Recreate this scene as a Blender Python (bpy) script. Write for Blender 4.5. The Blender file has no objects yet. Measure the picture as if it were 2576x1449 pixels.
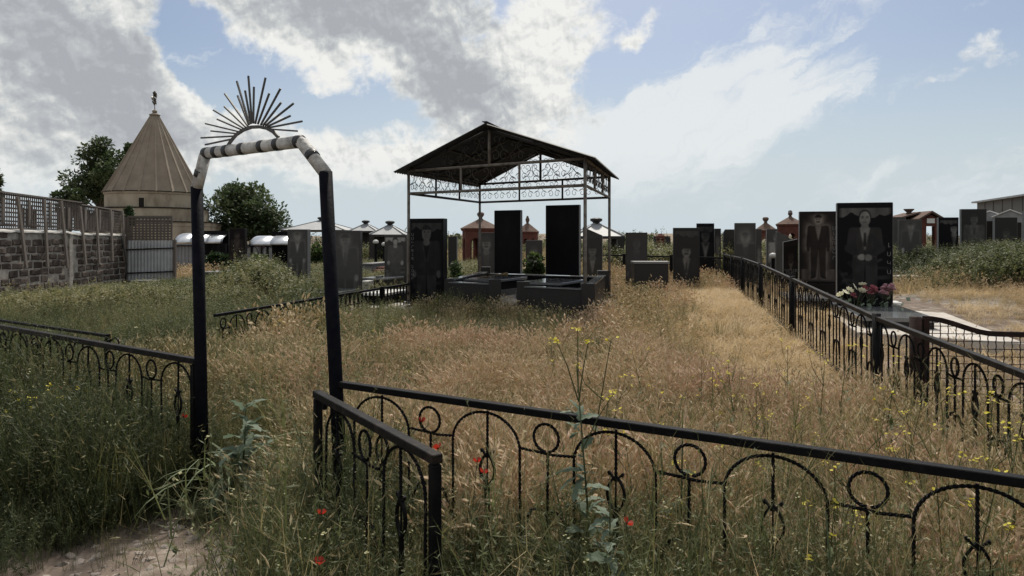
import bpy, bmesh, math, random
import numpy as np
from mathutils import Vector, Matrix, Euler

random.seed(7)
RS = np.random.RandomState(11)
S = bpy.context.scene
COL = S.collection
PI = math.pi
R = math.radians

# ------------------------------------------------------------------ camera
CAM_Z, FOC, CXP, HOR = 1.6, 1717.0, 1288.0, 598.0     # eye height, focal length and horizon in photo pixels (2576 wide)
cam_d = bpy.data.cameras.new("camera")
cam = bpy.data.objects.new("camera", cam_d)
COL.objects.link(cam)
cam.location = (0, 0, CAM_Z)
cam.rotation_euler = (R(90), 0, 0)
cam_d.sensor_width = 36
cam_d.lens = 36 * FOC / 2576
cam_d.shift_y = -(724.5 - HOR) / 2576
cam_d.clip_start = 0.05
cam_d.clip_end = 6000
S.camera = cam

# ------------------------------------------------------------------ light, sky, exposure
SUN_AZ, SUN_EL = R(8), R(55)          # azimuth from +Y towards +X
sun_d = bpy.data.lights.new("sun", 'SUN')
sun = bpy.data.objects.new("sun", sun_d)
COL.objects.link(sun)
sun_d.energy = 4.8
sun_d.angle = R(6.0)
sun_d.color = (1.0, 0.93, 0.82)
sv = Vector((math.sin(SUN_AZ) * math.cos(SUN_EL), math.cos(SUN_AZ) * math.cos(SUN_EL), math.sin(SUN_EL)))
sun.rotation_euler = sv.to_track_quat('Z', 'Y').to_euler()
sun.location = (0, 0, 30)

S.view_settings.view_transform = 'Standard'
S.view_settings.look = 'None'
S.view_settings.gamma = 1.0
S.view_settings.exposure = 0.0
S.view_settings.use_curve_mapping = False

W = bpy.data.worlds.new("World")
S.world = W
W.use_nodes = True


def px_dir(px, py):
    """azimuth and elevation of a photo pixel, scaled to photo pixels"""
    x = (px - CXP) / FOC
    z = (HOR - py) / FOC
    return math.atan(x) * FOC, math.atan(z / math.sqrt(1 + x * x)) * FOC


def build_sky():
    nt = W.node_tree
    N, L = nt.nodes, nt.links
    N.clear()

    def mk(t, **kw):
        n = N.new(t)
        for k, v in kw.items():
            setattr(n, k, v)
        return n

    def setin(sock, v):
        if isinstance(v, bpy.types.NodeSocket):
            L.new(v, sock)
        else:
            sock.default_value = v

    def m(op, a, b=None, c=None, clamp=False):
        n = mk('ShaderNodeMath', operation=op)
        n.use_clamp = clamp
        setin(n.inputs[0], a)
        if b is not None:
            setin(n.inputs[1], b)
        if c is not None:
            setin(n.inputs[2], c)
        return n.outputs[0]

    def rng(v, a, b, c=0.0, d=1.0, smooth=True):
        n = mk('ShaderNodeMapRange', interpolation_type='SMOOTHSTEP' if smooth else 'LINEAR')
        setin(n.inputs['Value'], v)
        n.inputs['From Min'].default_value = a
        n.inputs['From Max'].default_value = b
        n.inputs['To Min'].default_value = c
        n.inputs['To Max'].default_value = d
        return n.outputs[0]

    def mixc(f, a, b):
        n = mk('ShaderNodeMix', data_type='RGBA')
        setin(n.inputs[0], f)
        setin(n.inputs[6], a)
        setin(n.inputs[7], b)
        return n.outputs[2]

    def comb(x, y, z=0.0):
        n = mk('ShaderNodeCombineXYZ')
        setin(n.inputs[0], x)
        setin(n.inputs[1], y)
        setin(n.inputs[2], z)
        return n.outputs[0]

    def noise(vec, scale, detail=6.0, rough=0.55, dist=0.0):
        n = mk('ShaderNodeTexNoise')
        n.inputs['Scale'].default_value = scale
        n.inputs['Detail'].default_value = detail
        n.inputs['Roughness'].default_value = rough
        n.inputs['Distortion'].default_value = dist
        L.new(vec, n.inputs['Vector'])
        return n.outputs[0]

    sky = mk('ShaderNodeTexSky', sky_type='NISHITA')
    sky.sun_disc = False
    sky.sun_elevation = SUN_EL
    sky.sun_rotation = SUN_AZ
    sky.air_density = 1.0
    sky.dust_density = 2.0
    sky.ozone_density = 1.5
    tc = mk('ShaderNodeTexCoord')
    sep = mk('ShaderNodeSeparateXYZ')
    L.new(tc.outputs['Generated'], sep.inputs[0])
    X, Y, Z = sep.outputs
    az = m('MULTIPLY', m('ARCTAN2', X, Y), FOC)
    el = m('MULTIPLY', m('ARCSINE', Z), FOC)
    # direction on a high flat layer: clouds get smaller towards the horizon
    zz = m('ADD', m('MAXIMUM', Z, 0.0), 0.10)
    flat = comb(m('DIVIDE', X, zz), m('DIVIDE', Y, zz), 0.0)
    dirv = comb(az, el, 0.0)

    def blob(px, py, sx, sy, rot, amp, prev):
        a, e = px_dir(px, py)
        mp = mk('ShaderNodeMapping', vector_type='TEXTURE')
        mp.inputs['Location'].default_value = (a, e, 0)
        mp.inputs['Rotation'].default_value = (0, 0, R(rot))
        mp.inputs['Scale'].default_value = (sx, sy, 1)
        if prev is None:
            L.new(dirw, mp.inputs['Vector'])
        else:                                  # a vanishing share of the running sum keeps the chain in order (shader stack)
            va = mk('ShaderNodeVectorMath', operation='MULTIPLY_ADD')
            L.new(prev, va.inputs[0])
            va.inputs[1].default_value = (1e-4, 1e-4, 0)
            L.new(dirw, va.inputs[2])
            L.new(va.outputs[0], mp.inputs['Vector'])
        ln = mk('ShaderNodeVectorMath', operation='LENGTH')
        L.new(mp.outputs[0], ln.inputs[0])
        v = rng(ln.outputs['Value'], 0.0, 1.0, amp, 0.0)
        return v if prev is None else m('ADD', prev, v)

    # gentle warp so the shapes get ragged edges
    wn = mk('ShaderNodeTexNoise')
    wn.inputs['Scale'].default_value = 0.011
    wn.inputs['Detail'].default_value = 5
    wn.inputs['Roughness'].default_value = 0.6
    L.new(dirv, wn.inputs['Vector'])
    wsub = mk('ShaderNodeVectorMath', operation='SUBTRACT')
    L.new(wn.outputs['Color'], wsub.inputs[0])
    wsub.inputs[1].default_value = (0.5, 0.5, 0.5)
    wsc = mk('ShaderNodeVectorMath', operation='MULTIPLY')
    L.new(wsub.outputs[0], wsc.inputs[0])
    wsc.inputs[1].default_value = (110.0, 110.0, 0.0)
    wad = mk('ShaderNodeVectorMath', operation='ADD')
    L.new(dirv, wad.inputs[0])
    L.new(wsc.outputs[0], wad.inputs[1])
    dirw = wad.outputs[0]

    # ---- heavy cumulus field: where it is, and how thick it is
    D = None
    for b in SKY_BLOBS:
        D = blob(*b, D)
    n1 = noise(dirv, 0.0095, 10.0, 0.64, 0.35)
    n2 = noise(flat, 1.1, 8.0, 0.6, 0.0)
    fb = m('ADD', m('MULTIPLY', m('SUBTRACT', n1, 0.5), 1.5), m('MULTIPLY', m('SUBTRACT', n2, 0.5), 0.9))
    # broken cloud goes on overhead and all round
    back = m('MAXIMUM', rng(Y, 0.45, -0.2, 0.0, 0.45), rng(el, 620.0, 1000.0, 0.0, 0.55))
    dens = m('ADD', m('ADD', D, fb), back)
    alpha = rng(dens, 0.17, 0.60)
    thick = rng(dens, 0.30, 1.75, smooth=False)
    n3 = noise(dirv, 0.0105, 10.0, 0.68, 0.6)
    n4 = noise(dirv, 0.0045, 6.0, 0.55, 0.3)

    def shifted(v, dx, dy):
        n = mk('ShaderNodeVectorMath', operation='ADD')
        L.new(v, n.inputs[0])
        n.inputs[1].default_value = (dx, dy, 0)
        return n.outputs[0]
    # sides of the billows turned to the sun are brighter
    relief = m('SUBTRACT', noise(dirv, 0.0125, 8.0, 0.58, 0.2), noise(shifted(dirv, 6, 16), 0.0125, 8.0, 0.58, 0.2))
    relief2 = m('SUBTRACT', noise(dirv, 0.034, 5.0, 0.55, 0.0), noise(shifted(dirv, 3, 7), 0.034, 5.0, 0.55, 0.0))
    relief = m('ADD', m('MULTIPLY', relief, 2.0), m('MULTIPLY', relief2, 0.55))
    thick = m('ADD', thick, m('MULTIPLY', m('SUBTRACT', n3, 0.54), 1.1), clamp=True)
    core = m('MULTIPLY', D, 1e-5)
    for b in DARK_BLOBS:
        core = blob(*b, core)
    shade = m('MULTIPLY', m('ADD', thick, core, clamp=True), 1.0, clamp=True)
    shade = m('SUBTRACT', shade, m('MULTIPLY', m('SUBTRACT', n4, 0.5), 1.3))
    shade = m('SUBTRACT', shade, relief, clamp=True)
    ramp = mk('ShaderNodeValToRGB')
    cr = ramp.color_ramp
    cr.elements[0].position = 0.0
    cr.elements[0].color = (8.8, 8.8, 8.5, 1)
    cr.elements[1].position = 1.0
    cr.elements[1].color = (4.1, 4.3, 4.6, 1)
    e = cr.elements.new(0.35)
    e.color = (6.6, 6.8, 6.7, 1)
    e = cr.elements.new(0.62)
    e.color = (5.1, 5.3, 5.5, 1)
    L.new(shade, ramp.inputs[0])

    # ---- thin high streaks on the sunny side
    st = m('MULTIPLY', core, 1e-5)
    for b in WISP_BLOBS:
        st = blob(*b, st)
    mp = mk('ShaderNodeMapping', vector_type='TEXTURE')
    mp.inputs['Rotation'].default_value = (0, 0, R(24))
    mp.inputs['Scale'].default_value = (330, 95, 1)
    L.new(dirw, mp.inputs['Vector'])
    n5 = noise(mp.outputs[0], 1.6, 9.0, 0.62, 0.5)
    wisp = rng(m('ADD', st, m('MULTIPLY', m('SUBTRACT', n5, 0.5), 2.9)), 0.38, 1.35)

    # ---- clear blue, paler towards the horizon
    hs = mk('ShaderNodeHueSaturation')
    hs.inputs['Saturation'].default_value = SKY_SAT
    hs.inputs['Value'].default_value = SKY_VAL
    L.new(sky.outputs[0], hs.inputs['Color'])
    clear = hs.outputs[0]
    low = rng(el, 10.0, 470.0, 0.9, 0.0)
    c0 = mixc(low, clear, (5.9, 6.8, 7.4, 1))
    c1 = mixc(m('MULTIPLY', wisp, 0.9), c0, (8.0, 8.3, 8.4, 1))
    c2 = mixc(alpha, c1, ramp.outputs[0])
    # the air in front of low clouds
    c3 = mixc(rng(el, 0.0, 230.0, 0.75, 0.0), c2, (6.0, 6.8, 7.2, 1))
    bg = mk('ShaderNodeBackground')
    bg.inputs['Strength'].default_value = 0.10
    L.new(c3, bg.inputs['Color'])
    out = mk('ShaderNodeOutputWorld')
    L.new(bg.outputs[0], out.inputs['Surface'])


SKY_SAT, SKY_VAL = 1.02, 0.92
# (px, py, half width, half height, tilt, amount) of the masses of cloud, by direction
SKY_BLOBS = [
    (100, 20, 460, 260, 0, 0.8), (150, 230, 400, 230, -15, 0.7), (340, 170, 240, 130, -35, 0.55),
    (430, 300, 300, 120, -22, 0.65), (60, 420, 420, 170, 0, 0.55), (250, 380, 300, 110, 0, 0.4),
    (860, -20, 640, 170, 0, 0.9), (980, 110, 420, 170, -12, 0.65), (1130, 210, 270, 150, -20, 0.8),
    (760, 130, 230, 110, -25, 0.5),
    (1370, 100, 330, 200, 30, 0.75), (1330, 240, 200, 120, 30, 0.4),
    (900, 400, 620, 130, 0, 0.75), (620, 330, 260, 100, 0, 0.45), (1300, 330, 380, 120, 8, 0.6),
    (1640, 60, 110, 60, 50, 0.35), (1585, 115, 60, 55, 50, 0.45), (1640, 20, 80, 50, 30, 0.3),
    (2400, 190, 190, 42, 15, 0.62), (2480, 110, 150, 36, 20, 0.42), (545, 178, 45, 32, -40, 0.55), (495, 178, 28, 22, 0, 0.4),
    (530, 190, 200, 90, -42, -0.75), (700, 250, 170, 55, -12, -0.75), (470, 50, 130, 90, -55, -0.6),
    (880, 275, 170, 40, -8, -0.5), (330, 60, 130, 40, -35, -0.5),
    (2000, 60, 600, 360, 0, -0.45), (2300, 300, 500, 200, 0, -0.30),
]
DARK_BLOBS = [
    (120, 80, 520, 240, -15, 0.42), (120, 290, 420, 120, -5, 0.30), (800, -10, 560, 140, 0, 0.55),
    (1150, 200, 260, 170, -10, 0.55), (1080, 40, 300, 110, 0, 0.25),
    (1400, 100, 280, 200, 30, -0.6), (900, 150, 240, 70, -10, -0.35), (740, 160, 170, 60, -15, -0.40),
    (860, 400, 620, 140, 0, -0.15), (500, 250, 240, 80, -25, -0.30), (420, 170, 120, 80, -40, -0.25), (60, 430, 400, 100, 0, -0.12),
]
WISP_BLOBS = [
    (1950, 110, 560, 130, 20, 0.95), (1850, 290, 520, 170, 8, 1.0), (1560, 350, 460, 200, 0, 0.95), (2050, 230, 260, 110, 15, 0.5), (1700, 170, 220, 90, 25, 0.35),
    (1500, 480, 700, 150, 0, 0.6), (2450, 430, 460, 170, 8, 0.55), (2420, 180, 230, 60, 15, 0.40), (1600, 120, 200, 90, 40, -0.1), (2330, 300, 300, 110, 10, -0.4),
    (330, 60, 330, 140, -20, 0.45), (2350, 560, 600, 150, 0, 0.55), (1200, 420, 500, 160, 0, 0.5),
]
build_sky()

# ------------------------------------------------------------------ helpers


def ss(a, b, x):
    t = np.clip((np.asarray(x, float) - a) / (b - a), 0, 1)
    return t * t * (3 - 2 * t)


def hgt(x, y):
    x = np.asarray(x, float)
    y = np.asarray(y, float)
    h = 0.33 * ss(4.0, 14.5, y) * ss(-12.5, -5.0, x)
    h = h + 0.45 * np.exp(-((x - 13.5) / 4.0) ** 2 - ((y - 18.0) / 4.5) ** 2)
    h = h + 0.018 * np.sin(x * 1.7 + 0.6 * y) * np.cos(y * 1.3 - 0.4 * x)
    return h


def hz(x, y):
    return float(hgt(x, y))


def wx(px, d):
    return (px - CXP) / FOC * d


def wz(py, d):
    return CAM_Z + (HOR - py) / FOC * d


def on_line(px, p0, dr):
    """distance along the line p0 + s*dr where it crosses the direction of photo column px"""
    k = (px - CXP) / FOC
    return (k * p0[1] - p0[0]) / (dr[0] - k * dr[1])


class MB:
    def __init__(self):
        self.v, self.f, self.m = [], [], []

    def add(self, vs, fs, mi=0):
        o = len(self.v)
        self.v.extend([tuple(p) for p in vs])
        self.f.extend([tuple(i + o for i in f) for f in fs])
        self.m.extend([mi] * len(fs))
        return self

    def box(self, x0, x1, y0, y1, z0, z1, mi=0, M=None):
        vs = [(x0, y0, z0), (x1, y0, z0), (x1, y1, z0), (x0, y1, z0), (x0, y0, z1), (x1, y0, z1), (x1, y1, z1), (x0, y1, z1)]
        if M is not None:
            vs = [M @ Vector(p) for p in vs]
        return self.add(vs, [(0, 3, 2, 1), (4, 5, 6, 7), (0, 1, 5, 4), (1, 2, 6, 5), (2, 3, 7, 6), (3, 0, 4, 7)], mi)

    def bar(self, a, b, w, t=None, up=(0, 0, 1), mi=0):
        """square bar from a to b, w across and t high"""
        t = w if t is None else t
        a, b = Vector(a), Vector(b)
        d = (b - a)
        ln = d.length
        d.normalize()
        u = Vector(up)
        if abs(d.dot(u)) > 0.98:
            u = Vector((0, 1, 0))
        sx = d.cross(u).normalized()
        sz = sx.cross(d).normalized()
        vs = []
        for p in (a, b):
            for cx, cz in ((-1, -1), (1, -1), (1, 1), (-1, 1)):
                vs.append(p + sx * cx * w / 2 + sz * cz * t / 2)
        return self.add(vs, [(0, 1, 2, 3), (7, 6, 5, 4), (0, 4, 5, 1), (1, 5, 6, 2), (2, 6, 7, 3), (3, 7, 4, 0)], mi)

    def tube(self, pts, r, n=8, mi=0, cap=True, closed=False):
        pts = [Vector(p) for p in pts]
        k = len(pts)
        rs = r if isinstance(r, (list, tuple)) else [r] * k
        rings = []
        prev = None
        for i, p in enumerate(pts):
            if closed:
                d = pts[(i + 1) % k] - pts[i - 1]
            else:
                d = pts[min(i + 1, k - 1)] - pts[max(i - 1, 0)]
            d.normalize()
            if prev is None:
                u = Vector((0, 0, 1)) if abs(d.z) < 0.9 else Vector((1, 0, 0))
                prev = d.cross(u).normalized()
            s = (prev - d * prev.dot(d))
            s.normalize()
            prev = s
            t = d.cross(s)
            rings.append([p + (s * math.cos(2 * PI * j / n) + t * math.sin(2 * PI * j / n)) * rs[i] for j in range(n)])
        vs = [q for rg in rings for q in rg]
        fs = []
        for i in range(k if closed else k - 1):
            for j in range(n):
                a, b = i * n + j, i * n + (j + 1) % n
                c, e = ((i + 1) % k) * n + (j + 1) % n, ((i + 1) % k) * n + j
                fs.append((a, b, c, e))
        if cap and not closed:
            fs.append(tuple(range(n))[::-1])
            fs.append(tuple((k - 1) * n + j for j in range(n)))
        return self.add(vs, fs, mi)

    def twist(self, pts, a, rate=55.0, a2=None, mi=0, step=0.012):
        """square bar swept along a curve in the local XZ plane, twisting rate radians a metre"""
        P = [Vector(p) for p in pts]
        Q = [P[0]]
        for i in range(len(P) - 1):
            d = (P[i + 1] - P[i])
            n = max(1, int(math.ceil(d.length / step))) if rate else 1
            for j in range(1, n + 1):
                Q.append(P[i] + d * j / n)
        yv = Vector((0, 1, 0))
        s = 0.0
        vs = []
        k = len(Q)
        a2 = a if a2 is None else a2
        for i, p in enumerate(Q):
            d = Q[min(i + 1, k - 1)] - Q[max(i - 1, 0)]
            d.normalize()
            nv = d.cross(yv).normalized()
            if i:
                s += (Q[i] - Q[i - 1]).length
            th = s * rate
            for q in range(4):
                an = th + PI / 4 + q * PI / 2
                vs.append(p + nv * (math.cos(an) * a) + yv * (math.sin(an) * a2))
        fs = []
        for i in range(k - 1):
            for j in range(4):
                fs.append((i * 4 + j, i * 4 + (j + 1) % 4, i * 4 + 4 + (j + 1) % 4, i * 4 + 4 + j))
        fs += [(3, 2, 1, 0), tuple((k - 1) * 4 + j for j in range(4))]
        return self.add(vs, fs, mi)

    def lathe(self, prof, n=24, cx=0, cy=0, mi=0, flute=None):
        vs, fs = [], []
        for (r, z) in prof:
            for j in range(n):
                a = 2 * PI * j / n
                rr = r
                vs.append((cx + rr * math.cos(a), cy + rr * math.sin(a), z))
        k = len(prof)
        for i in range(k - 1):
            for j in range(n):
                fs.append((i * n + j, i * n + (j + 1) % n, (i + 1) * n + (j + 1) % n, (i + 1) * n + j))
        fs.append(tuple(range(n))[::-1])
        fs.append(tuple((k - 1) * n + j for j in range(n)))
        return self.add(vs, fs, mi)

    def prism(self, outline, y0, y1, mi=0, M=None):
        """outline in XZ (counter-clockwise seen from -Y), extruded from y0 to y1"""
        n = len(outline)
        vs = [(x, y0, z) for x, z in outline] + [(x, y1, z) for x, z in outline]
        if M is not None:
            vs = [M @ Vector(p) for p in vs]
        fs = [tuple(range(n)), tuple(range(2 * n - 1, n - 1, -1))]
        for i in range(n):
            j = (i + 1) % n
            fs.append((j, i, i + n, j + n))
        return self.add(vs, fs, mi)

    def poly(self, outline, z0, z1, mi=0):
        """outline in XY (counter-clockwise), from z0 up to z1"""
        n = len(outline)
        vs = [(x, y, z0) for x, y in outline] + [(x, y, z1) for x, y in outline]
        fs = [tuple(range(n))[::-1], tuple(range(n, 2 * n))]
        for i in range(n):
            j = (i + 1) % n
            fs.append((i, j, j + n, i + n))
        return self.add(vs, fs, mi)

    def mesh(self, name, mats, smooth=False):
        me = bpy.data.meshes.new(name)
        me.from_pydata(self.v, [], self.f)
        for mt in (mats if isinstance(mats, (list, tuple)) else [mats]):
            me.materials.append(mt)
        if any(self.m):
            me.polygons.foreach_set('material_index', self.m)
        if smooth:
            me.polygons.foreach_set('use_smooth', [True] * len(me.polygons))
        me.update()
        return me


def link(name, me, parent=None, loc=None, rot=None):
    o = bpy.data.objects.new(name, me)
    COL.objects.link(o)
    if parent is not None:
        o.parent = parent
    if loc is not None:
        o.location = loc
    if rot is not None:
        o.rotation_euler = rot
    return o


def part(name, mb, mat, parent, smooth=False, loc=None, rot=None, bevel=0.0, label=None, kind=None):
    o = link(name, mb.mesh(name, mat, smooth), parent, loc, rot)
    if bevel:
        bv = o.modifiers.new("bevel", 'BEVEL')
        bv.width = bevel
        bv.segments = 1
        bv.limit_method = 'ANGLE'
    if label:
        o['label'] = label
    if kind:
        o['kind'] = kind
    return o


def tag(o, label, cat, group=None):
    o['label'] = label
    o['category'] = cat
    if group:
        o['group'] = group
    return o


def thing(name, label, cat, loc=(0, 0, 0), rz=0.0, group=None):
    o = bpy.data.objects.new(name, None)
    o.empty_display_size = 0.2
    COL.objects.link(o)
    o.location = loc
    o.rotation_euler = (0, 0, rz)
    return tag(o, label, cat, group)


def copy_tree(o, parent=None):
    c = o.copy()
    COL.objects.link(c)
    c.parent = parent
    for ch in list(o.children):
        copy_tree(ch, c)
    return c


# ------------------------------------------------------------------ materials
MAT = {}


def mat(name, col, rough=0.7, metal=0.0, col2=None, nscale=8.0, bump=0.0, bscale=40.0, spec=0.5, mixf=(0.35, 0.65), rnd=0.0, detail=5.0,
        col3=None, n3scale=1.0, coord='Object', stretch=None):
    m_ = bpy.data.materials.new(name)
    m_.use_nodes = True
    nt = m_.node_tree
    N, L = nt.nodes, nt.links
    b = N['Principled BSDF']
    b.inputs['Roughness'].default_value = rough
    b.inputs['Metallic'].default_value = metal
    b.inputs['Specular IOR Level'].default_value = spec
    tc = N.new('ShaderNodeTexCoord')
    vec = tc.outputs[coord]
    if stretch:
        mp = N.new('ShaderNodeMapping')
        mp.inputs['Scale'].default_value = stretch
        L.new(vec, mp.inputs['Vector'])
        vec = mp.outputs[0]
    out = None
    if col2 is not None:
        nz = N.new('ShaderNodeTexNoise')
        nz.inputs['Scale'].default_value = nscale
        nz.inputs['Detail'].default_value = detail
        nz.inputs['Roughness'].default_value = 0.6
        L.new(vec, nz.inputs['Vector'])
        mr = N.new('ShaderNodeMapRange')
        mr.inputs['From Min'].default_value = mixf[0]
        mr.inputs['From Max'].default_value = mixf[1]
        L.new(nz.outputs[0], mr.inputs['Value'])
        mx = N.new('ShaderNodeMix')
        mx.data_type = 'RGBA'
        L.new(mr.outputs[0], mx.inputs[0])
        mx.inputs[6].default_value = (*col, 1)
        mx.inputs[7].default_value = (*col2, 1)
        out = mx.outputs[2]
        if col3 is not None:
            nz3 = N.new('ShaderNodeTexNoise')
            nz3.inputs['Scale'].default_value = n3scale
            nz3.inputs['Detail'].default_value = 6
            nz3.inputs['Roughness'].default_value = 0.65
            L.new(vec, nz3.inputs['Vector'])
            m3 = N.new('ShaderNodeMapRange')
            m3.inputs['From Min'].default_value = 0.5
            m3.inputs['From Max'].default_value = 0.68
            L.new(nz3.outputs[0], m3.inputs['Value'])
            mx3 = N.new('ShaderNodeMix')
            mx3.data_type = 'RGBA'
            L.new(m3.outputs[0], mx3.inputs[0])
            L.new(out, mx3.inputs[6])
            mx3.inputs[7].default_value = (*col3, 1)
            out = mx3.outputs[2]
    if rnd:
        oi = N.new('ShaderNodeObjectInfo')
        mr2 = N.new('ShaderNodeMapRange')
        mr2.inputs['To Min'].default_value = 1 - rnd
        mr2.inputs['To Max'].default_value = 1 + rnd
        L.new(oi.outputs['Random'], mr2.inputs['Value'])
        vm = N.new('ShaderNodeVectorMath')
        vm.operation = 'SCALE'
        if out is None:
            vm.inputs[0].default_value = col
        else:
            L.new(out, vm.inputs[0])
        L.new(mr2.outputs[0], vm.inputs['Scale'])
        out = vm.outputs[0]
    if out is None:
        b.inputs['Base Color'].default_value = (*col, 1)
    else:
        L.new(out, b.inputs['Base Color'])
    if bump:
        nb = N.new('ShaderNodeTexNoise')
        nb.inputs['Scale'].default_value = bscale
        nb.inputs['Detail'].default_value = 6
        nb.inputs['Roughness'].default_value = 0.6
        L.new(vec, nb.inputs['Vector'])
        bp = N.new('ShaderNodeBump')
        bp.inputs['Strength'].default_value = bump
        bp.inputs['Distance'].default_value = 0.02
        L.new(nb.outputs[0], bp.inputs['Height'])
        L.new(bp.outputs[0], b.inputs['Normal'])
    MAT[name] = m_
    return m_


mat('iron', (0.005, 0.005, 0.006), 0.5, 0.0, (0.013, 0.011, 0.011), 14, 0.2, 120, 0.07, (0.5, 0.75))
mat('iron_worn', (0.008, 0.007, 0.0065), 0.5, 0.0, (0.050, 0.036, 0.030), 9, 0.25, 90, 0.10, (0.5, 0.85))
mat('iron_rust', (0.030, 0.014, 0.011), 0.75, 0.0, (0.009, 0.007, 0.006), 11, 0.4, 90, 0.15)
mat('post_black', (0.004, 0.0045, 0.0075), 0.6, 0.0, (0.008, 0.008, 0.011), 20, 0.15, 60, 0.03)
mat('post_white', (0.48, 0.475, 0.46), 0.6, 0.0, (0.20, 0.195, 0.19), 18, 0.3, 70, 0.3, (0.42, 0.7))
mat('band_black', (0.010, 0.011, 0.014), 0.5, 0.0, (0.02, 0.02, 0.022), 20)
mat('sun_metal', (0.030, 0.029, 0.028), 0.6, 0.0, (0.065, 0.06, 0.055), 20, 0.2, 80)
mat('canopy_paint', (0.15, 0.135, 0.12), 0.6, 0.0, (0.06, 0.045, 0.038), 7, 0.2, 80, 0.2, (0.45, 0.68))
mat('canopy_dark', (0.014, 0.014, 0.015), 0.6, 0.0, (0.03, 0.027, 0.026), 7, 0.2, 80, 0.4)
mat('roof_sheet', (0.026, 0.027, 0.030), 0.6, 0.0, (0.015, 0.016, 0.018), 3, 0.0, 10, 0.3)
mat('scroll_iron', (0.04, 0.036, 0.033), 0.6, 0.0, (0.075, 0.068, 0.06), 12, 0, 1, 0.2)
mat('granite_black', (0.004, 0.004, 0.0055), 0.28, 0.0, (0.007, 0.0065, 0.008), 60, 0, 1, 0.07)
mat('granite_brown', (0.010, 0.008, 0.008), 0.3, 0.0, (0.016, 0.013, 0.012), 60, 0, 1, 0.1)
mat('granite_grey', (0.045, 0.043, 0.041), 0.5, 0.0, (0.062, 0.060, 0.057), 80, 0.05, 90, 0.2, (0.3, 0.7), 0, 5, (0.036, 0.034, 0.030), 2.5)
mat('granite_dark', (0.020, 0.019, 0.019), 0.4, 0.0, (0.031, 0.029, 0.028), 80, 0.03, 90, 0.15)
mat('granite_side', (0.16, 0.16, 0.16), 0.55, 0.0, (0.11, 0.11, 0.11), 40, 0.1, 60)
mat('basalt', (0.065, 0.065, 0.067), 0.6, 0.0, (0.12, 0.12, 0.12), 25, 0.15, 60)
mat('polished', (0.11, 0.115, 0.122), 0.10, 0.0, (0.15, 0.155, 0.162), 60, 0, 1, 0.8)
mat('marble', (0.62, 0.62, 0.60), 0.35, 0.0, (0.52, 0.52, 0.50), 10)
mat('concrete', (0.42, 0.39, 0.355), 0.85, 0.0, (0.30, 0.275, 0.25), 3.0, 0.3, 30, 0.3, (0.35, 0.7), 0, 6, (0.46, 0.43, 0.40), 1.2)
mat('tuff_red', (0.115, 0.042, 0.032), 0.9, 0.0, (0.08, 0.031, 0.025), 6, 0.4, 25, 0.2)
mat('tuff_roof', (0.12, 0.078, 0.062), 0.9, 0.0, (0.08, 0.054, 0.045), 5, 0.4, 25, 0.2)
mat('shrine_stone', (0.38, 0.33, 0.255), 0.9, 0.0, (0.28, 0.24, 0.185), 1.2, 0.3, 8, 0.2, (0.3, 0.7), 0, 7, (0.17, 0.135, 0.10), 0.5, stretch=(1, 1, 0.45))
mat('shrine_roof', (0.27, 0.23, 0.185), 0.9, 0.0, (0.175, 0.148, 0.12), 1.2, 0.3, 6, 0.2, (0.3, 0.7), 0, 7, (0.21, 0.168, 0.13), 0.7)
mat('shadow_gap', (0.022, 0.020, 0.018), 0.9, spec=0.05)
mat('block_tuff', (0.085, 0.068, 0.058), 0.95, 0.0, (0.052, 0.043, 0.039), 9, 0.6, 28, 0.15, (0.3, 0.7), 0.42)
mat('mortar', (0.34, 0.32, 0.295), 0.95, 0.0, (0.19, 0.175, 0.16), 6, 0.6, 30, 0.15)
mat('capping', (0.50, 0.49, 0.47), 0.9, 0.0, (0.34, 0.33, 0.31), 4, 0.3, 20, 0.2)
mat('grey_wood', (0.20, 0.175, 0.155), 0.85, 0.0, (0.13, 0.112, 0.10), 12, 0.3, 40, 0.2, (0.3, 0.7), 0.12, stretch=(8, 8, 0.6))
mat('dark_wood', (0.14, 0.118, 0.105), 0.9, 0.0, (0.085, 0.072, 0.066), 14, 0.3, 40, 0.2, (0.3, 0.7), 0.1, stretch=(6, 6, 0.6))
mat('zinc', (0.40, 0.41, 0.425), 0.5, 0.15, (0.29, 0.30, 0.32), 3, 0.0, 10, 0.5, (0.3, 0.7), 0, 5, (0.24, 0.24, 0.25), 1.0)
mat('zinc_dull', (0.22, 0.225, 0.235), 0.65, 0.1, (0.16, 0.165, 0.17), 2.5)
mat('bright_metal', (0.60, 0.62, 0.66), 0.32, 0.75, (0.52, 0.54, 0.58), 4)
mat('grey_roof', (0.26, 0.27, 0.285), 0.6, 0.1, (0.20, 0.21, 0.22), 2.0)
mat('white_roof', (0.62, 0.62, 0.62), 0.6, 0.0, (0.52, 0.52, 0.52), 2.0)
mat('hall_wall', (0.15, 0.145, 0.135), 0.9, 0.0, (0.12, 0.115, 0.108), 0.5)
mat('white_paint', (0.45, 0.45, 0.44), 0.6)
mat('etch', (0.105, 0.105, 0.105), 0.7)
mat('gold_etch', (0.12, 0.10, 0.085), 0.7)
mat('bark', (0.06, 0.048, 0.038), 0.95, 0.0, (0.10, 0.085, 0.07), 8, 0.6, 20, 0.1)
mat('cable', (0.012, 0.012, 0.013), 0.6)
mat('shrine_finial', (0.055, 0.048, 0.035), 0.5, 0.5, (0.10, 0.085, 0.05), 6)


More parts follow.
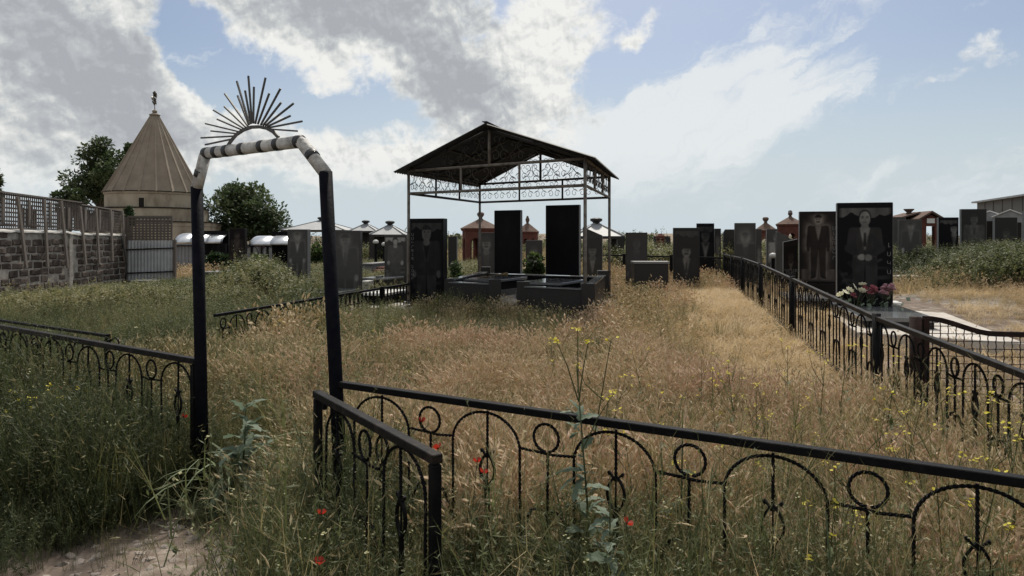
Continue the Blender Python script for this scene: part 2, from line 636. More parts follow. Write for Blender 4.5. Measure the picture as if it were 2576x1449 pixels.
def leaf_mat(name, cols, trans=0.45, patch=0.0, vscale=1.0, attr=None, rough=0.6):
    """thin leaves: colour from a ramp driven by an instance tint (or a random per leaf), light passes through"""
    m_ = bpy.data.materials.new(name)
    m_.use_nodes = True
    nt = m_.node_tree
    N, L = nt.nodes, nt.links
    N.clear()
    ramp = N.new('ShaderNodeValToRGB')
    cr = ramp.color_ramp
    for i, (p, c) in enumerate(cols):
        if i < 2:
            e = cr.elements[i]
            e.position = p
        else:
            e = cr.elements.new(p)
        e.color = (*c, 1)
    geo = N.new('ShaderNodeNewGeometry')
    add = N.new('ShaderNodeMath')
    add.operation = 'MULTIPLY_ADD'
    add.inputs[1].default_value = 0.22
    L.new(geo.outputs['Random Per Island'], add.inputs[0])
    if attr:
        at = N.new('ShaderNodeAttribute')
        at.attribute_type = 'INSTANCER'
        at.attribute_name = attr
        sb = N.new('ShaderNodeMath')
        sb.operation = 'SUBTRACT'
        L.new(at.outputs['Fac'], sb.inputs[0])
        sb.inputs[1].default_value = 0.11
        L.new(sb.outputs[0], add.inputs[2])
    else:
        tc = N.new('ShaderNodeTexCoord')
        nz = N.new('ShaderNodeTexNoise')
        nz.inputs['Scale'].default_value = vscale
        nz.inputs['Detail'].default_value = 3
        L.new(tc.outputs['Object'], nz.inputs['Vector'])
        mr = N.new('ShaderNodeMapRange')
        mr.inputs['From Min'].default_value = 0.3
        mr.inputs['From Max'].default_value = 0.7
        mr.inputs['To Max'].default_value = 0.8
        L.new(nz.outputs[0], mr.inputs['Value'])
        L.new(mr.outputs[0], add.inputs[2])
    L.new(add.outputs[0], ramp.inputs[0])
    df = N.new('ShaderNodeBsdfPrincipled')
    df.inputs['Roughness'].default_value = rough
    df.inputs['Specular IOR Level'].default_value = 0.25
    L.new(ramp.outputs[0], df.inputs['Base Color'])
    tr = N.new('ShaderNodeBsdfTranslucent')
    hs = N.new('ShaderNodeHueSaturation')
    hs.inputs['Value'].default_value = 1.15
    hs.inputs['Saturation'].default_value = 1.05
    L.new(ramp.outputs[0], hs.inputs['Color'])
    L.new(hs.outputs[0], tr.inputs['Color'])
    mx = N.new('ShaderNodeMixShader')
    mx.inputs[0].default_value = trans
    L.new(df.outputs[0], mx.inputs[1])
    L.new(tr.outputs[0], mx.inputs[2])
    out = N.new('ShaderNodeOutputMaterial')
    L.new(mx.outputs[0], out.inputs['Surface'])
    MAT[name] = m_
    return m_


# tint 0 = deep green ... 1 = reddish straw
GRASS = [(0.0, (0.022, 0.031, 0.013)), (0.25, (0.047, 0.059, 0.023)), (0.42, (0.13, 0.125, 0.050)),
         (0.60, (0.32, 0.262, 0.142)), (0.8, (0.39, 0.30, 0.185)), (1.0, (0.35, 0.24, 0.172))]
leaf_mat('grass_blade', GRASS, 0.42, attr='tint')
leaf_mat('seed_head', [(0.0, (0.10, 0.11, 0.05)), (0.35, (0.20, 0.18, 0.09)), (0.62, (0.54, 0.455, 0.30)), (1.0, (0.55, 0.41, 0.31))], 0.45, attr='tint')
leaf_mat('straw', [(0.0, (0.32, 0.24, 0.13)), (0.5, (0.46, 0.345, 0.19)), (1.0, (0.56, 0.43, 0.26))], 0.38, attr='tint')
leaf_mat('weed_leaf', [(0.0, (0.020, 0.030, 0.013)), (0.35, (0.042, 0.056, 0.023)), (0.7, (0.10, 0.112, 0.046)), (1.0, (0.19, 0.175, 0.085))], 0.40, attr='tint')
leaf_mat('weed_bloom', [(0.0, (0.12, 0.13, 0.06)), (0.5, (0.30, 0.29, 0.15)), (1.0, (0.48, 0.46, 0.30))], 0.35, attr='tint')
leaf_mat('mustard_stem', [(0.0, (0.045, 0.062, 0.026)), (1.0, (0.085, 0.095, 0.04))], 0.25)
leaf_mat('mustard_flower', [(0.0, (0.52, 0.44, 0.04)), (1.0, (0.62, 0.55, 0.09))], 0.35)
leaf_mat('glaucous_leaf', [(0.0, (0.075, 0.105, 0.065)), (0.6, (0.135, 0.175, 0.125)), (1.0, (0.21, 0.255, 0.20))], 0.35, vscale=6)
leaf_mat('broad_grass', [(0.0, (0.10, 0.14, 0.07)), (1.0, (0.24, 0.28, 0.17))], 0.4, vscale=6)
leaf_mat('poppy_petal', [(0.0, (0.28, 0.024, 0.016)), (1.0, (0.42, 0.06, 0.04))], 0.45)
leaf_mat('tree_leaf', [(0.0, (0.028, 0.044, 0.019)), (0.5, (0.055, 0.078, 0.034)), (1.0, (0.11, 0.135, 0.062))], 0.33, vscale=0.5)
leaf_mat('bush_leaf', [(0.0, (0.03, 0.05, 0.02)), (0.5, (0.06, 0.09, 0.03)), (1.0, (0.12, 0.15, 0.045))], 0.35, vscale=2.0)
leaf_mat('conifer_leaf', [(0.0, (0.016, 0.032, 0.014)), (1.0, (0.035, 0.06, 0.022))], 0.2, vscale=2.0)
leaf_mat('straw_plain', [(0.0, (0.24, 0.17, 0.095)), (1.0, (0.38, 0.29, 0.17))], 0.35, vscale=5)
leaf_mat('petal_white', [(0.0, (0.70, 0.68, 0.50)), (1.0, (0.80, 0.80, 0.68))], 0.3)
leaf_mat('petal_crimson', [(0.0, (0.36, 0.10, 0.13)), (1.0, (0.52, 0.24, 0.27))], 0.3)
leaf_mat('petal_mauve', [(0.0, (0.44, 0.24, 0.28)), (1.0, (0.62, 0.42, 0.45))], 0.3)
# ------------------------------------------------------------------ ground


def ground_pt(px, py):
    """the point of the ground in the direction of a photo pixel below the horizon"""
    d = 5.0
    for _ in range(40):
        h = hz(wx(px, d), d)
        d = 0.5 * d + 0.5 * (CAM_Z - h) * FOC / (py - HOR)
    return wx(px, d), d


def build_ground():
    n = 261
    t = np.linspace(-1, 1, n)
    ax = np.sinh(t * 6.4) * (3200 / np.sinh(6.4))
    ay = np.sinh(t * 6.4) * (3200 / np.sinh(6.4)) + 9
    Xg, Yg = np.meshgrid(ax, ay)
    Zg = hgt(Xg, Yg)
    far = ss(300, 900, np.hypot(Xg, Yg))
    Zg = Zg + far * (3.0 + 2.5 * np.sin(Xg * 0.006 + 1) + 1.5 * np.sin(Yg * 0.011))
    V = np.stack([Xg, Yg, Zg], -1).reshape(-1, 3)
    idx = np.arange(n * n).reshape(n, n)
    F = np.stack([idx[:-1, :-1], idx[:-1, 1:], idx[1:, 1:], idx[1:, :-1]], -1).reshape(-1, 4)
    me = bpy.data.meshes.new('ground')
    me.from_pydata(V.tolist(), [], F.tolist())
    me.polygons.foreach_set('use_smooth', [True] * len(me.polygons))
    g = mat('soil', (0.165, 0.125, 0.095), 0.95, 0, (0.235, 0.185, 0.15), 0.9, 0.5, 22, 0.2, (0.35, 0.65), 0, 8, (0.12, 0.115, 0.055), 0.16)
    me.materials.append(g)
    o = link('ground', me)
    o['kind'] = 'structure'


build_ground()


def inside(x, y, P):
    c = False
    j = len(P) - 1
    for i in range(len(P)):
        if (P[i][1] > y) != (P[j][1] > y) and x < (P[j][0] - P[i][0]) * (y - P[i][1]) / (P[j][1] - P[i][1]) + P[i][0]:
            c = not c
        j = i
    return c


def sheet(name, outline, mt, lift=0.012, cell=0.12):
    """a thin sheet of ground in small cells that follow the terrain"""
    x0, x1 = min(p[0] for p in outline), max(p[0] for p in outline)
    y0, y1 = min(p[1] for p in outline), max(p[1] for p in outline)
    nx, ny = int((x1 - x0) / cell) + 1, int((y1 - y0) / cell) + 1
    vid, vs, fs = {}, [], []

    def vtx(i, j):
        if (i, j) not in vid:
            x = x0 + i * cell + 0.03 * math.sin(i * 12.9 + j * 7.1)
            y = y0 + j * cell + 0.03 * math.sin(i * 5.3 + j * 17.7)
            vid[(i, j)] = len(vs)
            vs.append((x, y, hz(x, y) + lift + 0.006 * math.sin(x * 9.1 + 3 * math.sin(y * 7.3))))
        return vid[(i, j)]
    for i in range(nx):
        for j in range(ny):
            if inside(x0 + (i + .5) * cell, y0 + (j + .5) * cell, outline):
                fs.append((vtx(i, j), vtx(i + 1, j), vtx(i + 1, j + 1), vtx(i, j + 1)))
    mb = MB()
    mb.add(vs, fs)
    o = link(name, mb.mesh(name, mt, True))
    o['kind'] = 'structure'
    return o


mat('trodden_earth', (0.165, 0.132, 0.11), 0.95, 0, (0.105, 0.083, 0.07), 2.2, 1.0, 18, 0.1, (0.35, 0.65), 0, 9, (0.27, 0.23, 0.195), 5.0)
mat('gravel_earth', (0.26, 0.245, 0.23), 0.95, 0, (0.16, 0.148, 0.135), 6, 0.9, 30, 0.15, (0.35, 0.65), 0, 9)
sheet('dirt_path', [(-6.5, 4.9), (-6.5, 1.0), (0.3, 1.0), (-0.75, 3.0), (-1.75, 3.75), (-2.6, 4.3), (-3.7, 4.75), (-5.0, 5.3)], MAT['trodden_earth'])
gp = [ground_pt(*p) for p in [(2262, 752), (2576, 800), (2720, 820), (2720, 770), (2576, 758), (2450, 738), (2340, 722), (2270, 720)]]
sheet('gravel_path', gp, MAT['gravel_earth'])
sheet('bare_ground', [(4.3, 6.5), (9.5, 5.0), (11.0, 8.5), (9.0, 12.0), (8.0, 14.2), (5.2, 10.0)], MAT['trodden_earth'])

EXC = []          # oriented boxes where nothing grows: (cx, cy, half x, half y, rz)


def exclude(cx, cy, hx, hy, rz=0.0):
    EXC.append((cx, cy, hx, hy, rz))


# ------------------------------------------------------------------ stone wall with lattice on top
WA, WB = Vector((-12.5, 16.7)), Vector((-13.1, 23.0))
WD = (WB - WA).normalized()
W_RZ = math.atan2(WD.y, WD.x)
WN = Vector((WD.y, -WD.x))                  # towards the cemetery


def wall_xy(px):
    s = on_line(px, WA, WD)
    return s


def build_wall():
    root = thing('stone_wall', 'long wall of dark tuff blocks with thick pale mortar, under the grey lattice screen', 'wall',
                 (WA.x, WA.y, 0), W_RZ)
    # local: x along the wall (away from the camera), -y towards the cemetery, z up
    L0, L1 = -3.2, 6.42
    top0, top1 = 1.80, 1.70
    zb = -0.2

    def topz(x):
        return 1.79 - 0.05 * float(ss(2.6, 3.6, x)) - 0.005 * x
    mb = MB()
    n = 24
    ol = [(L0, zb), (L1, zb)] + [(L1 + (L0 - L1) * i / n, topz(L1 + (L0 - L1) * i / n) - 0.03) for i in range(n + 1)]
    mb.prism(ol, 0.0, 0.30)
    part('mortar_wall', mb, MAT['mortar'], root)
    # rough blocks, proud of the mortar
    shapes = []
    rnd = random.Random(3)
    for k in range(7):
        b = MB()
        w, h = 0.345, 0.150
        j = lambda a: rnd.uniform(-a, a)
        vs = []
        for y, ins in ((0.0, 0.0), (-0.012, 0.0), (-0.030, 0.018)):
            for sx, sz in ((-1, -1), (0, -1.0), (1, -1), (1, 1), (0, 1.0), (-1, 1)):
                vs.append((sx * (w / 2 - ins) + j(0.016), y + (j(0.010) if y < 0 else 0), sz * (h / 2 - ins) + j(0.013)))
        fs = []
        for r in range(2):
            for i in range(6):
                fs.append((r * 6 + i, (r + 1) * 6 + i, (r + 1) * 6 + (i + 1) % 6, r * 6 + (i + 1) % 6))
        fs = [f[::-1] for f in fs]
        fs.append((12, 13, 16, 17)[::1])
        fs.append((13, 14, 15, 16)[::1])
        b.add(vs, fs)
        shapes.append(b.mesh('stone_block', MAT['block_tuff']))
    ch = 0.197
    cnt = 0
    for r in range(9):
        z = 0.02 + ch * (r + 0.5) - 0.02
        x = L0 + (0.2 if r % 2 else 0.0) + rnd.uniform(0, 0.1)
        while x < L1 - 0.2:
            wsc = rnd.choice((0.62, 0.85, 0.95, 1.0, 1.05, 1.2))
            w = 0.36 * wsc
            xc = x + w / 2
            if rnd.random() > 0.035 and z + ch / 2 < topz(xc) - 0.015 and not (abs(xc - 3.05) < 0.24):
                o = link('stone_block', rnd.choice(shapes), root, (xc, 0.001, z + rnd.uniform(-.014, .014)), (rnd.uniform(-.05, .05), rnd.uniform(-.02, .02) + (PI if rnd.random() < .0 else 0), rnd.uniform(-.03, .03)))
                o.scale = (wsc, rnd.uniform(0.3, 1.5), rnd.uniform(0.85, 1.12))
                cnt += 1
            x += w + rnd.uniform(0.035, 0.06)
    # capping of smeared mortar
    cap = MB()
    n = 60
    vs, fs = [], []
    for i in range(n + 1):
        x = L0 + (L1 - L0) * i / n
        t = topz(x)
        w_ = rnd.uniform(-0.015, 0.015)
        vs += [(x, -0.05 + w_, t - 0.055 + w_), (x, -0.055 + w_, t - 0.012), (x, 0.02, t + 0.022), (x, 0.29, t + 0.02), (x, 0.33, t - 0.03)]
    for i in range(n):
        for k in range(4):
            fs.append((i * 5 + k, i * 5 + k + 1, i * 5 + 5 + k + 1, i * 5 + 5 + k))
    cap.add(vs, [f[::-1] for f in fs])
    part('capping', cap, MAT['capping'], root, True)
    # plaster strip over the joint
    st = MB()
    vs = []
    for i in range(15):
        z = zb + (1.72 - zb) * i / 14
        vs += [(3.05 - 0.085 + rnd.uniform(-.015, .015), -0.045, z), (3.05 + 0.085 + rnd.uniform(-.015, .015), -0.045, z)]
    m_ = len(vs)
    vs += [(x, 0.002, z) for x, y, z in vs]
    fs = []
    for i in range(14):
        a = i * 2
        fs += [(a, a + 1, a + 3, a + 2), (a + 1, a + 1 + m_, a + 3 + m_, a + 3), (a, a + 2, a + 2 + m_, a + m_)]
    st.add(vs, fs)
    part('plaster_strip', st, MAT['mortar'], root)
    return root


build_wall()


def build_lattice():
    root = thing('lattice_screen', 'long grey wooden lattice screen with leaning battens on the block wall', 'lattice screen', (WA.x, WA.y, 0), W_RZ)
    L0, L1, LS = -3.2, 6.42, 3.85          # the far stretch is a step lower
    y = 0.12
    for (a, b, zt0, zt1, zb) in ((L0, LS, 2.80, 2.66, 1.84), (LS + .02, L1, 2.60, 2.50, 1.79)):
        lath, cross = MB(), MB()
        n = int((b - a) / 0.088)
        for i in range(n + 1):
            x = a + (b - a) * i / n
            zt = zt0 + (zt1 - zt0) * (x - a) / (b - a)
            wd = 0.046 if a < 0 else 0.056
            lath.box(x - wd / 2, x + wd / 2, y - 0.008, y, zb, zt - 0.02)
        k = 8
        for j in range(k):
            f = (j + 0.6) / k
            z0 = zb + (zt0 - zb) * f
            z1 = zb + (zt1 - zb) * f
            cross.bar((a, y + 0.0065, z0), (b, y + 0.0065, z1), 0.010, 0.042)
        part('lath_row', lath, MAT['dark_wood'], root, kind='stuff')
        part('cross_lath_row', cross, MAT['dark_wood'], root, kind='stuff')
        r = MB()
        r.bar((a - .02, y - 0.02, zt0), (b + .02, y - 0.02, zt1), 0.07, 0.035)
        part('top_rail', r, MAT['grey_wood'], root)
        r = MB()
        r.bar((a, y - 0.015, zb - 0.01), (b, y - 0.015, zb - 0.01), 0.05, 0.035)
        part('bottom_rail', r, MAT['grey_wood'], root)
    # boarded stretches behind the lattice
    for (px0, px1) in ((60, 105), (156, 195), (199, 300)):
        s0, s1 = on_line(px0, WA, WD), on_line(px1, WA, WD)
        nn = max(3, int((s1 - s0) / 0.09))
        bm_ = MB()
        for i in range(nn):
            x = s0 + (s1 - s0) * (i + 0.5) / nn
            bm_.box(x - 0.034, x + 0.034, y + 0.014, y + 0.026, 1.80, 2.40 + 0.05 * math.sin(i * 1.7))
        part('board_row', bm_, MAT['grey_wood'], root, kind='stuff')
    # long battens leaning from the top rail down the face of the wall
    for (pt, pb) in (((40, 495), (56, 674)), ((107, 501), (110, 672)), ((150, 506), (161, 674)), ((198, 520), (207, 665)),
                     ((238, 524), (241, 665)), ((275, 527), (275, 657)), ((305, 531), (306, 655))):
        s0, s1 = on_line(pt[0], WA, WD), on_line(pb[0], WA, WD)
        d0, d1 = WA.y + s0 * WD.y, WA.y + s1 * WD.y
        b = MB()
        b.bar((s0, -0.04, wz(pt[1], d0)), (s1, -0.10, wz(pb[1], d1)), 0.085, 0.05, up=(0, 1, 0))
        part('batten', b, MAT['grey_wood'], root)
        b = MB()                                            # bracket tying it back to the screen
        b.bar((s0 + 0.03, 0.10, wz(pt[1], d0) - 0.09), (s0 + 0.03, -0.05, wz(pt[1], d0) - 0.09), 0.04, 0.03)
        part('bracket', b, MAT['grey_wood'], root)
    for (px, y0, y1) in ((17, 497, 566), (82, 503, 568), (135, 509, 571), (180, 522, 579), (222, 525, 582), (258, 528, 583), (290, 531, 584)):
        s = on_line(px, WA, WD)
        d = WA.y + s * WD.y
        b = MB()
        b.bar((s, 0.085, wz(y0, d)), (s, 0.085, wz(y1, d)), 0.10, 0.04, up=(0, 1, 0))
        part('upright', b, MAT['grey_wood'], root)
        b = MB()
        b.bar((s, 0.06, wz(y1, d) + 0.02), (s + 0.42, 0.06, wz(y1, d) + 0.02), 0.03, 0.045)
        part('foot_rail', b, MAT['dark_wood'], root)


build_lattice()


def corrugated(mb, x0, x1, z0, z1, y=0.0, pitch=0.10, amp=0.012, mi=0):
    n = int((x1 - x0) / pitch * 4)
    vs = []
    for i in range(n + 1):
        x = x0 + (x1 - x0) * i / n
        ph = (i % 4)
        yy = y + (amp if ph in (0, 1) else -amp)
        vs += [(x, yy, z0), (x, yy, z1)]
    fs = [(2 * i, 2 * i + 2, 2 * i + 3, 2 * i + 1) for i in range(n)]
    m_ = len(vs)
    vs += [(a, b + 0.004, c) for a, b, c in vs]
    fs += [(2 * i + m_, 2 * i + 1 + m_, 2 * i + 3 + m_, 2 * i + 2 + m_) for i in range(n)]
    mb.add(vs, fs, mi)


def build_sheet_gate():
    d = 23.2
    x0, x1 = wx(319, d), wx(434, d)
    zt, zb = wz(605, d), wz(714, d)
    root = thing('sheet_metal_fence', 'pale zinc corrugated panel closing the end of the block wall', 'fence panel', (x0, d, 0))
    w = x1 - x0
    mb = MB()
    corrugated(mb, 0, w, zb + 0.1, zt, 0, 0.11)
    part('corrugated_sheet', mb, MAT['zinc'], root)
    mb = MB()
    corrugated(mb, 0.02, w - 0.02, -0.05, zb + 0.37, 0.03, 0.11)
    part('lower_sheet', mb, MAT['zinc_dull'], root)
    for z in (wz(626, d), wz(685, d)):
        b = MB()
        b.bar((-0.02, -0.035, z - 0.03), (w + 0.05, -0.035, z + 0.03), 0.035, 0.04)
        part('rail', b, MAT['iron_worn'], root)
    for x in (-0.03, w + 0.06):
        b = MB()
        b.box(x - 0.045, x + 0.045, -0.02, 0.07, -0.3, zt + 0.02)
        part('post', b, MAT['dark_wood'], root)
    # square-meshed lattice above
    r2 = thing('lattice_fence', 'square dark wooden lattice panel standing on the zinc corrugated panel', 'lattice panel', (wx(310, d), d + 0.02, 0))
    wl = wx(431, d) - wx(310, d)
    z0, z1 = zt + 0.0, wz(545, d)
    for (a, b2, nm) in ((0.0, 0.12, 'narrow_lath'), (0.17, wl, 'lath')):
        n = max(2, int((b2 - a) / 0.115))
        for i in range(n + 1):
            x = a + (b2 - a) * i / n
            m1 = MB()
            m1.box(x - 0.032, x + 0.032, -0.012, 0.0, z0, z1 - .01)
            part('lath', m1, MAT['dark_wood'], r2)
    for j in range(9):
        z = z0 + (z1 - z0) * (j + 0.5) / 9
        m2 = MB()
        m2.box(0.0, wl, 0.003, 0.013, z - 0.026, z + 0.026)
        part('cross_lath', m2, MAT['dark_wood'], r2)
    fr = MB()
    fr.box(0.14, wl + 0.03, -0.03, -0.013, z1 - 0.035, z1 + 0.03)
    fr.box(0.135, 0.185, -0.031, -0.014, z0, z1 - 0.036)
    fr.box(wl - 0.02, wl + 0.035, -0.031, -0.014, z0, z1 - 0.036)
    part('frame', fr, MAT['dark_wood'], r2)
    # black cable running down the end of the wall
    mb = MB()
    pts = [(wx(a, 22.9), 22.7, wz(b, 22.9)) for a, b in ((300, 588), (309, 593), (316, 603), (320, 622), (323, 640), (327, 665), (326, 690), (323, 706))]
    mb.tube(pts, 0.022, 6)
    tag(link('hanging_cable', mb.mesh('hanging_cable', MAT['cable'], True)), 'black cable drooping down the end of the block wall', 'cable')
    mb = MB()
    mb.box(-0.42, 0.42, -0.25, 0.25, 0.0, 0.26)
    o = tag(link('concrete_block', mb.mesh('concrete_block', MAT['basalt']), None, (wx(372, 21.6), 21.6, 0.0)), 'low dark stone kerb block in the weeds below the zinc panel', 'stone block')


build_sheet_gate()

# ------------------------------------------------------------------ shrine with the ribbed cone


def build_shrine():
    d = 46.0
    cx = -24.08
    root = thing('cone_shrine', 'round sandy stone shrine under a tall ribbed cone roof', 'shrine', (cx, d, 0), R(11))
    p = FOC / d
    zc = wz(488, d)
    za = wz(291, d)
    r1 = 2.95
    # ribbed cone: concave flutes between sharp arrises
    nf, sub = 20, 12
    n = nf * sub
    rows = 14
    vs, fs = [], []
    for i in range(rows + 1):
        f = i / rows
        z = zc + (za - zc) * f
        r = (r1 + 0.07) * (1 - f) + 0.27 * f
        r += 0.04 * (1 - f) ** 6
        for j in range(n):
            a = 2 * PI * j / n
            u = (j % sub) / sub
            fl = (1 - abs(2 * u - 1) ** 2.0)
            rr = r * (1 - 0.095 * fl * (1 - 0.45 * f))
            vs.append((rr * math.cos(a), rr * math.sin(a), z))
    for i in range(rows):
        for j in range(n):
            fs.append((i * n + j, i * n + (j + 1) % n, (i + 1) * n + (j + 1) % n, (i + 1) * n + j))
    mb = MB()
    mb.add(vs, fs)
    rf = part('cone_roof', mb, MAT['shrine_roof'], root)
    for k in range(nf):
        a = 2 * PI * k / nf
        mb = MB()
        P_ = []
        for f in (0.0, 0.3, 0.6, 0.985):
            r = (r1 + 0.07) * (1 - f) + 0.27 * f + 0.04 * (1 - f) ** 6
            P_.append((r * math.cos(a), r * math.sin(a), zc + (za - zc) * f))
        mb.tube(P_, [0.042, 0.036, 0.03, 0.018], 5)
        part('rib', mb, MAT['shrine_roof'], rf)
    mb = MB()
    mb.lathe([(0.1, za - 0.04), (0.29, za - 0.03), (0.36, za + 0.02), (0.32, za + 0.08), (0.20, za + 0.13), (0.14, za + 0.17)], 24)
    part('collar', mb, MAT['shrine_roof'], rf, True)
    mb = MB()
    mb.lathe([(0.05, za + 0.15)] + [(0.165 * math.sin(PI * k / 8), za + 0.27 - 0.13 * math.cos(PI * k / 8)) for k in range(1, 8)] + [(0.03, za + 0.40)], 16)
    part('ball', mb, MAT['shrine_roof'], rf, True)
    mb = MB()
    mb.tube([(0, 0, za + 0.38), (0, 0, za + 0.85)], 0.025, 6)
    part('finial_rod', mb, MAT['shrine_finial'], rf)
    mb = MB()
    rnd = random.Random(2)
    for k in range(60):
        z = za + 0.74 + 0.90 * (k + 0.5) / 60
        w = 0.16 * math.sin(PI * min(1, (k + 8) / 66)) ** 0.5
        a = rnd.uniform(0, 2 * PI)
        rr = rnd.uniform(0.1, 1) * w
        x, y = rr * math.cos(a), rr * math.sin(a) * 0.6
        s = rnd.uniform(0.03, 0.07)
        q = Euler((rnd.uniform(0, 3), rnd.uniform(0, 3), rnd.uniform(0, 3))).to_matrix()
        mb.box(-s, s, -s * .25, s * .25, -s, s, 0, Matrix.Translation((x, y, z)) @ q.to_4x4())
    part('gilt_finial', mb, MAT['shrine_finial'], rf)
    # stepped drum
    zt1, zt2, zt3 = wz(526, d), wz(559, d), wz(615, d)
    mb = MB()
    mb.lathe([(r1 - 0.02, zt1), (r1 - 0.02, zc - 0.14), (r1 + 0.03, zc - 0.12), (r1 + 0.05, zc + 0.0)], 72)
    dr = part('upper_drum', mb, MAT['shrine_stone'], root)
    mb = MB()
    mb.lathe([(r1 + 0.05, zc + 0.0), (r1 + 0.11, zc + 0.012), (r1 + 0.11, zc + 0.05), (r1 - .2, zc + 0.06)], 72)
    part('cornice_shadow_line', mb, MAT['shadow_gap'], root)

    def octo(r, rot=PI / 8):
        return [(r * math.cos(2 * PI * k / 8 + rot), r * math.sin(2 * PI * k / 8 + rot)) for k in range(8)]

    def cyl(r, n=72):
        return [(r * math.cos(2 * PI * k / n), r * math.sin(2 * PI * k / n)) for k in range(n)]
    r2 = 3.33
    mb = MB()
    mb.poly(cyl(r2), zt2, zt1 - 0.05)
    part('middle_drum', mb, MAT['shrine_stone'], root)
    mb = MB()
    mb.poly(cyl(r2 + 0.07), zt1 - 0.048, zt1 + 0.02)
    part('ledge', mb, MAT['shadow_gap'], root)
    r3 = 3.95
    mb = MB()
    mb.poly(octo(r3 / 0.95), -0.3, zt2 - 0.30)
    mb.poly(octo((r3 + 0.04) / 0.95), zt2 - 0.298, zt2 - 0.06)
    part('lower_drum', mb, MAT['shrine_stone'], root)
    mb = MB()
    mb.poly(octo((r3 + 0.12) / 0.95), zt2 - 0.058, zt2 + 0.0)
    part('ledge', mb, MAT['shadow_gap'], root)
    # little window
    a = R(-76.9 - 11)
    M = Matrix.Rotation(a + PI / 2, 4, 'Z')
    mb = MB()
    zw = wz(515, d)
    mb.box(-0.15, 0.15, -(r1 + 0.02), -(r1 - 0.3), zw - 0.30, zw + 0.30, 0, M)
    wn = part('window', mb, MAT['shadow_gap'], root)
    mb = MB()
    mb.box(-0.21, -0.155, -(r1 + 0.03), -(r1 - 0.2), zw - 0.30, zw + 0.30, 0, M)
    mb.box(0.155, 0.21, -(r1 + 0.03), -(r1 - 0.2), zw - 0.30, zw + 0.30, 0, M)
    mb.box(-0.22, 0.22, -(r1 + 0.05), -(r1 - 0.2), zw - 0.36, zw - 0.303, 0, M)
    part('frame', mb, MAT['shrine_stone'], wn)


build_shrine()

# ------------------------------------------------------------------ corrugated yard fence and vaulted roofs left of the middle


def build_back_fence():
    d = 32.0
    x0, x1 = wx(430, d), wx(735, d)
    root = thing('corrugated_fence', 'long dull zinc corrugated fence behind the left graves', 'fence', (x0, d, 0))
    w = x1 - x0
    n = 4
    for i in range(n):
        a, b = w * i / n + 0.02, w * (i + 1) / n - 0.02
        mb = MB()
        corrugated(mb, a, b, wz(668, d), wz(614, d), 0, 0.16, 0.02)
        part('corrugated_sheet', mb, MAT['zinc_dull'], root)
        mb = MB()
        corrugated(mb, a, b, -0.2, wz(656, d), 0.06, 0.16, 0.02)
        part('lower_sheet', mb, MAT['zinc_dull'], root)
        mb = MB()
        mb.box(b - 0.01, b + 0.06, -0.09, -0.025, -0.2, wz(606, d))
        part('post', mb, MAT['iron_rust'], root)
    mb = MB()
    mb.bar((0, -0.06, wz(618, d)), (w, -0.06, wz(618, d)), 0.05, 0.06)
    part('rail', mb, MAT['iron_rust'], root)


def vault(name, label, px0, px1, ptop, pbot, d, depth, posts, seams):
    x0, x1 = wx(px0, d), wx(px1, d)
    zt, zb = wz(ptop, d), wz(pbot, d)
    root = thing(name, label, 'vaulted roof', (x0, d, 0), 0, 'vaulted metal roofs over graves')
    w = x1 - x0
    h = zt - zb
    n = 14
    for k in range(seams):
        a, b = w * k / seams, w * (k + 1) / seams
        vs, fs = [], []
        lift = 0.02 * (k % 2)
        for x in (a, b + 0.03):
            for i in range(n + 1):
                t = PI * i / n
                vs.append((x, -math.cos(t) * depth / 2 + depth / 2, zb + math.sin(t) * h + lift))
        for i in range(n):
            fs.append((i, i + n + 1, i + n + 2, i + 1))
        mb = MB()
        mb.add(vs, fs)
        o = part('roof_sheet', mb, MAT['bright_metal'], root, True)
        sm = o.modifiers.new('thick', 'SOLIDIFY')
        sm.thickness = 0.015
    for x in (0.0, w):
        mb = MB()
        mb.tube([(x, -math.cos(PI * i / n) * depth / 2 + depth / 2, zb - 0.03 + math.sin(PI * i / n) * h) for i in range(n + 1)], 0.03, 6)
        part('end_hoop', mb, MAT['iron'], root)
    for px in posts:
        x = wx(px, d) - x0
        mb = MB()
        mb.box(x - 0.04, x + 0.04, 0.02, 0.10, 0.0, zb - 0.02)
        ps = part('post', mb, MAT['iron'], root)
        for sx in (-1, 1):
            mb = MB()
            mb.tube([(x + sx * (0.04 + 0.22 * math.sin(t * 1.6)), 0.05, zb - 0.05 - 0.34 * (1 - math.cos(t * 1.5)) / 1.0) for t in np.linspace(0, 1.1, 7)], 0.014, 4)
            part('curl', mb, MAT['iron'], ps)
    return root


build_back_fence()
vault('vaulted_roof', 'shiny barrel-vaulted metal roof in front of the cone shrine', 437, 556, 586, 612, 29.0, 2.2, (500, 549, 565), 3)
vault('vaulted_roof', 'shiny barrel-vaulted metal roof below the bushy tree, beside the dark red-black stone', 628, 730, 593, 617, 27.0, 2.0, (632, 672), 2)
mb = MB()
mb.box(0, 1.2, 0, 0.25, 0, 2.0)
tag(link('dark_stone_panel', mb.mesh('dark_stone_panel', MAT['granite_black']), None, (wx(505, 29.5), 29.5, -0.1)), 'black upright slab under the vaulted roof near the shrine', 'headstone')
mb = MB()
mb.box(0, 1.5, 0, 0.25, 0, 1.75)
tag(link('dark_stone_panel', mb.mesh('dark_stone_panel', MAT['granite_black']), None, (wx(684, 27.8), 27.8, 0.1)), 'black upright slab under the vaulted roof below the bushy tree', 'headstone')

# ------------------------------------------------------------------ pavilions and red stone chapels


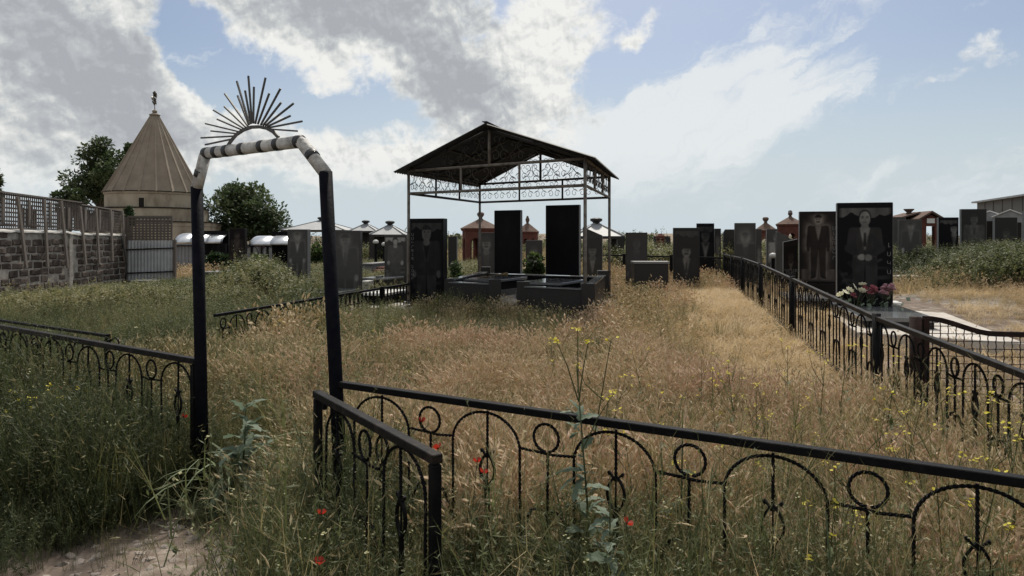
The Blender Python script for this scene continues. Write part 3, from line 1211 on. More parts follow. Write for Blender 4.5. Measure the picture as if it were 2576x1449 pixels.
def frustum(mb, r0, z0, r1, z1, n, rot, mi=0):
    vs = [(r0 * math.cos(2 * PI * k / n + rot), r0 * math.sin(2 * PI * k / n + rot), z0) for k in range(n)]
    vs += [(r1 * math.cos(2 * PI * k / n + rot), r1 * math.sin(2 * PI * k / n + rot), z1) for k in range(n)]
    fs = [(k, (k + 1) % n, n + (k + 1) % n, n + k) for k in range(n)]
    fs += [tuple(range(n))[::-1], tuple(range(n, 2 * n))]
    mb.add(vs, fs, mi)


def pavilion(name, label, px, half, pe, pa, d, n=4, roof='grey_roof', body='granite_dark', walls=(), rz=PI / 4, open_=True, base=0.3, group=None):
    c = wx(px, d)
    r = half / FOC * d
    ze, za = wz(pe, d), wz(pa, d)
    root = thing(name, label, 'pavilion', (c, d, 0), 0, group)
    k = 1 / math.cos(PI / n)
    if n == 4:
        k = math.sqrt(2)
    rc = r * k if n == 4 else r
    mb = MB()
    rr = 0.10
    vs, fs = [], []
    frustum(mb, rc, ze, rr * 1.4, za, n, rz)
    rf = part('roof', mb, MAT[roof], root)
    mb = MB()
    frustum(mb, rc * 1.005, ze - 0.11, rc * 1.005, ze - 0.003, n, rz)
    part('fascia', mb, MAT[body], root)
    for i in range(n):
        mb = MB()
        a = 2 * PI * i / n + rz
        mb.bar((rc * 1.0 * math.cos(a), rc * 1.0 * math.sin(a), ze + 0.015), (rr * math.cos(a), rr * math.sin(a), za + 0.015), 0.07, 0.05)
        part('hip_rib', mb, MAT[roof], rf)
    mb = MB()
    mb.lathe([(rr * 1.2, za - 0.04), (rr * 1.4, za + 0.06), (rr * 2.4, za + 0.12), (rr * 2.4, za + 0.2), (rr, za + 0.24)], 10)
    part('cap', mb, MAT[body], rf)
    for i in range(n):
        a = 2 * PI * i / n + rz
        mb = MB()
        x, y = rc * 0.86 * math.cos(a), rc * 0.86 * math.sin(a)
        mb.box(x - 0.13, x + 0.13, y - 0.13, y + 0.13, base - 0.3, ze - 0.112)
        part('column', mb, MAT[body], root)
    for (x0, x1) in walls:
        mb = MB()
        mb.box(x0 * r, x1 * r, r * 0.6, r * 0.7, base - 0.3, ze - 0.112)
        part('back_wall', mb, MAT[body], root)
    return root


pavilion('grave_pavilion', 'wide low grey hip-roofed pavilion behind the gate post', 808, 76, 579, 555, 44, base=0.3, walls=((0.25, 0.85),), group='hip-roofed pavilions')
pavilion('grave_pavilion', 'small grey pyramid-roofed pavilion right of the wide low one, its back dark', 920, 34, 581, 564, 41, walls=((-.8, .8),), group='hip-roofed pavilions')
pavilion('grave_pavilion', 'grey pyramid-roofed pavilion above the headstone with the woman', 981, 43, 590, 567, 35, walls=((-.8, .8),), group='hip-roofed pavilions')
pavilion('grave_pavilion', 'grey-roofed pavilion with dark columns right of the canopy', 1500, 61, 594, 563, 27, group='hip-roofed pavilions')


def arch_side(mb, w, z0, z1, ow, oz, t, M, sill=None):
    """one wall with an arched opening, as a solid of thickness t"""
    n = 10
    h2 = ow / 2
    spring = oz - h2
    arc = [(h2 * math.cos(PI * i / n), spring + h2 * 1.05 * math.sin(PI * i / n)) for i in range(n + 1)]
    zb = z0 if sill is None else sill
    if sill is not None:
        mb.prism([(-w / 2, z0), (w / 2, z0), (w / 2, sill), (-w / 2, sill)], 0, t, 0, M)
    # right pier + arch + left pier as one outline
    ol = [(h2, zb), (w / 2, zb), (w / 2, z1), (-w / 2, z1), (-w / 2, zb), (-h2, zb)] + [(x, z) for x, z in arc[::-1]]
    mb.prism(ol, 0, t, 0, M)


def chapel(name, label, px, half, pe, pa, d, n, rz, arch=0.55, sill=None, finial='urn', base=0.25):
    c = wx(px, d)
    r = half / FOC * d                       # eave radius
    ze, za = wz(pe, d), wz(pa, d)
    root = thing(name, label, 'chapel', (c, d, 0), 0)
    body = r * 0.90
    ap = body * math.cos(PI / n)
    side = 2 * body * math.sin(PI / n)
    for i in range(n):
        a = 2 * PI * i / n + rz + PI / n
        M = Matrix.Rotation(a + PI / 2, 4, 'Z') @ Matrix.Translation((0, -ap, 0))
        mb = MB()
        hh = ze - 0.16 - base
        arch_side(mb, side * 0.995, base - 0.4, ze - 0.17, side * arch, base + hh * 0.80, 0.16, M, None if sill is None else base + hh * sill)
        part('wall', mb, MAT['tuff_red'], root)
    mb = MB()
    frustum(mb, body * 1.04, ze - 0.168, r * 1.0, ze - 0.05, n, rz)
    part('cornice', mb, MAT['tuff_red'], root)
    mb = MB()
    frustum(mb, r * 1.02, ze - 0.048, 0.10, za, n, rz)
    rf = part('roof', mb, MAT['tuff_roof'], root)
    mb = MB()
    if finial == 'urn':
        mb.lathe([(0.09, za - 0.05), (0.10, za + 0.02), (0.07, za + 0.05), (0.15, za + 0.16), (0.17, za + 0.24), (0.12, za + 0.30), (0.06, za + 0.31)], 10)
    elif finial == 'bird':
        mb.lathe([(0.07, za - 0.05), (0.08, za + 0.06), (0.12, za + 0.16), (0.13, za + 0.26), (0.08, za + 0.36), (0.07, za + 0.42), (0.03, za + 0.48)], 10)
    else:
        mb.lathe([(0.09, za - 0.06), (0.10, za + 0.03), (0.06, za + 0.06), (0.11, za + 0.12), (0.13, za + 0.20), (0.10, za + 0.26)], 10)
        for k in range(6):
            a = 2 * PI * k / 6
            mb.tube([(0.10 * math.cos(a), 0.10 * math.sin(a), za + 0.25), (0.08 * math.cos(a), 0.08 * math.sin(a), za + 0.33), (0.02 * math.cos(a), 0.02 * math.sin(a), za + 0.36)], 0.025, 5)
    part('finial', mb, MAT['tuff_roof'], rf)
    mb = MB()
    frustum(mb, body * 1.12, base - 0.5, body * 1.12, base - 0.02, n, rz)
    part('plinth', mb, MAT['tuff_red'], root)
    return root


chapel('red_chapel', 'red tuff chapel with a tall arched opening behind the canopy pole', 1209, 54, 572, 551, 31, 6, R(-15), 0.52, None, 'urn')
chapel('red_chapel', 'small red tuff chapel with a bird-like finial seen between the two black slabs', 1327, 30, 581, 562, 43, 8, R(10), 0.42, 0.25, 'bird')
chapel('red_chapel', 'red tuff chapel with a shallow brown roof and square knob right of the fence end', 1926, 37, 577, 561, 36, 4, R(28), 0.5, None, 'urn')
chapel('red_rotunda', 'open red tuff rotunda with a crown-shaped finial left of the man with the moustache', 1988, 36, 562, 546, 38, 8, R(9), 0.66, 0.32, 'crown')


def build_gable_chapel():
    d = 26.0
    cx = wx(2341, d)
    p = d / FOC
    root = thing('red_gable_chapel', 'red tuff chapel with a gable, white plaque and stone urn', 'chapel', (cx, d, 0), R(-8))
    hw = 31 * p
    ze, za = wz(552, d), wz(535, d)
    mb = MB()
    zt = wz(569, d)
    mb.prism([(-hw * .8, zt), (hw * .8, zt), (hw * .8, ze - 0.02), (0, za - 0.08), (-hw * .8, ze - 0.02)], 0, 0.25)
    part('gable_wall', mb, MAT['tuff_red'], root)
    for sx in (-1, 1):
        mb = MB()
        mb.prism([(sx * hw * .57 - .12, -0.1), (sx * hw * .57 + .12, -0.1), (sx * hw * .57 + .15, 0.5), (sx * hw * .57 + .10, 0.7), (sx * hw * .57 + .12, zt - 0.003), (sx * hw * .57 - .12, zt - 0.003), (sx * hw * .57 - .10, 0.7), (sx * hw * .57 - .15, 0.5)], 0.0, 0.25)
        part('pillar', mb, MAT['tuff_red'], root)
    mb = MB()
    mb.box(-hw * .8, hw * .8, 1.6, 1.8, -0.1, ze - 0.1)
    part('back_wall', mb, MAT['tuff_red'], root)
    for sx in (-1, 1):
        mb = MB()
        vs = [(0, -0.15, za), (sx * hw, -0.15, ze - 0.04), (sx * hw, 2.2, ze - 0.04), (0, 2.2, za)]
        vs += [(x, y, z + 0.07) for x, y, z in vs]
        mb.add(vs, [(0, 1, 2, 3), (7, 6, 5, 4), (0, 4, 5, 1), (1, 5, 6, 2), (2, 6, 7, 3), (3, 7, 4, 0)])
        part('roof_slope', mb, MAT['tuff_roof'], root)
    mb = MB()
    vs = [(-hw * .3, 0.5, za - 0.0), (-hw * 2.1, 0.6, ze), (-hw * 2.1, 2.4, ze), (-hw * .3, 2.1, za)]
    vs += [(x, y, z + 0.06) for x, y, z in vs]
    mb.add(vs, [(0, 1, 2, 3), (7, 6, 5, 4), (0, 4, 5, 1), (1, 5, 6, 2), (2, 6, 7, 3), (3, 7, 4, 0)])
    part('roof_slope', mb, MAT['tuff_roof'], root)
    mb = MB()
    mb.box(-hw * 1.9, -hw * .81, 0.8, 2.0, -0.1, ze - 0.02)
    part('side_wall', mb, MAT['tuff_red'], root)
    mb = MB()
    mb.box(-9 * p, 9 * p, -0.03, -0.003, wz(561.5, d), wz(549.5, d))
    part('plaque', mb, MAT['marble'], root)
    mb = MB()
    x = -24 * p
    z0 = wz(536, d)
    mb.lathe([(0.10, z0 - 0.1), (0.08, z0), (0.12, z0 + 0.03), (0.08, z0 + 0.06), (0.17, z0 + 0.15), (0.20, z0 + 0.2), (0.16, z0 + 0.19)], 12, x, 1.0)
    part('urn', mb, MAT['tuff_roof'], root)


build_gable_chapel()


def build_sheds():
    root = thing('warehouse', 'long grey warehouse wall under a pale sloping roof edge', 'warehouse', (wx(2458, 60), 60, 0))
    x1, y1 = wx(2700, 43) - wx(2458, 60), 43 - 60
    dr = math.atan2(y1, x1)
    ln = math.hypot(x1, y1)
    root.rotation_euler.z = dr
    zt = wz(511, 60)
    mb = MB()
    mb.box(0, ln, 0, 8, -0.3, zt)
    part('wall', mb, MAT['hall_wall'], root)
    mb = MB()
    mb.box(-0.3, ln, -0.35, 8.2, zt + 0.003, zt + 0.14)
    part('roof', mb, MAT['grey_roof'], root)
    for k in range(1, 9):
        mb = MB()
        mb.box(ln * k / 9 - 0.05, ln * k / 9 + 0.05, -0.06, -0.003, -0.3, zt - 0.05)
        part('cladding_seam', mb, MAT['hall_wall'], root)
    for (lab, px, hw, pa, pe, d, ln2) in (('white-roofed shed with a zinc gable in front of the warehouse, left one', 2490, 17, 532, 541, 40, 4.5),
                                          ('white-roofed shed with a zinc gable in front of the warehouse, right one', 2541, 26, 529, 544, 38, 5.0)):
        c = wx(px, d)
        r = thing('zinc_shed', lab, 'shed', (c, d, 0), R(-38), 'zinc sheds by the warehouse')
        h = hw * d / FOC * 1.25
        za, ze = wz(pa, d), wz(pe, d)
        mb = MB()
        mb.prism([(-h, -0.2), (h, -0.2), (h, ze), (0, za), (-h, ze)], 0, ln2)
        part('wall', mb, MAT['zinc_dull'], r)
        for sx in (-1, 1):
            mb = MB()
            vs = [(0, -0.1, za + 0.01), (sx * (h + .12), -0.1, ze - 0.05), (sx * (h + .12), ln2 + .1, ze - 0.05), (0, ln2 + .1, za + 0.01)]
            vs += [(x, y, z + 0.05) for x, y, z in vs]
            mb.add(vs, [(0, 1, 2, 3), (7, 6, 5, 4), (0, 4, 5, 1), (1, 5, 6, 2), (2, 6, 7, 3), (3, 7, 4, 0)])
            part('roof', mb, MAT['white_roof'], r)
        mb = MB()
        mb.box(-h * .7, h * .7, -0.02, -0.003, 0.3, ze - 0.35)
        part('opening', mb, MAT['shadow_gap'], r)


build_sheds()

# ------------------------------------------------------------------ canopy over the two black slabs
CFL, CFR = Vector((wx(1028, 13.3), 13.3)), Vector((wx(1472, 11.2), 11.2))
CBL, CBR = Vector((wx(1207, 16.6), 16.6)), Vector((wx(1533, 14.6), 14.6))
C0 = CFL.copy()


def cpt(s, t, z):
    a = CFL.lerp(CFR, s)
    b = CBL.lerp(CBR, s)
    p = a.lerp(b, t) - C0
    return Vector((p.x, p.y, z))


def scroll_curve(w, h, flip=1):
    """one S-shaped scroll: a wide coil below, a stem, a small coil above"""
    pts = []
    cx, cz, r = 0.25 * w, 0.27 * h, 0.23 * h
    for i in range(15):
        t = i / 14
        rr = r * (0.25 + 0.75 * t)
        a = -PI * 0.9 + 2 * PI * 1.15 * (t) + PI * 0.5
        pts.append((cx + rr * math.cos(-a) * 0.95, cz + rr * math.sin(-a)))
    ex, ez = pts[-1]
    tx, tz, tr = 0.20 * w, 0.84 * h, 0.14 * h
    for i in range(1, 7):
        t = i / 7
        x = (1 - t) ** 2 * ex + 2 * t * (1 - t) * (0.02 * w) + t * t * (0.04 * w)
        z = (1 - t) ** 2 * ez + 2 * t * (1 - t) * (0.55 * h) + t * t * (0.82 * h)
        pts.append((x, z))
    for i in range(10):
        t = i / 9
        a = PI - 2 * PI * 0.85 * t
        rr = tr * (1 - 0.6 * t)
        pts.append((tx + rr * math.cos(a), tz + rr * math.sin(a)))
    return pts


def scroll_panel(name, A, B, zb, zt, n, root, matname='scroll_iron', rad=0.0055, top=None):
    """n pairs of scrolls in the bay from A to B (canopy points without height)"""
    mb = MB()
    for i in range(n):
        for sgn in (-1, 1):
            c = (i + 0.5) / n
            L_ = (B - A).length / n
            zt2 = zt if top is None else top(c) - 0.02
            h = zt2 - zb
            if h < 0.14:
                continue
            P = []
            for (x, z) in scroll_curve(L_ * 0.98, h):
                f = c + sgn * x / L_ / n
                p = A.lerp(B, f)
                P.append((p.x, p.y, zb + z))
            mb.tube(P, rad, 4, cap=False)
    if mb.v:
        part(name, mb, MAT[matname], root)


def build_canopy():
    root = thing('grave_canopy', 'open metal canopy with a dark corrugated gable roof and scrollwork over the black slabs', 'canopy', (C0.x, C0.y, 0))
    ZL, ZU, ZR = 2.46, 2.90, 3.56
    P = lambda s, t, z: cpt(s, t, z)
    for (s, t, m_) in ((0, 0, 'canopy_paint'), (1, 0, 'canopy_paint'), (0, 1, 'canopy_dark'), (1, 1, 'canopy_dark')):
        mb = MB()
        q = P(s, t, 0)
        g = hz(q.x + C0.x, q.y + C0.y)
        mb.tube([(q.x, q.y, g - 0.2), (q.x, q.y, ZU + 0.02)], 0.029, 10)
        part('post', mb, MAT['canopy_paint'], root, True)
        mb = MB()
        mb.box(q.x - 0.09, q.x + 0.09, q.y - 0.09, q.y + 0.09, g, g + 0.05)
        part('foot_plate', mb, MAT['basalt'], root)
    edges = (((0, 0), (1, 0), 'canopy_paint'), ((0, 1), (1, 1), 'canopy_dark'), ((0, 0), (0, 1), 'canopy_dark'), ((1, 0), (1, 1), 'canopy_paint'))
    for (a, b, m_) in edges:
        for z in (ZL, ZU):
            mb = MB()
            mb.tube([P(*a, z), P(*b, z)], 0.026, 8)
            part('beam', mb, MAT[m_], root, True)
        for f in (1 / 3, 2 / 3):
            sa = (a[0] + (b[0] - a[0]) * f, a[1] + (b[1] - a[1]) * f)
            mb = MB()
            mb.tube([P(*sa, ZL), P(*sa, ZU)], 0.024, 6)
            part('strut', mb, MAT[m_], root, True)
        A, B = P(*a, 0), P(*b, 0)
        for k in range(3):
            scroll_panel('scrollwork', A.lerp(B, k / 3 + 0.012), A.lerp(B, (k + 1) / 3 - 0.012), ZL + 0.03, ZU - 0.03, 3 if a[1] == b[1] else 3, root)
    # gables
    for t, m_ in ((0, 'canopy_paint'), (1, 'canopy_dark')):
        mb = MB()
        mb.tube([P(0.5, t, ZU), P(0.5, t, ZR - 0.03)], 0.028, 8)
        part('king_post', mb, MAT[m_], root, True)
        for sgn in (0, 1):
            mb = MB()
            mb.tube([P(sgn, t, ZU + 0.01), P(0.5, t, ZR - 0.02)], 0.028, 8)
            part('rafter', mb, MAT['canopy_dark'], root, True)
        A, B = P(0, t, 0), P(1, t, 0)
        for (f0, f1, n) in ((0.10, 0.30, 2), (0.30, 0.49, 2), (0.51, 0.70, 2), (0.70, 0.90, 2)):
            def tp(c, f0=f0, f1=f1):
                f = f0 + (f1 - f0) * c
                return ZU + (ZR - ZU) * (1 - abs(2 * f - 1)) - 0.04
            scroll_panel('scrollwork', A.lerp(B, f0), A.lerp(B, f1), ZU + 0.03, 0, n, root, top=tp)
    for t in (0.33, 0.67):
        for sgn in (0, 1):
            mb = MB()
            mb.tube([P(sgn, t, ZU + 0.01), P(0.5, t, ZR - 0.03)], 0.026, 6)
            part('rafter', mb, MAT['canopy_dark'], root)
    for s in (0.02, 0.25, 0.5, 0.75, 0.98):
        mb = MB()
        z = ZU + (ZR - ZU) * (1 - abs(2 * s - 1)) + 0.015
        mb.tube([P(s, -0.03, z), P(s, 1.03, z)], 0.022, 6)
        part('purlin', mb, MAT['canopy_dark'], root)
    # corrugated sheets
    for sgn in (0, 1):
        n = 44 * 4
        vs, fs = [], []
        rows = 3
        for i in range(n + 1):
            t = -0.075 + 1.15 * i / n
            w = 0.016 * math.sin(2 * PI * i / 4)
            for j in range(rows + 1):
                f = j / rows
                s = (-0.058 + (0.5 + 0.058) * f) if sgn == 0 else (1.058 - (0.5 + 0.058) * f)
                z = ZU + (ZR - ZU) * (1 - abs(2 * s - 1)) + 0.045 + w
                q = P(s, t, z)
                vs.append(q)
        for i in range(n):
            for j in range(rows):
                a = i * (rows + 1) + j
                fs.append((a, a + 1, a + rows + 2, a + rows + 1) if sgn == 0 else (a, a + rows + 1, a + rows + 2, a + 1))
        mb = MB()
        mb.add(vs, fs)
        o = part('roof_sheet', mb, MAT['roof_sheet'], root)
        sm = o.modifiers.new('thick', 'SOLIDIFY')
        sm.thickness = 0.006
    mb = MB()
    mb.bar(P(0.5, -0.075, ZR + 0.085), P(0.5, 1.075, ZR + 0.085), 0.09, 0.010)
    part('ridge_cap', mb, MAT['roof_sheet'], root)


build_canopy()
# ------------------------------------------------------------------ wrought-iron fences
RAILZ = 0.85
FJ = random.Random(77)


def fence_meshes(hi=True, m_=0.615, metal='iron', hw=0.178, bar=0.0072):
    rate, step = (85.0, 0.010) if hi else (0.0, 0.05)
    na = 26 if hi else 10
    F_ = {}
    b = MB()
    zs = 0.655
    arc = [(-hw * math.cos(PI * i / na), 0, zs + (0.805 - zs) * math.sin(PI * i / na)) for i in range(na + 1)]
    b.twist([(-hw, 0, 0.10)] + arc + [(hw, 0, 0.10)], bar, rate, step=step)
    F_['arch'] = b.mesh('arch', MAT[metal])
    b = MB()
    b.twist([(0, 0, 0.812), (0, 0, 0.62)], bar, rate, step=step)
    n = 10 if hi else 6
    for sgn in (-1, 1):
        b.twist([(sgn * 0.038 * math.sin(PI * i / n) ** 0.8, 0, 0.62 - 0.15 * i / n) for i in range(n + 1)], 0.006, 0, 0.009)
        b.twist([(sgn * (0.003 + 0.03 * math.sin(t)), 0, 0.60 + 0.028 * math.sin(t * 1.3) + 0.006 * t) for t in np.linspace(0, 2.2, 8)], 0.005, 0, 0.008)
    b.twist([(0, 0, 0.625), (0, 0, 0.47)], 0.004, 0)
    b.twist([(0, 0, 0.47), (0, 0, 0.10)], 0.0165, 0, 0.008)
    F_['leaf_bar'] = b.mesh('leaf_bar', MAT[metal])
    g = m_ / 2
    b = MB()
    n = 28 if hi else 12
    b.twist([(g + 0.060 * math.sin(a), 0, 0.735 - 0.060 * math.cos(a)) for a in np.linspace(0.15, 2 * PI - 0.05, n)], bar, rate, step=step)
    F_['ring'] = b.mesh('ring', MAT[metal])
    b = MB()
    b.twist([(hw, 0, 0.672), (g - 0.03, 0, 0.668), (g + 0.03, 0, 0.664), (m_ - hw, 0, 0.672)], bar, rate, step=step)
    F_['connector'] = b.mesh('connector', MAT[metal])
    b = MB()
    b.twist([(g, 0, 0.668), (g, 0, 0.10)], bar, rate, step=step)
    F_['short_bar'] = b.mesh('short_bar', MAT[metal])
    b = MB()
    for sgn in (-1, 1):
        b.twist([(g + sgn * 0.0, 0, 0.40), (g + sgn * 0.035, 0, 0.425), (g + sgn * 0.07, 0, 0.415), (g + sgn * 0.095, 0, 0.37), (g + sgn * 0.11, 0, 0.32), (g + sgn * (g - hw), 0, 0.29)], bar, rate, step=step)
    F_['scroll'] = b.mesh('scroll', MAT[metal])
    return F_


FH = fence_meshes(True)
FL_ = fence_meshes(False, metal='iron', bar=0.0088)
FW = fence_meshes(True, metal='iron', bar=0.0085)


def rail_bar(root, a, b, metal='iron', w=0.044, t=0.040, name='rail'):
    mb = MB()
    mb.bar(a, b, w, t)
    return part(name, mb, MAT[metal], root, bevel=0.003)


def modules(root, fm, s0, m_, n, zoff, first_gap=True, last_gap=True, xscale=1.0):
    for k in range(n):
        x = s0 + k * m_
        zo = zoff(x)
        for nm in ('arch', 'leaf_bar', 'ring', 'connector', 'short_bar', 'scroll'):
            if nm in ('ring', 'connector', 'short_bar', 'scroll') and k == n - 1 and not last_gap:
                continue
            o = link(nm, fm[nm], root, (x + FJ.uniform(-.004, .004), FJ.uniform(-.002, .002), zo + FJ.uniform(-.003, 0)), (FJ.uniform(-.012, .012), 0, FJ.uniform(-.02, .02)))
            if xscale != 1.0:
                o.scale.x = xscale


GL, GR = Vector((-1.925, 4.2)), Vector((-0.945, 3.58))           # gate posts
FD = (Vector((1.60, 2.13)) - GR).normalized()


def build_front_fences():
    rz = math.atan2(FD.y, FD.x)
    root = thing('front_fence', 'low black wrought-iron fence with twisted arches and rings right of the gate', 'fence', (GR.x, GR.y, 0), rz)
    L_ = 3.9
    rail_bar(root, (0.02, 0, RAILZ - 0.012), (L_, 0, RAILZ - 0.012), w=0.042, t=0.032)
    rail_bar(root, (0.02, 0, 0.10), (L_, 0, 0.10), name='bottom_rail', w=0.03, t=0.03)
    modules(root, FH, 0.335, 0.618, 6, lambda x: 0.0)
    # left run
    P1 = Vector((-4.39, 5.85))
    d = (P1 - GL).normalized()
    rz = math.atan2(d.y, d.x)
    root = thing('front_fence', 'low black wrought-iron fence with twisted arches and rings left of the gate', 'fence', (GL.x, GL.y, 0), rz)
    L_ = 5.4
    rail_bar(root, (0.02, 0, RAILZ - 0.012), (L_, 0, RAILZ - 0.012), 'iron_worn', w=0.043, t=0.036)
    rail_bar(root, (0.02, 0, 0.10), (L_, 0, 0.10), name='bottom_rail', w=0.03, t=0.03)
    mb = MB()
    mb.box(0.03, 0.065, -0.02, 0.02, -0.1, RAILZ - 0.035)
    part('stile', mb, MAT['iron'], root)
    modules(root, FH, 0.243, 0.583, 9, lambda x: 0.0, xscale=0.95)
    # open leaf
    A, B = Vector((-0.955, 3.335)), Vector((-0.255, 2.345))
    d = (B - A).normalized()
    rz = math.atan2(d.y, d.x)
    root = thing('gate_leaf', 'open black iron gate leaf swung towards the camera', 'gate leaf', (A.x, A.y, 0), rz)
    L_ = (B - A).length
    rail_bar(root, (0, 0, RAILZ - 0.012), (L_, 0, RAILZ - 0.012), 'iron_worn', w=0.042, t=0.034)
    rail_bar(root, (0.02, 0, 0.10), (L_ - .02, 0, 0.10), name='bottom_rail', w=0.03, t=0.03)
    for x in (0.02, L_ - 0.02):
        mb = MB()
        mb.box(x - 0.018, x + 0.018, -0.018, 0.018, 0.08, RAILZ - 0.033)
        part('stile', mb, MAT['iron'], root, bevel=0.003)
    modules(root, FH, 0.29, 0.645, 2, lambda x: 0.0, last_gap=False)
    for z in (0.75, 0.3):
        mb = MB()
        mb.tube([(-0.02, 0.05, z), (-0.02, 0.05, z + 0.08)], 0.015, 8)
        part('hinge', mb, MAT['iron'], root)


build_front_fences()


def build_gateway():
    d = (GR - GL).normalized()
    rz = math.atan2(d.y, d.x)
    root = thing('gateway_arch', 'tall black gateway pipe arch with a white black-banded top and iron sunburst', 'gateway', (GL.x, GL.y, 0), rz)

    def lp(px, py):
        s = on_line(px, GL, d)
        dd = GL.y + s * d.y
        return Vector((s, 0, wz(py, dd)))
    r = 0.0345
    a0, a1 = lp(512.5, 1262), lp(495, 470)
    b0, b1 = lp(866, 1400), lp(819, 432)
    a0.z = min(a0.z, -0.1)
    b0.z = min(b0.z, -0.1)
    c0, c1 = lp(517, 386), lp(757, 356)

    def seg(name, p, q, mt, rr=r, n=20):
        mb = MB()
        mb.tube([p, q], rr, n)
        return part(name, mb, MAT[mt], root, True)
    def tube2(name, pts, mt, rr=r):
        mb = MB()
        mb.tube(pts, rr, 20)
        o = part(name, mb, MAT[mt], root, True)
        return o
    tube2('post', [a0, a0.lerp(a1, 0.5) + Vector((0.002, 0, 0)), a1], 'post_black', r * 1.03)
    tube2('post', [b0, b0.lerp(b1, 0.5) + Vector((0.003, 0, 0)), b1], 'post_black', r * 1.03)
    tube2('arch_pipe', [a1 - (a1 - a0).normalized() * 0.01, c0 + (a1 - c0) * 0.06, c0 + (c1 - c0) * 0.012, c0.lerp(c1, 0.5), c1 + (c0 - c1) * 0.012, c1 + (b1 - c1) * 0.06, b1 - (b1 - b0).normalized() * 0.01], 'post_white')
    for (p, q, f) in ((a1, c0, 0.40), (c0, c1, 0.02), (c0, c1, 0.135), (c0, c1, 0.255), (c0, c1, 0.425), (c0, c1, 0.63), (c0, c1, 0.785), (c0, c1, 0.985), (c1, b1, 0.47)):
        dr = (q - p).normalized()
        m = p.lerp(q, f)
        seg('painted_band', m - dr * 0.020, m + dr * 0.020, 'band_black', r * 1.045)
    # sunburst on the top pipe
    s0, s1 = lp(571, 371), lp(701, 345)
    base = [(571, 371), (580, 356), (594, 339), (612, 327), (632, 320), (652, 319), (672, 323), (688, 332), (701, 346)]
    mb = MB()
    mb.twist([lp(*p) for p in base], 0.013, 0, 0.008)
    part('sun_arc', mb, MAT['sun_metal'], root)
    sc = 650 / 1570 / 1.5652

    def zp(x, y):
        return (479.2 + x * sc, 159.7 + y * sc)
    rays = [((140, 773), (380, 722)), ((100, 708), (425, 690)), ((195, 642), (445, 668)), ((142, 572), (455, 648)), ((254, 530), (490, 632)),
            ((218, 443), (510, 620)), ((322, 410), (525, 605)), ((325, 286), (545, 595)), ((448, 305), (555, 585)), ((440, 168), (562, 580)),
            ((519, 258), (575, 575)), ((550, 118), (585, 570)), ((603, 222), (597, 572)), ((714, 134), (615, 575)), ((750, 282), (640, 578)),
            ((856, 238), (668, 585)), ((862, 372), (690, 590)), ((980, 380), (712, 592)), ((950, 498), (730, 600)), ((1062, 550), (748, 610)), ((1016, 643), (765, 625))]
    for tip, bs in rays:
        mb = MB()
        p, q = lp(*zp(*tip)), lp(*zp(*bs))
        mb.bar(p, q, 0.0088, 0.0088, up=(0, 1, 0))
        part('ray', mb, MAT['sun_metal'], root)


build_gateway()

RF0, RFD = Vector((2.50, 2.25)), Vector((0.187, 0.9824)).normalized()


def right_x(y):
    return RF0.x + (np.asarray(y) - RF0.y) * RFD.x / RFD.y


def build_right_fence():
    rz = math.atan2(RFD.y, RFD.x)
    root = thing('side_fence', 'long black iron fence with arches running back on the right of the dry yard', 'fence', (RF0.x, RF0.y, 0), rz)

    def zr(s):
        x, y = RF0.x + s * RFD.x, RF0.y + s * RFD.y
        return 0.85 + 0.33 * float(ss(3.2, 14.5, y))
    posts = [0.2, on_line(2205, RF0, RFD), on_line(1993, RF0, RFD), on_line(1913, RF0, RFD), on_line(1868, RF0, RFD), on_line(1841, RF0, RFD), on_line(1822, RF0, RFD)]
    for i, s in enumerate(posts):
        mb = MB()
        z = zr(s)
        mb.tube([(s, 0, z - 1.0), (s, 0, z + 0.03)], 0.036, 12)
        part('post', mb, MAT['iron'], root, True)
    ends = posts
    for a, b in zip(ends[:-1], ends[1:]):
        rail_bar(root, (a + .036, 0, zr(a) - 0.012), (b - .036, 0, zr(b) - 0.012), 'iron_worn', w=0.044, t=0.038)
        rail_bar(root, (a + .036, 0, zr(a) - 0.75), (b - .036, 0, zr(b) - 0.75), 'iron', w=0.03, t=0.03, name='bottom_rail')
    L_ = posts[-1]
    n = int(L_ / 0.56)
    for k in range(n):
        s = 0.35 + k * 0.56
        fm = FW if s < 4.5 else FL_
        for nm in ('arch', 'leaf_bar', 'ring', 'connector', 'short_bar', 'scroll'):
            if s > 11 and nm == 'scroll':
                continue
            o = link(nm, fm[nm], root, (s, 0, zr(s) - 0.85))
            o.scale.x = 0.91
    # back fence closing the yard
    E = RF0 + RFD * L_
    d = 20.5
    B = Vector((wx(1490, d), d))
    dr = (B - E).normalized()
    root = thing('back_fence', 'black iron arched fence across the back of the dry yard', 'fence', (E.x, E.y, 0), math.atan2(dr.y, dr.x))
    ln = (B - E).length
    zo = 0.25
    rail_bar(root, (0, 0, RAILZ + zo - .012), (ln, 0, RAILZ + zo - .012))
    rail_bar(root, (0, 0, 0.1 + zo), (ln, 0, 0.1 + zo), name='bottom_rail', w=0.03, t=0.03)
    for s in (on_line(1571, E, dr), on_line(1690, E, dr)):
        mb = MB()
        mb.box(s - 0.04, s + 0.04, -0.04, 0.04, 0.1, RAILZ + zo + 0.04)
        part('post', mb, MAT['iron'], root)
    modules(root, FL_, 0.4, 0.615, int(ln / 0.615) - 1, lambda x: zo)


build_right_fence()


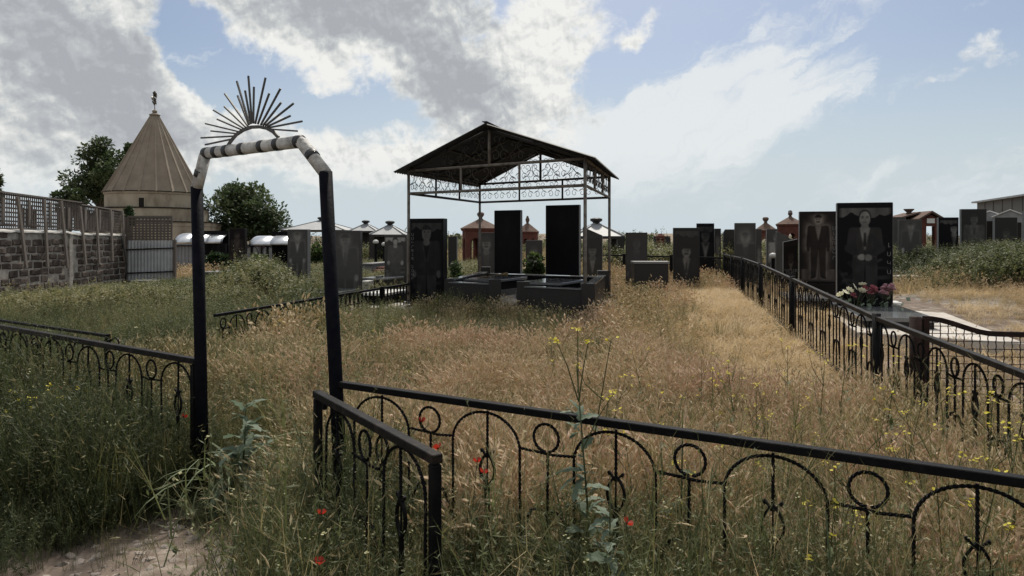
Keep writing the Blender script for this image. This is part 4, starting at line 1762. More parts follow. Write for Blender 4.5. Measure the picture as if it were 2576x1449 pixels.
def build_left_side_fence():
    A, B = Vector((wx(1040, 13.5), 13.5)), Vector((wx(540, 7.9), 7.9))
    d = (B - A).normalized()
    L_ = (B - A).length
    root = thing('side_fence', 'low black iron fence half sunk in weeds on the left of the dry yard', 'fence', (A.x, A.y, 0), math.atan2(d.y, d.x))
    z = 0.70
    rail_bar(root, (0, 0, z), (L_, 0, z), w=0.04, t=0.035)
    rail_bar(root, (0, 0, z - 0.19), (3.0, 0, z - 0.19), w=0.015, t=0.015, name='middle_rail')
    rail_bar(root, (0, 0, z - 0.50), (3.0, 0, z - 0.50), w=0.02, t=0.02, name='bottom_rail')
    bar = MB()
    bar.box(-0.007, 0.007, -0.007, 0.007, 0, 0.52)
    bme = bar.mesh('bar', MAT['iron'])
    ov = MB()
    ov.twist([(0.07 + 0.050 * math.sin(a), 0, 0.09 - 0.088 * math.cos(a)) for a in np.linspace(0, 2 * PI, 13)], 0.006, 0)
    ome = ov.mesh('oval', MAT['iron'])
    for k in range(21):
        link('bar', bme, root, (0.06 + k * 0.14, 0, z - 0.54))
        link('oval', ome, root, (0.06 + k * 0.14, 0, z - 0.19))
    for s in (1.42, 3.05):
        mb = MB()
        mb.box(s - 0.03, s + 0.03, -0.03, 0.03, -0.1, z + 0.03)
        part('post', mb, MAT['iron'], root)
    modules(root, FL_, 3.4, 0.5, 5, lambda x: z - 0.84, xscale=0.82)
    # neighbour's rail behind the left run
    A, B = Vector((wx(268, 5.95), 5.95)), Vector((wx(-260, 8.6), 8.6))
    d = (B - A).normalized()
    root = thing('neighbour_fence', 'thin black iron fence rail with a curled end in the weeds behind the left run', 'fence', (A.x, A.y, 0), math.atan2(d.y, d.x))
    L_ = (B - A).length
    rail_bar(root, (0, 0, 0.745), (L_, 0, 0.745), w=0.03, t=0.025)
    mb = MB()
    mb.box(-0.03, 0.0, -0.02, 0.02, 0, 0.76)
    part('post', mb, MAT['iron'], root)
    mb = MB()
    mb.twist([(-0.04 - 0.16 * math.sin(a * 0.5), 0, 0.69 + 0.05 * math.sin(a)) for a in np.linspace(0, PI, 9)], 0.008, 0)
    part('curl', mb, MAT['iron'], root)
    modules(root, FL_, 0.4, 0.615, 5, lambda x: -0.11)


build_left_side_fence()


def build_mesh_gate():
    A = Vector((wx(2303, 5.75), 5.75))
    root = thing('mesh_gate', 'rusty wire-mesh gate with a dipping top rail on the right', 'gate', (A.x, A.y, 0), R(-6))
    p = FOC / 5.75
    zt = wz(797, 5.75)
    mb = MB()
    mb.tube([(0, 0, -0.1), (0, 0, zt)], 0.047, 14)
    part('hinge_post', mb, MAT['iron_rust'], root, True)
    mb = MB()
    mb.box(0.056, 0.098, -0.03, 0.03, 0.05, zt - 0.012)
    part('stile', mb, MAT['iron_rust'], root)
    L_ = 1.9

    def top(x):
        return zt - 0.012 - 0.115 * float(ss(0.1, 0.62, x)) - 0.012 * x
    pts = [(x, 0, top(x)) for x in np.linspace(0.06, L_, 26)]
    mb = MB()
    mb.twist(pts, 0.030, 0, 0.020)
    part('top_rail', mb, MAT['iron_rust'], root)
    vb = MB()
    k = 0
    x = 0.135
    while x < L_:
        zs = np.arange(0.16, top(x) - 0.01, 0.011)
        vb.twist([(x + 0.0022 * math.sin(2 * PI * z / 0.062 + k * PI), 0, z) for z in zs], 0.0042, 0)
        x += 0.0625
        k += 1
    part('crimped_wires', vb, MAT['iron_rust'], root, kind='stuff')
    hb = MB()
    z = 0.17
    while z < zt - 0.05:
        xe = L_
        xs = [xx for xx in np.linspace(0.10, L_, 40) if top(xx) > z + 0.01]
        hb.twist([(xs[0], 0.004, z), (xs[-1], 0.004, z)], 0.0042, 0)
        z += 0.0625
    part('cross_wires', hb, MAT['iron_rust'], root, kind='stuff')
    mb = MB()
    mb.bar((0.1, 0, 0.14), (L_, 0, 0.14), 0.03, 0.03)
    part('bottom_rail', mb, MAT['iron_rust'], root)


build_mesh_gate()

# ------------------------------------------------------------------ engraved headstones


def etch_mat(name, base, lit, rough, spec=0.4):
    m_ = bpy.data.materials.new(name)
    m_.use_nodes = True
    N, L = m_.node_tree.nodes, m_.node_tree.links
    b = N['Principled BSDF']
    b.inputs['Specular IOR Level'].default_value = spec
    at = N.new('ShaderNodeAttribute')
    at.attribute_name = 'etch'
    tc = N.new('ShaderNodeTexCoord')
    nz = N.new('ShaderNodeTexNoise')
    nz.inputs['Scale'].default_value = 90
    nz.inputs['Detail'].default_value = 2
    L.new(tc.outputs['Object'], nz.inputs['Vector'])
    nz2 = N.new('ShaderNodeTexNoise')
    nz2.inputs['Scale'].default_value = 3
    nz2.inputs['Detail'].default_value = 6
    L.new(tc.outputs['Object'], nz2.inputs['Vector'])
    a1 = N.new('ShaderNodeMath')
    a1.operation = 'MULTIPLY_ADD'
    L.new(nz.outputs[0], a1.inputs[0])
    a1.inputs[1].default_value = 0.30
    a1.inputs[2].default_value = 0.72
    a3 = N.new('ShaderNodeMath')
    a3.operation = 'MULTIPLY_ADD'
    L.new(nz2.outputs[0], a3.inputs[0])
    a3.inputs[1].default_value = 0.5
    a3.inputs[2].default_value = 0.75
    a4 = N.new('ShaderNodeMath')
    a4.operation = 'MULTIPLY'
    L.new(a1.outputs[0], a4.inputs[0])
    L.new(a3.outputs[0], a4.inputs[1])
    a2 = N.new('ShaderNodeMath')
    a2.operation = 'MULTIPLY'
    L.new(at.outputs['Fac'], a2.inputs[0])
    L.new(a4.outputs[0], a2.inputs[1])
    mx = N.new('ShaderNodeMix')
    mx.data_type = 'RGBA'
    L.new(a2.outputs[0], mx.inputs[0])
    mx.inputs[6].default_value = (*base, 1)
    mx.inputs[7].default_value = (*lit, 1)
    L.new(mx.outputs[2], b.inputs['Base Color'])
    rr = N.new('ShaderNodeMapRange')
    L.new(a2.outputs[0], rr.inputs['Value'])
    rr.inputs['To Min'].default_value = rough
    rr.inputs['To Max'].default_value = 0.7
    L.new(rr.outputs[0], b.inputs['Roughness'])
    MAT[name] = m_
    return m_


etch_mat('etch_black', (0.004, 0.004, 0.0055), (0.23, 0.225, 0.215), 0.28, 0.07)
etch_mat('etch_brown', (0.010, 0.008, 0.008), (0.24, 0.205, 0.18), 0.3, 0.1)
etch_mat('etch_dark', (0.019, 0.018, 0.018), (0.22, 0.21, 0.195), 0.4, 0.15)
etch_mat('etch_grey', (0.043, 0.041, 0.039), (0.30, 0.29, 0.275), 0.5, 0.2)


def figure_grid(nx, ny, asp, k):
    x = (np.arange(nx) / (nx - 1) - 0.5) * asp
    y = np.arange(ny) / (ny - 1)
    Xg, Yg = np.meshgrid(x, y)
    img = np.full_like(Xg, k.get('bg', 0.0))
    rs = np.random.RandomState(k.get('seed', 1))
    sharp = ny * 0.9

    def put(dist, val, op=1.0):
        nonlocal img
        m_ = np.clip(0.5 - dist * sharp, 0, 1) * op
        img = img * (1 - m_) + val * m_

    def ell(cx, cy, rx, ry):
        return (np.sqrt(((Xg - cx) / rx) ** 2 + ((Yg - cy) / ry) ** 2) - 1) * min(rx, ry)

    def cap(ax, ay, bx, by, ra, rb):
        px, py = Xg - ax, Yg - ay
        dx, dy = bx - ax, by - ay
        t = np.clip((px * dx + py * dy) / (dx * dx + dy * dy + 1e-9), 0, 1)
        return np.hypot(px - t * dx, py - t * dy) - (ra + (rb - ra) * t)

    def trap(y0, y1, w0, w1, cx=0.0):
        t = np.clip((Yg - y0) / (y1 - y0), 0, 1)
        w = w0 + (w1 - w0) * t
        return np.maximum(np.maximum(y0 - Yg, Yg - y1), np.abs(Xg - cx) - w)
    s, top, cx = k['s'], k['top'], k.get('cx', 0.0)
    WS = 0.84                               # build of the figure
    if 'scene' in k:                        # faint engraved landscape: peaks above, water or stones below
        c = k['scene']
        ridge = 0.93 - 0.04 * np.abs(np.sin(Xg * 9 + 1)) - 0.03 * np.abs(np.sin(Xg * 23))
        img = np.where(Yg > ridge, c, img)
        img = np.where(Yg > 0.965, k.get('bg', 0.0), img)
        for i in range(14):
            put(cap(rs.uniform(-.5, .5) * asp, rs.uniform(.05, .45), rs.uniform(-.5, .5) * asp, rs.uniform(.05, .45), .012, .02), c * rs.uniform(.2, .6), .5)
    if k.get('floor'):
        img = np.where(Yg < 0.2, k['floor'], img)
        img = np.where(np.abs(Yg - 0.2) < 0.008, 0.0, img)
    hy = top - 0.075 * s
    halo = k.get('halo', 0.0)
    body = np.minimum.reduce([ell(cx, hy, .058 * s, .075 * s), trap(top - .52 * s, top - .17 * s, .115 * WS * s, .14 * WS * s, cx),
                              cap(cx - .15 * WS * s, top - .2 * s, cx - .165 * WS * s, top - .5 * s, .04 * s, .032 * s), cap(cx + .15 * WS * s, top - .2 * s, cx + .165 * WS * s, top - .5 * s, .04 * s, .032 * s),
                              cap(cx - .065 * WS * s, top - .5 * s, cx - .075 * WS * s, top - .95 * s, .055 * s, .038 * s), cap(cx + .065 * WS * s, top - .5 * s, cx + .085 * WS * s, top - .95 * s, .055 * s, .038 * s)])
    if halo:
        img = np.maximum(img, halo * np.exp(-np.maximum(body, 0) / (0.035)))
    suit, legs = k.get('suit', .16), k.get('legs', .13)
    if k.get('dress'):
        put(trap(top - .95 * s, top - .45 * s, .15 * WS * s, .11 * WS * s, cx), legs)
    else:
        for sg in (-1, 1):
            put(cap(cx + sg * .065 * WS * s, top - .5 * s, cx + sg * .08 * WS * s, top - .93 * s, .058 * s, .040 * s), legs)
            put(cap(cx + sg * .08 * WS * s, top - .955 * s, cx + sg * .115 * WS * s, top - .965 * s, .022 * s, .018 * s), k.get('shoe', 0.05))
        put(cap(cx, top - .52 * s, cx, top - .95 * s, .003 * s, .012 * s), k.get('bg', 0.0) * .5 + halo * .5)
    for sg in (-1, 1):
        if k.get('hands') == 'front':
            put(cap(cx + sg * .13 * WS * s, top - .2 * s, cx + sg * .158 * WS * s, top - .37 * s, .038 * s, .034 * s), suit)
            put(cap(cx + sg * .17 * WS * s, top - .37 * s, cx + sg * .04 * s, top - .44 * s, .040 * s, .030 * s), suit * .9)
        else:
            put(cap(cx + sg * .135 * WS * s, top - .2 * s, cx + sg * .165 * WS * s, top - .48 * s, .042 * s, .034 * s), suit * .85)
            put(ell(cx + sg * .17 * WS * s, top - .525 * s, .025 * s, .04 * s), k.get('hand', .4))
    put(trap(top - .54 * s, top - .2 * s, .125 * WS * s, .135 * WS * s, cx), suit)
    put(cap(cx - .1 * s, top - .205 * s, cx + .1 * s, top - .205 * s, .04 * s, .04 * s), suit)
    if k.get('hands') == 'front':
        for sg in (-1, 1):
            put(cap(cx + sg * .165 * WS * s, top - .37 * s, cx + sg * .045 * s, top - .445 * s, .038 * s, .028 * s), suit * .8)
        put(ell(cx - .028 * s, top - .455 * s, .036 * s, .03 * s), k.get('hand', .5))
        put(ell(cx + .03 * s, top - .46 * s, .034 * s, .032 * s), k.get('hand', .5) * .9)
    if not k.get('dress'):                   # jacket opening, shirt, lapels
        t = np.clip((top - .17 * s - Yg) / (.22 * s), 0, 1)
        put(np.maximum(np.abs(Xg - cx) - .045 * s * (1 - t), np.maximum(Yg - (top - .165 * s), (top - .39 * s) - Yg)), k.get('shirt', .45))
        if k.get('tie'):
            put(cap(cx, top - .19 * s, cx, top - .34 * s, .010 * s, .014 * s), .08)
        put(cap(cx, top - .40 * s, cx, top - .53 * s, .003 * s, .003 * s), suit * .3)
        for sg in (-1, 1):
            put(cap(cx + sg * .045 * s, top - .175 * s, cx + sg * .012 * s, top - .38 * s, .0035 * s, .003 * s), suit * 2.6 + .06, .7)
            put(cap(cx + sg * .082 * s, top - .25 * s, cx + sg * .088 * s, top - .50 * s, .002 * s, .003 * s), suit * .35, .8)
            put(cap(cx + sg * .06 * s, top - .44 * s, cx + sg * .10 * s, top - .45 * s, .002 * s, .002 * s), suit * 2.0 + .04, .7)
    put(cap(cx, top - .13 * s, cx, top - .18 * s, .03 * s, .036 * s), k.get('face', .5) * .75)
    put(ell(cx, hy, .052 * s, .072 * s), k.get('face', .5))
    hair = k.get('hair', .04)
    if k.get('bald'):
        put(np.maximum(ell(cx, hy + .012 * s, .056 * s, .074 * s), -ell(cx, hy - .004 * s, .047 * s, .074 * s)), hair)
    else:
        put(np.maximum(ell(cx, hy + .01 * s, .057 * s, .078 * s), -(Yg - (hy + .032 * s))), hair)
    if k.get('dress'):
        put(np.maximum(ell(cx, hy + .008 * s, .062 * s, .082 * s), -ell(cx, hy - .012 * s, .042 * s, .066 * s)), hair)
    for sg in (-1, 1):
        put(ell(cx + sg * .021 * s, hy + .006 * s, .011 * s, .006 * s), .05)
        put(cap(cx + sg * .010 * s, hy + .020 * s, cx + sg * .034 * s, hy + .020 * s, .004 * s, .003 * s), .08)
    put(cap(cx, hy + .004 * s, cx + .004 * s, hy - .018 * s, .003 * s, .007 * s), k.get('face', .5) * .65)
    put(cap(cx - .014 * s, hy - .037 * s, cx + .014 * s, hy - .037 * s, .004 * s, .004 * s), k.get('face', .5) * .35)
    if k.get('moust'):
        put(cap(cx - .022 * s, hy - .030 * s, cx + .022 * s, hy - .030 * s, .009 * s, .009 * s), .03)
    if k.get('beard'):
        put(np.maximum(ell(cx, hy - .035 * s, .046 * s, .046 * s), Yg - (hy - .03 * s)), .45)
    if k.get('line'):
        for yy in (0.10, 0.07):
            put(cap(-asp * .25, yy, asp * .25, yy, .008, .008), .35, .7)
    img = np.clip(img * k.get('gain', 1.0) * k.get('boost', 1.0), 0, 1)
    low = rs.rand(16, 12)
    gy, gx = np.linspace(0, 14.99, ny), np.linspace(0, 10.99, nx)
    iy, ix = gy.astype(int), gx.astype(int)
    fy, fx = (gy - iy)[:, None], (gx - ix)[None, :]
    sm = (low[iy][:, ix] * (1 - fy) + low[iy + 1][:, ix] * fy) * (1 - fx) + (low[iy][:, ix + 1] * (1 - fy) + low[iy + 1][:, ix + 1] * fy) * fx
    img = img * (0.62 + 0.76 * sm)
    bx = k.get('border', 0.04)
    edge = np.minimum(np.minimum(Xg + asp / 2, asp / 2 - Xg), np.minimum(Yg, 1 - Yg))
    img = img * np.clip(edge / (bx + 1e-6), 0, 1)
    return np.clip(img * (0.9 + 0.2 * rs.rand(*img.shape)), 0, 1)


def portrait_mesh(w, h, k, mt):
    ny = k.get('ny', 64)
    nx = max(10, int(ny * w / h))
    img = figure_grid(nx, ny, w / h, k)
    xs = (np.arange(nx) / (nx - 1) - 0.5) * w
    zs = np.arange(ny) / (ny - 1) * h
    Xg, Zg = np.meshgrid(xs, zs)
    V = np.stack([Xg, np.zeros_like(Xg), Zg], -1).reshape(-1, 3)
    idx = np.arange(nx * ny).reshape(ny, nx)
    F = np.stack([idx[:-1, :-1], idx[:-1, 1:], idx[1:, 1:], idx[1:, :-1]], -1).reshape(-1, 4)
    me = bpy.data.meshes.new('portrait')
    me.from_pydata(V.tolist(), [], F.tolist())
    at = me.attributes.new('etch', 'FLOAT', 'POINT')
    at.data.foreach_set('value', img.reshape(-1).astype(np.float32))
    me.materials.append(mt)
    return me


def text_mesh(body, size):
    cu = bpy.data.curves.new('lettering', 'FONT')
    cu.body = body
    cu.size = size
    cu.align_x = 'CENTER'
    cu.extrude = 0.0006
    cu.resolution_u = 2
    o = bpy.data.objects.new('lettering', cu)
    COL.objects.link(o)
    dg = bpy.context.evaluated_depsgraph_get()
    me = bpy.data.meshes.new_from_object(o.evaluated_get(dg))
    bpy.data.objects.remove(o)
    return me


def headstone(label, xl, xr, yt, yb, d, rz=-0.2, t=0.10, mt='granite_grey', em=None, fig=None, side=None, cut=None, group=None,
              text=None, plinth=True, sink=0.0, pm=None):
    c = wx((xl + xr) / 2, d)
    w = (xr - xl) / FOC * d / (math.cos(rz) - c / d * math.sin(rz))
    g = hz(c, d)
    zb, zt = (g + .02 if yb is None else wz(yb, d)), wz(yt, d)
    zb = max(zb, g) - sink
    root = thing('headstone', label, 'headstone', (c, d, zb), rz, group)
    h = zt - zb
    ol = [(-w / 2, 0), (w / 2, 0), (w / 2, h), (-w / 2, h)]
    if cut == 'slant_right':                  # falls towards the right
        ol = [(-w / 2, 0), (w / 2, 0), (w / 2, h * 0.86), (-w / 2, h)]
    elif cut == 'slant_left':
        ol = [(-w / 2, 0), (w / 2, 0), (w / 2, h), (-w / 2, h * 0.92)]
    elif cut == 'chamfer':
        ol = [(-w / 2, 0), (w / 2, 0), (w / 2, h), (-w * .33, h), (-w / 2, h * 0.93)]
    elif cut == 'rough':
        ol = [(-w / 2, 0), (w / 2, 0), (w / 2, h * .80), (w * .3, h * .83), (w * .1, h * .88), (-w * .05, h * .93), (-w * .35, h * .97), (-w / 2, h)]
    mb = MB()
    mb.prism(ol, -t / 2, t / 2)
    part('slab', mb, MAT[mt], root, bevel=0.006)
    if side:
        mb = MB()
        hh = h * (0.86 if cut == 'slant_right' else 1.0)
        mb.box(w / 2 + 0.001, w / 2 + 0.004, -t / 2 + 0.008, t / 2 - 0.008, 0.01, hh - 0.01)
        hl = h * (0.92 if cut == 'slant_left' else 0.93 if cut == 'chamfer' else 1.0)
        mb.box(-w / 2 - 0.004, -w / 2 - 0.001, -t / 2 + 0.008, t / 2 - 0.008, 0.01, hl - 0.01)
        part('sawn_edge', mb, MAT[side], root)
    if fig:
        if em == 'etch_grey':
            fig = dict(fig, boost=2.3)
        elif em == 'etch_dark':
            fig = dict(fig, boost=1.6)
        pw, ph = w * 0.965, h * (0.97 if cut is None else 0.80)
        link('portrait', portrait_mesh(pw, ph, fig, MAT[em]), root, (0, -t / 2 - 0.002, h * 0.012))
    if text:
        for (body, x, z, size) in text:
            me = text_mesh(body, size)
            me.materials.append(MAT['etch'])
            link('lettering', me, root, (x * w, -t / 2 - 0.0042, z * h), (PI / 2, 0, 0))
    if plinth:
        mb = MB()
        pt = 0.14
        mb.box(-w / 2 - 0.08, w / 2 + 0.08, -t / 2 - pt, t / 2 + 0.08, min(g - zb - 0.15, -0.12), -0.002)
        part('plinth', mb, MAT[pm or mt], root, bevel=0.004)
    exclude(c, d, w / 2 + .03, t / 2 + .1, rz)
    return root


def slab(name, label, cat, xl, xr, yt, yb, d, dep, mt, rz=-0.25, group=None, over=None):
    """a block whose front face covers photo columns xl..xr and rows yt..yb at distance d"""
    c = wx((xl + xr) / 2, d)
    w = (xr - xl) / FOC * d / (math.cos(rz) - c / d * math.sin(rz))
    z0, z1 = wz(yb, d), wz(yt, d)
    g = hz(c, d)
    root = thing(name, label, cat, (c, d, 0), rz, group)
    mb = MB()
    mb.box(-w / 2, w / 2, 0, dep, min(z0, g) - 0.05, z1)
    part('block', mb, MAT[mt], root, bevel=0.008)
    if over:
        mb = MB()
        mb.box(-w / 2 - 0.02, w / 2 + 0.02, -0.02, dep + 0.02, z1 + 0.002, z1 + 0.05)
        part('cover_slab', mb, MAT[over], root, bevel=0.005)
    cc = Vector((c, d)) + Vector((-math.sin(rz), math.cos(rz))) * dep / 2
    exclude(cc.x, cc.y, w / 2, dep / 2, rz)
    return root


man = dict(s=0.95, top=0.955, suit=.20, legs=.15, shirt=.5, face=.52, hair=.05, ny=64)


def K(**kw):
    d = dict(man)
    d.update(kw)
    return d


def vert(txt, x, z0, dz, size):
    return [(c, x, z0 - i * dz, size) for i, c in enumerate(txt) if c != ' ']


def build_headstones():
    H = headstone
    # left of the gate post and in front of the pavilions
    H('tall red-black headstone by the vaulted roofs, left of the weeds', 580, 619, 575, None, 22.5, -0.15, 0.16, 'granite_brown', 'etch_brown', K(gain=.45, ny=40))
    H('grey headstone with a standing man in an open jacket', 728, 777, 577, 728, 16.2, -0.22, 0.16, 'granite_grey', 'etch_grey', K(s=.9, top=.96, suit=.02, legs=.0, shirt=.5, face=.38, halo=.25, gain=.62, ny=64), side='granite_side')
    H('wide brown-grey headstone with a man in a bow tie, right behind the gate post', 842, 909, 580, 737, 14.6, -0.12, 0.14, 'granite_grey', 'etch_grey', K(s=1.35, top=.95, cx=-.03, suit=.03, legs=0, face=.30, hair=.0, shirt=.2, halo=.2, gain=.5, tie=True), pm='granite_dark')
    H('grey headstone engraved with a standing woman in a long skirt', 969, 1024, 591, 718, 16.3, -0.10, 0.14, 'granite_grey', 'etch_grey', K(s=.98, top=.965, dress=True, suit=.06, legs=.05, face=.8, hair=.0, hand=.6, scene=.45, ny=72))
    H('tall black headstone engraved with a bearded man, beside the canopy post', 1037, 1120, 550, 768, 12.8, -0.26, 0.22, 'granite_black', 'etch_black',
      K(s=1.08, top=.93, suit=.055, legs=.09, shirt=.02, face=.42, hair=.05, beard=True, hand=.25, scene=.16, ny=130, gain=.8),
      text=vert('ՍՄԻՐԵԼԵ ՆՕՍԻ', -.42, .80, .046, .075))
    H('plain dark headstone behind the bearded man', 1129, 1150, 595, None, 20.5, -0.2, 0.12, 'granite_dark', side='granite_side')
    H('grey headstone with a faint moustached face in front of the arched chapel', 1203, 1247, 585, None, 18.0, -0.2, 0.12, 'granite_grey', 'etch_grey', K(s=1.5, top=.9, suit=.05, legs=.05, face=.35, shirt=.1, gain=.6, moust=True, halo=.1))
    H('small brown-grey headstone behind the round bush', 1323, 1364, 604, None, 20.0, -0.15, 0.12, 'granite_grey', 'etch_grey', K(s=1.6, top=.85, suit=.02, face=.3, gain=.5, ny=30))
    # in the enclosure
    H('plain black slab, the narrower of the two under the canopy', 1246, 1311, 529, 688, 15.4, -0.50, 0.11, 'granite_black', 'etch_black', K(gain=.05, ny=30), side='granite_side', plinth=False)
    H('plain black slab, the wider and taller of the two under the canopy', 1375, 1458, 516, 692, 14.6, -0.50, 0.11, 'granite_black', 'etch_black', K(gain=.04, ny=30), side='granite_side', plinth=False)
    H('grey headstone with a slanting top right of the canopy', 1467, 1515, 571, None, 17.6, -0.22, 0.12, 'granite_grey', 'etch_grey', K(s=1.5, top=.85, suit=.02, face=.3, hair=0, gain=.5), cut='slant_right', side='granite_side')
    # middle
    H('plain grey headstone standing behind the low dark bench slab', 1574, 1628, 585, None, 16.5, -0.12, 0.14, 'granite_dark', 'etch_grey', K(s=1.2, top=.9, suit=.02, legs=0, face=.14, gain=.35, shirt=.05))
    H('broad dark headstone with a moustached man engraved low down', 1693, 1759, 573, None, 16.0, -0.15, 0.13, 'granite_dark', 'etch_dark', K(s=1.25, top=.73, cx=.0, suit=.02, legs=0, face=.5, shirt=.5, hair=.0, moust=True, tie=True, scene=.12, gain=.75, ny=72))
    H('black headstone with a pale tie, behind the broad dark one', 1752, 1796, 562, None, 19.0, -0.15, 0.12, 'granite_black', 'etch_black', K(s=1.3, top=.9, suit=.02, legs=.02, face=.2, shirt=.55, gain=.8, scene=.15))
    H('narrow dark headstone at the far corner of the fence', 1797, 1813, 575, None, 21.0, -0.15, 0.12, 'granite_dark', 'etch_dark', K(s=1.3, top=.9, gain=.35, ny=40))
    H('dark headstone with a chamfered corner and a seated woman', 1819, 1848, 577, None, 22.0, -0.15, 0.12, 'granite_dark', 'etch_dark', K(s=1.1, top=.72, cx=.08, dress=True, suit=.45, face=.6, legs=.05, gain=.7, ny=48), cut='chamfer')
    H('grey headstone with a short-coated man holding his hands together by the fence end', 1848, 1900, 561, None, 17.5, -0.15, 0.13, 'granite_grey', 'etch_grey', K(s=1.1, top=.86, suit=.0, legs=.0, face=.3, shirt=.04, hand=.32, hands='front', halo=.3, gain=.55, ny=64))
    H('narrow mottled grey headstone touching the man in the short coat', 1901, 1915, 576, None, 18.2, -0.15, 0.12, 'granite_grey', 'etch_grey', K(s=1.1, top=.7, suit=.25, face=.4, gain=.5, ny=40))
    H('grey headstone with a bride in a long pale gown', 1928, 1954, 576, None, 18.6, -0.15, 0.12, 'granite_grey', 'etch_grey', K(s=1.0, top=.92, cx=.08, dress=True, suit=.5, legs=.55, face=.5, hair=.1, gain=.65, ny=48), side='granite_side')
    H('broken-topped grey stone behind the small slanted black one', 1953, 2004, 582, None, 17.0, -0.15, 0.2, 'granite_grey', cut='rough')
    H('small black headstone with a slanting top left of the man with the moustache', 1970, 2006, 601, 700, 15.2, -0.2, 0.12, 'granite_brown', 'etch_brown', K(s=1.6, top=.80, suit=.03, legs=0, face=.14, gain=.5, ny=40), cut='slant_left', side='granite_side',
      text=[('ԻՍՐԱԵԼ', 0.0, .17, .085), ('ԱԼԵԿ', 0.0, .10, .075), ('1951 2007', 0.0, .05, .05)])
    H('dark headstone with a glowing outline round a moustached man in a suit', 2010, 2104, 532, 712, 13.9, -0.24, 0.11, 'granite_brown', 'etch_brown', K(s=.93, top=.965, cx=.0, suit=.05, legs=.06, face=.80, hair=.0, shirt=.55, moust=True, halo=.50, floor=.26, shoe=.02, hand=.05, ny=110, gain=.95), side='granite_side',
      text=vert('ՍԼՍՌՍԿՐ', .42, .74, .068, .10))
    H('largest black headstone with a bald man clasping his hands, flowers at its foot', 2104, 2243, 510, 763, 11.7, -0.26, 0.12, 'granite_black', 'etch_black', K(s=1.04, top=.935, suit=.085, legs=.10, face=.72, hair=.03, bald=True, shirt=.62, hand=.66, hands='front', scene=.34, tie=True, ny=150, gain=.92), side='granite_side',
      text=vert('ԼՍԿՍ', .43, .56, .088, .10), pm='polished')
    # right
    H('plain grey headstone half hidden by the largest black one', 2243, 2277, 546, None, 24.0, -0.12, 0.14, 'granite_grey', plinth=False)
    H('grey headstone with a standing man between pale engraved flowers', 2260, 2317, 553, None, 19.5, -0.10, 0.12, 'granite_grey', 'etch_grey', K(s=1.05, top=.96, suit=.0, legs=.0, face=.3, hair=.0, shirt=.2, halo=.12, hand=.6, gain=.6, ny=64))
    H('glossy blue-black headstone with a pale-faced man', 2359, 2409, 547, None, 19.8, -0.16, 0.13, 'granite_black', 'etch_black', K(s=1.2, top=.88, cx=.1, suit=.0, legs=.0, face=.7, hair=.0, shirt=.3, scene=.3, gain=.8, ny=64), side='granite_side')
    H('tall black headstone with a heavy-set man, right of the glossy one', 2416, 2479, 526, None, 20.3, -0.14, 0.13, 'granite_dark', 'etch_dark', K(s=1.1, top=.92, suit=.16, legs=.13, face=.26, shirt=.1, hair=.03, hand=.4, gain=.8, ny=64), side='granite_side')
    H('plain dark headstone in front of the white-roofed sheds', 2500, 2556, 547, None, 21.5, -0.14, 0.14, 'granite_dark', 'etch_dark', K(s=1.2, top=.8, suit=.0, legs=.0, face=.18, gain=.5, ny=40), side='granite_side')
    H('black headstone cut off by the right edge', 2574, 2640, 530, None, 22.0, -0.14, 0.14, 'granite_black', side='granite_side')
    H('small dark headstone far behind the fence corner', 1590, 1612, 612, None, 26, 0, 0.12, 'granite_grey')
    H('grey marker stone beside the red pillar', 1697, 1712, 618, None, 24, 0, 0.14, 'granite_grey')
    H('dark headstone behind the red pillar', 1644, 1686, 594, None, 33, 0, 0.14, 'granite_dark')


build_headstones()


def build_red_pillar():
    d = 28.0
    c = wx(1661, d)
    root = thing('red_pillar', 'short red tuff pillar with a moulded cap behind the back fence', 'pillar', (c, d, 0))
    w = 8.0 / FOC * d
    zt = wz(588, d)
    mb = MB()
    mb.box(-w, w, -w, w, 0.1, zt - 0.22)
    part('shaft', mb, MAT['tuff_red'], root, bevel=0.02)
    mb = MB()
    mb.box(-w * 1.25, w * 1.25, -w * 1.25, w * 1.25, zt - 0.218, zt - 0.1)
    frustum(mb, w * 1.6, zt - 0.098, w * 0.5, zt, 4, PI / 4)
    part('cap', mb, MAT['tuff_red'], root)
    mb = MB()
    mb.box(-w * 1.2, w * 1.2, -w * 1.2, w * 1.2, 0.0, 0.45)
    part('foot', mb, MAT['tuff_red'], root)


build_red_pillar()


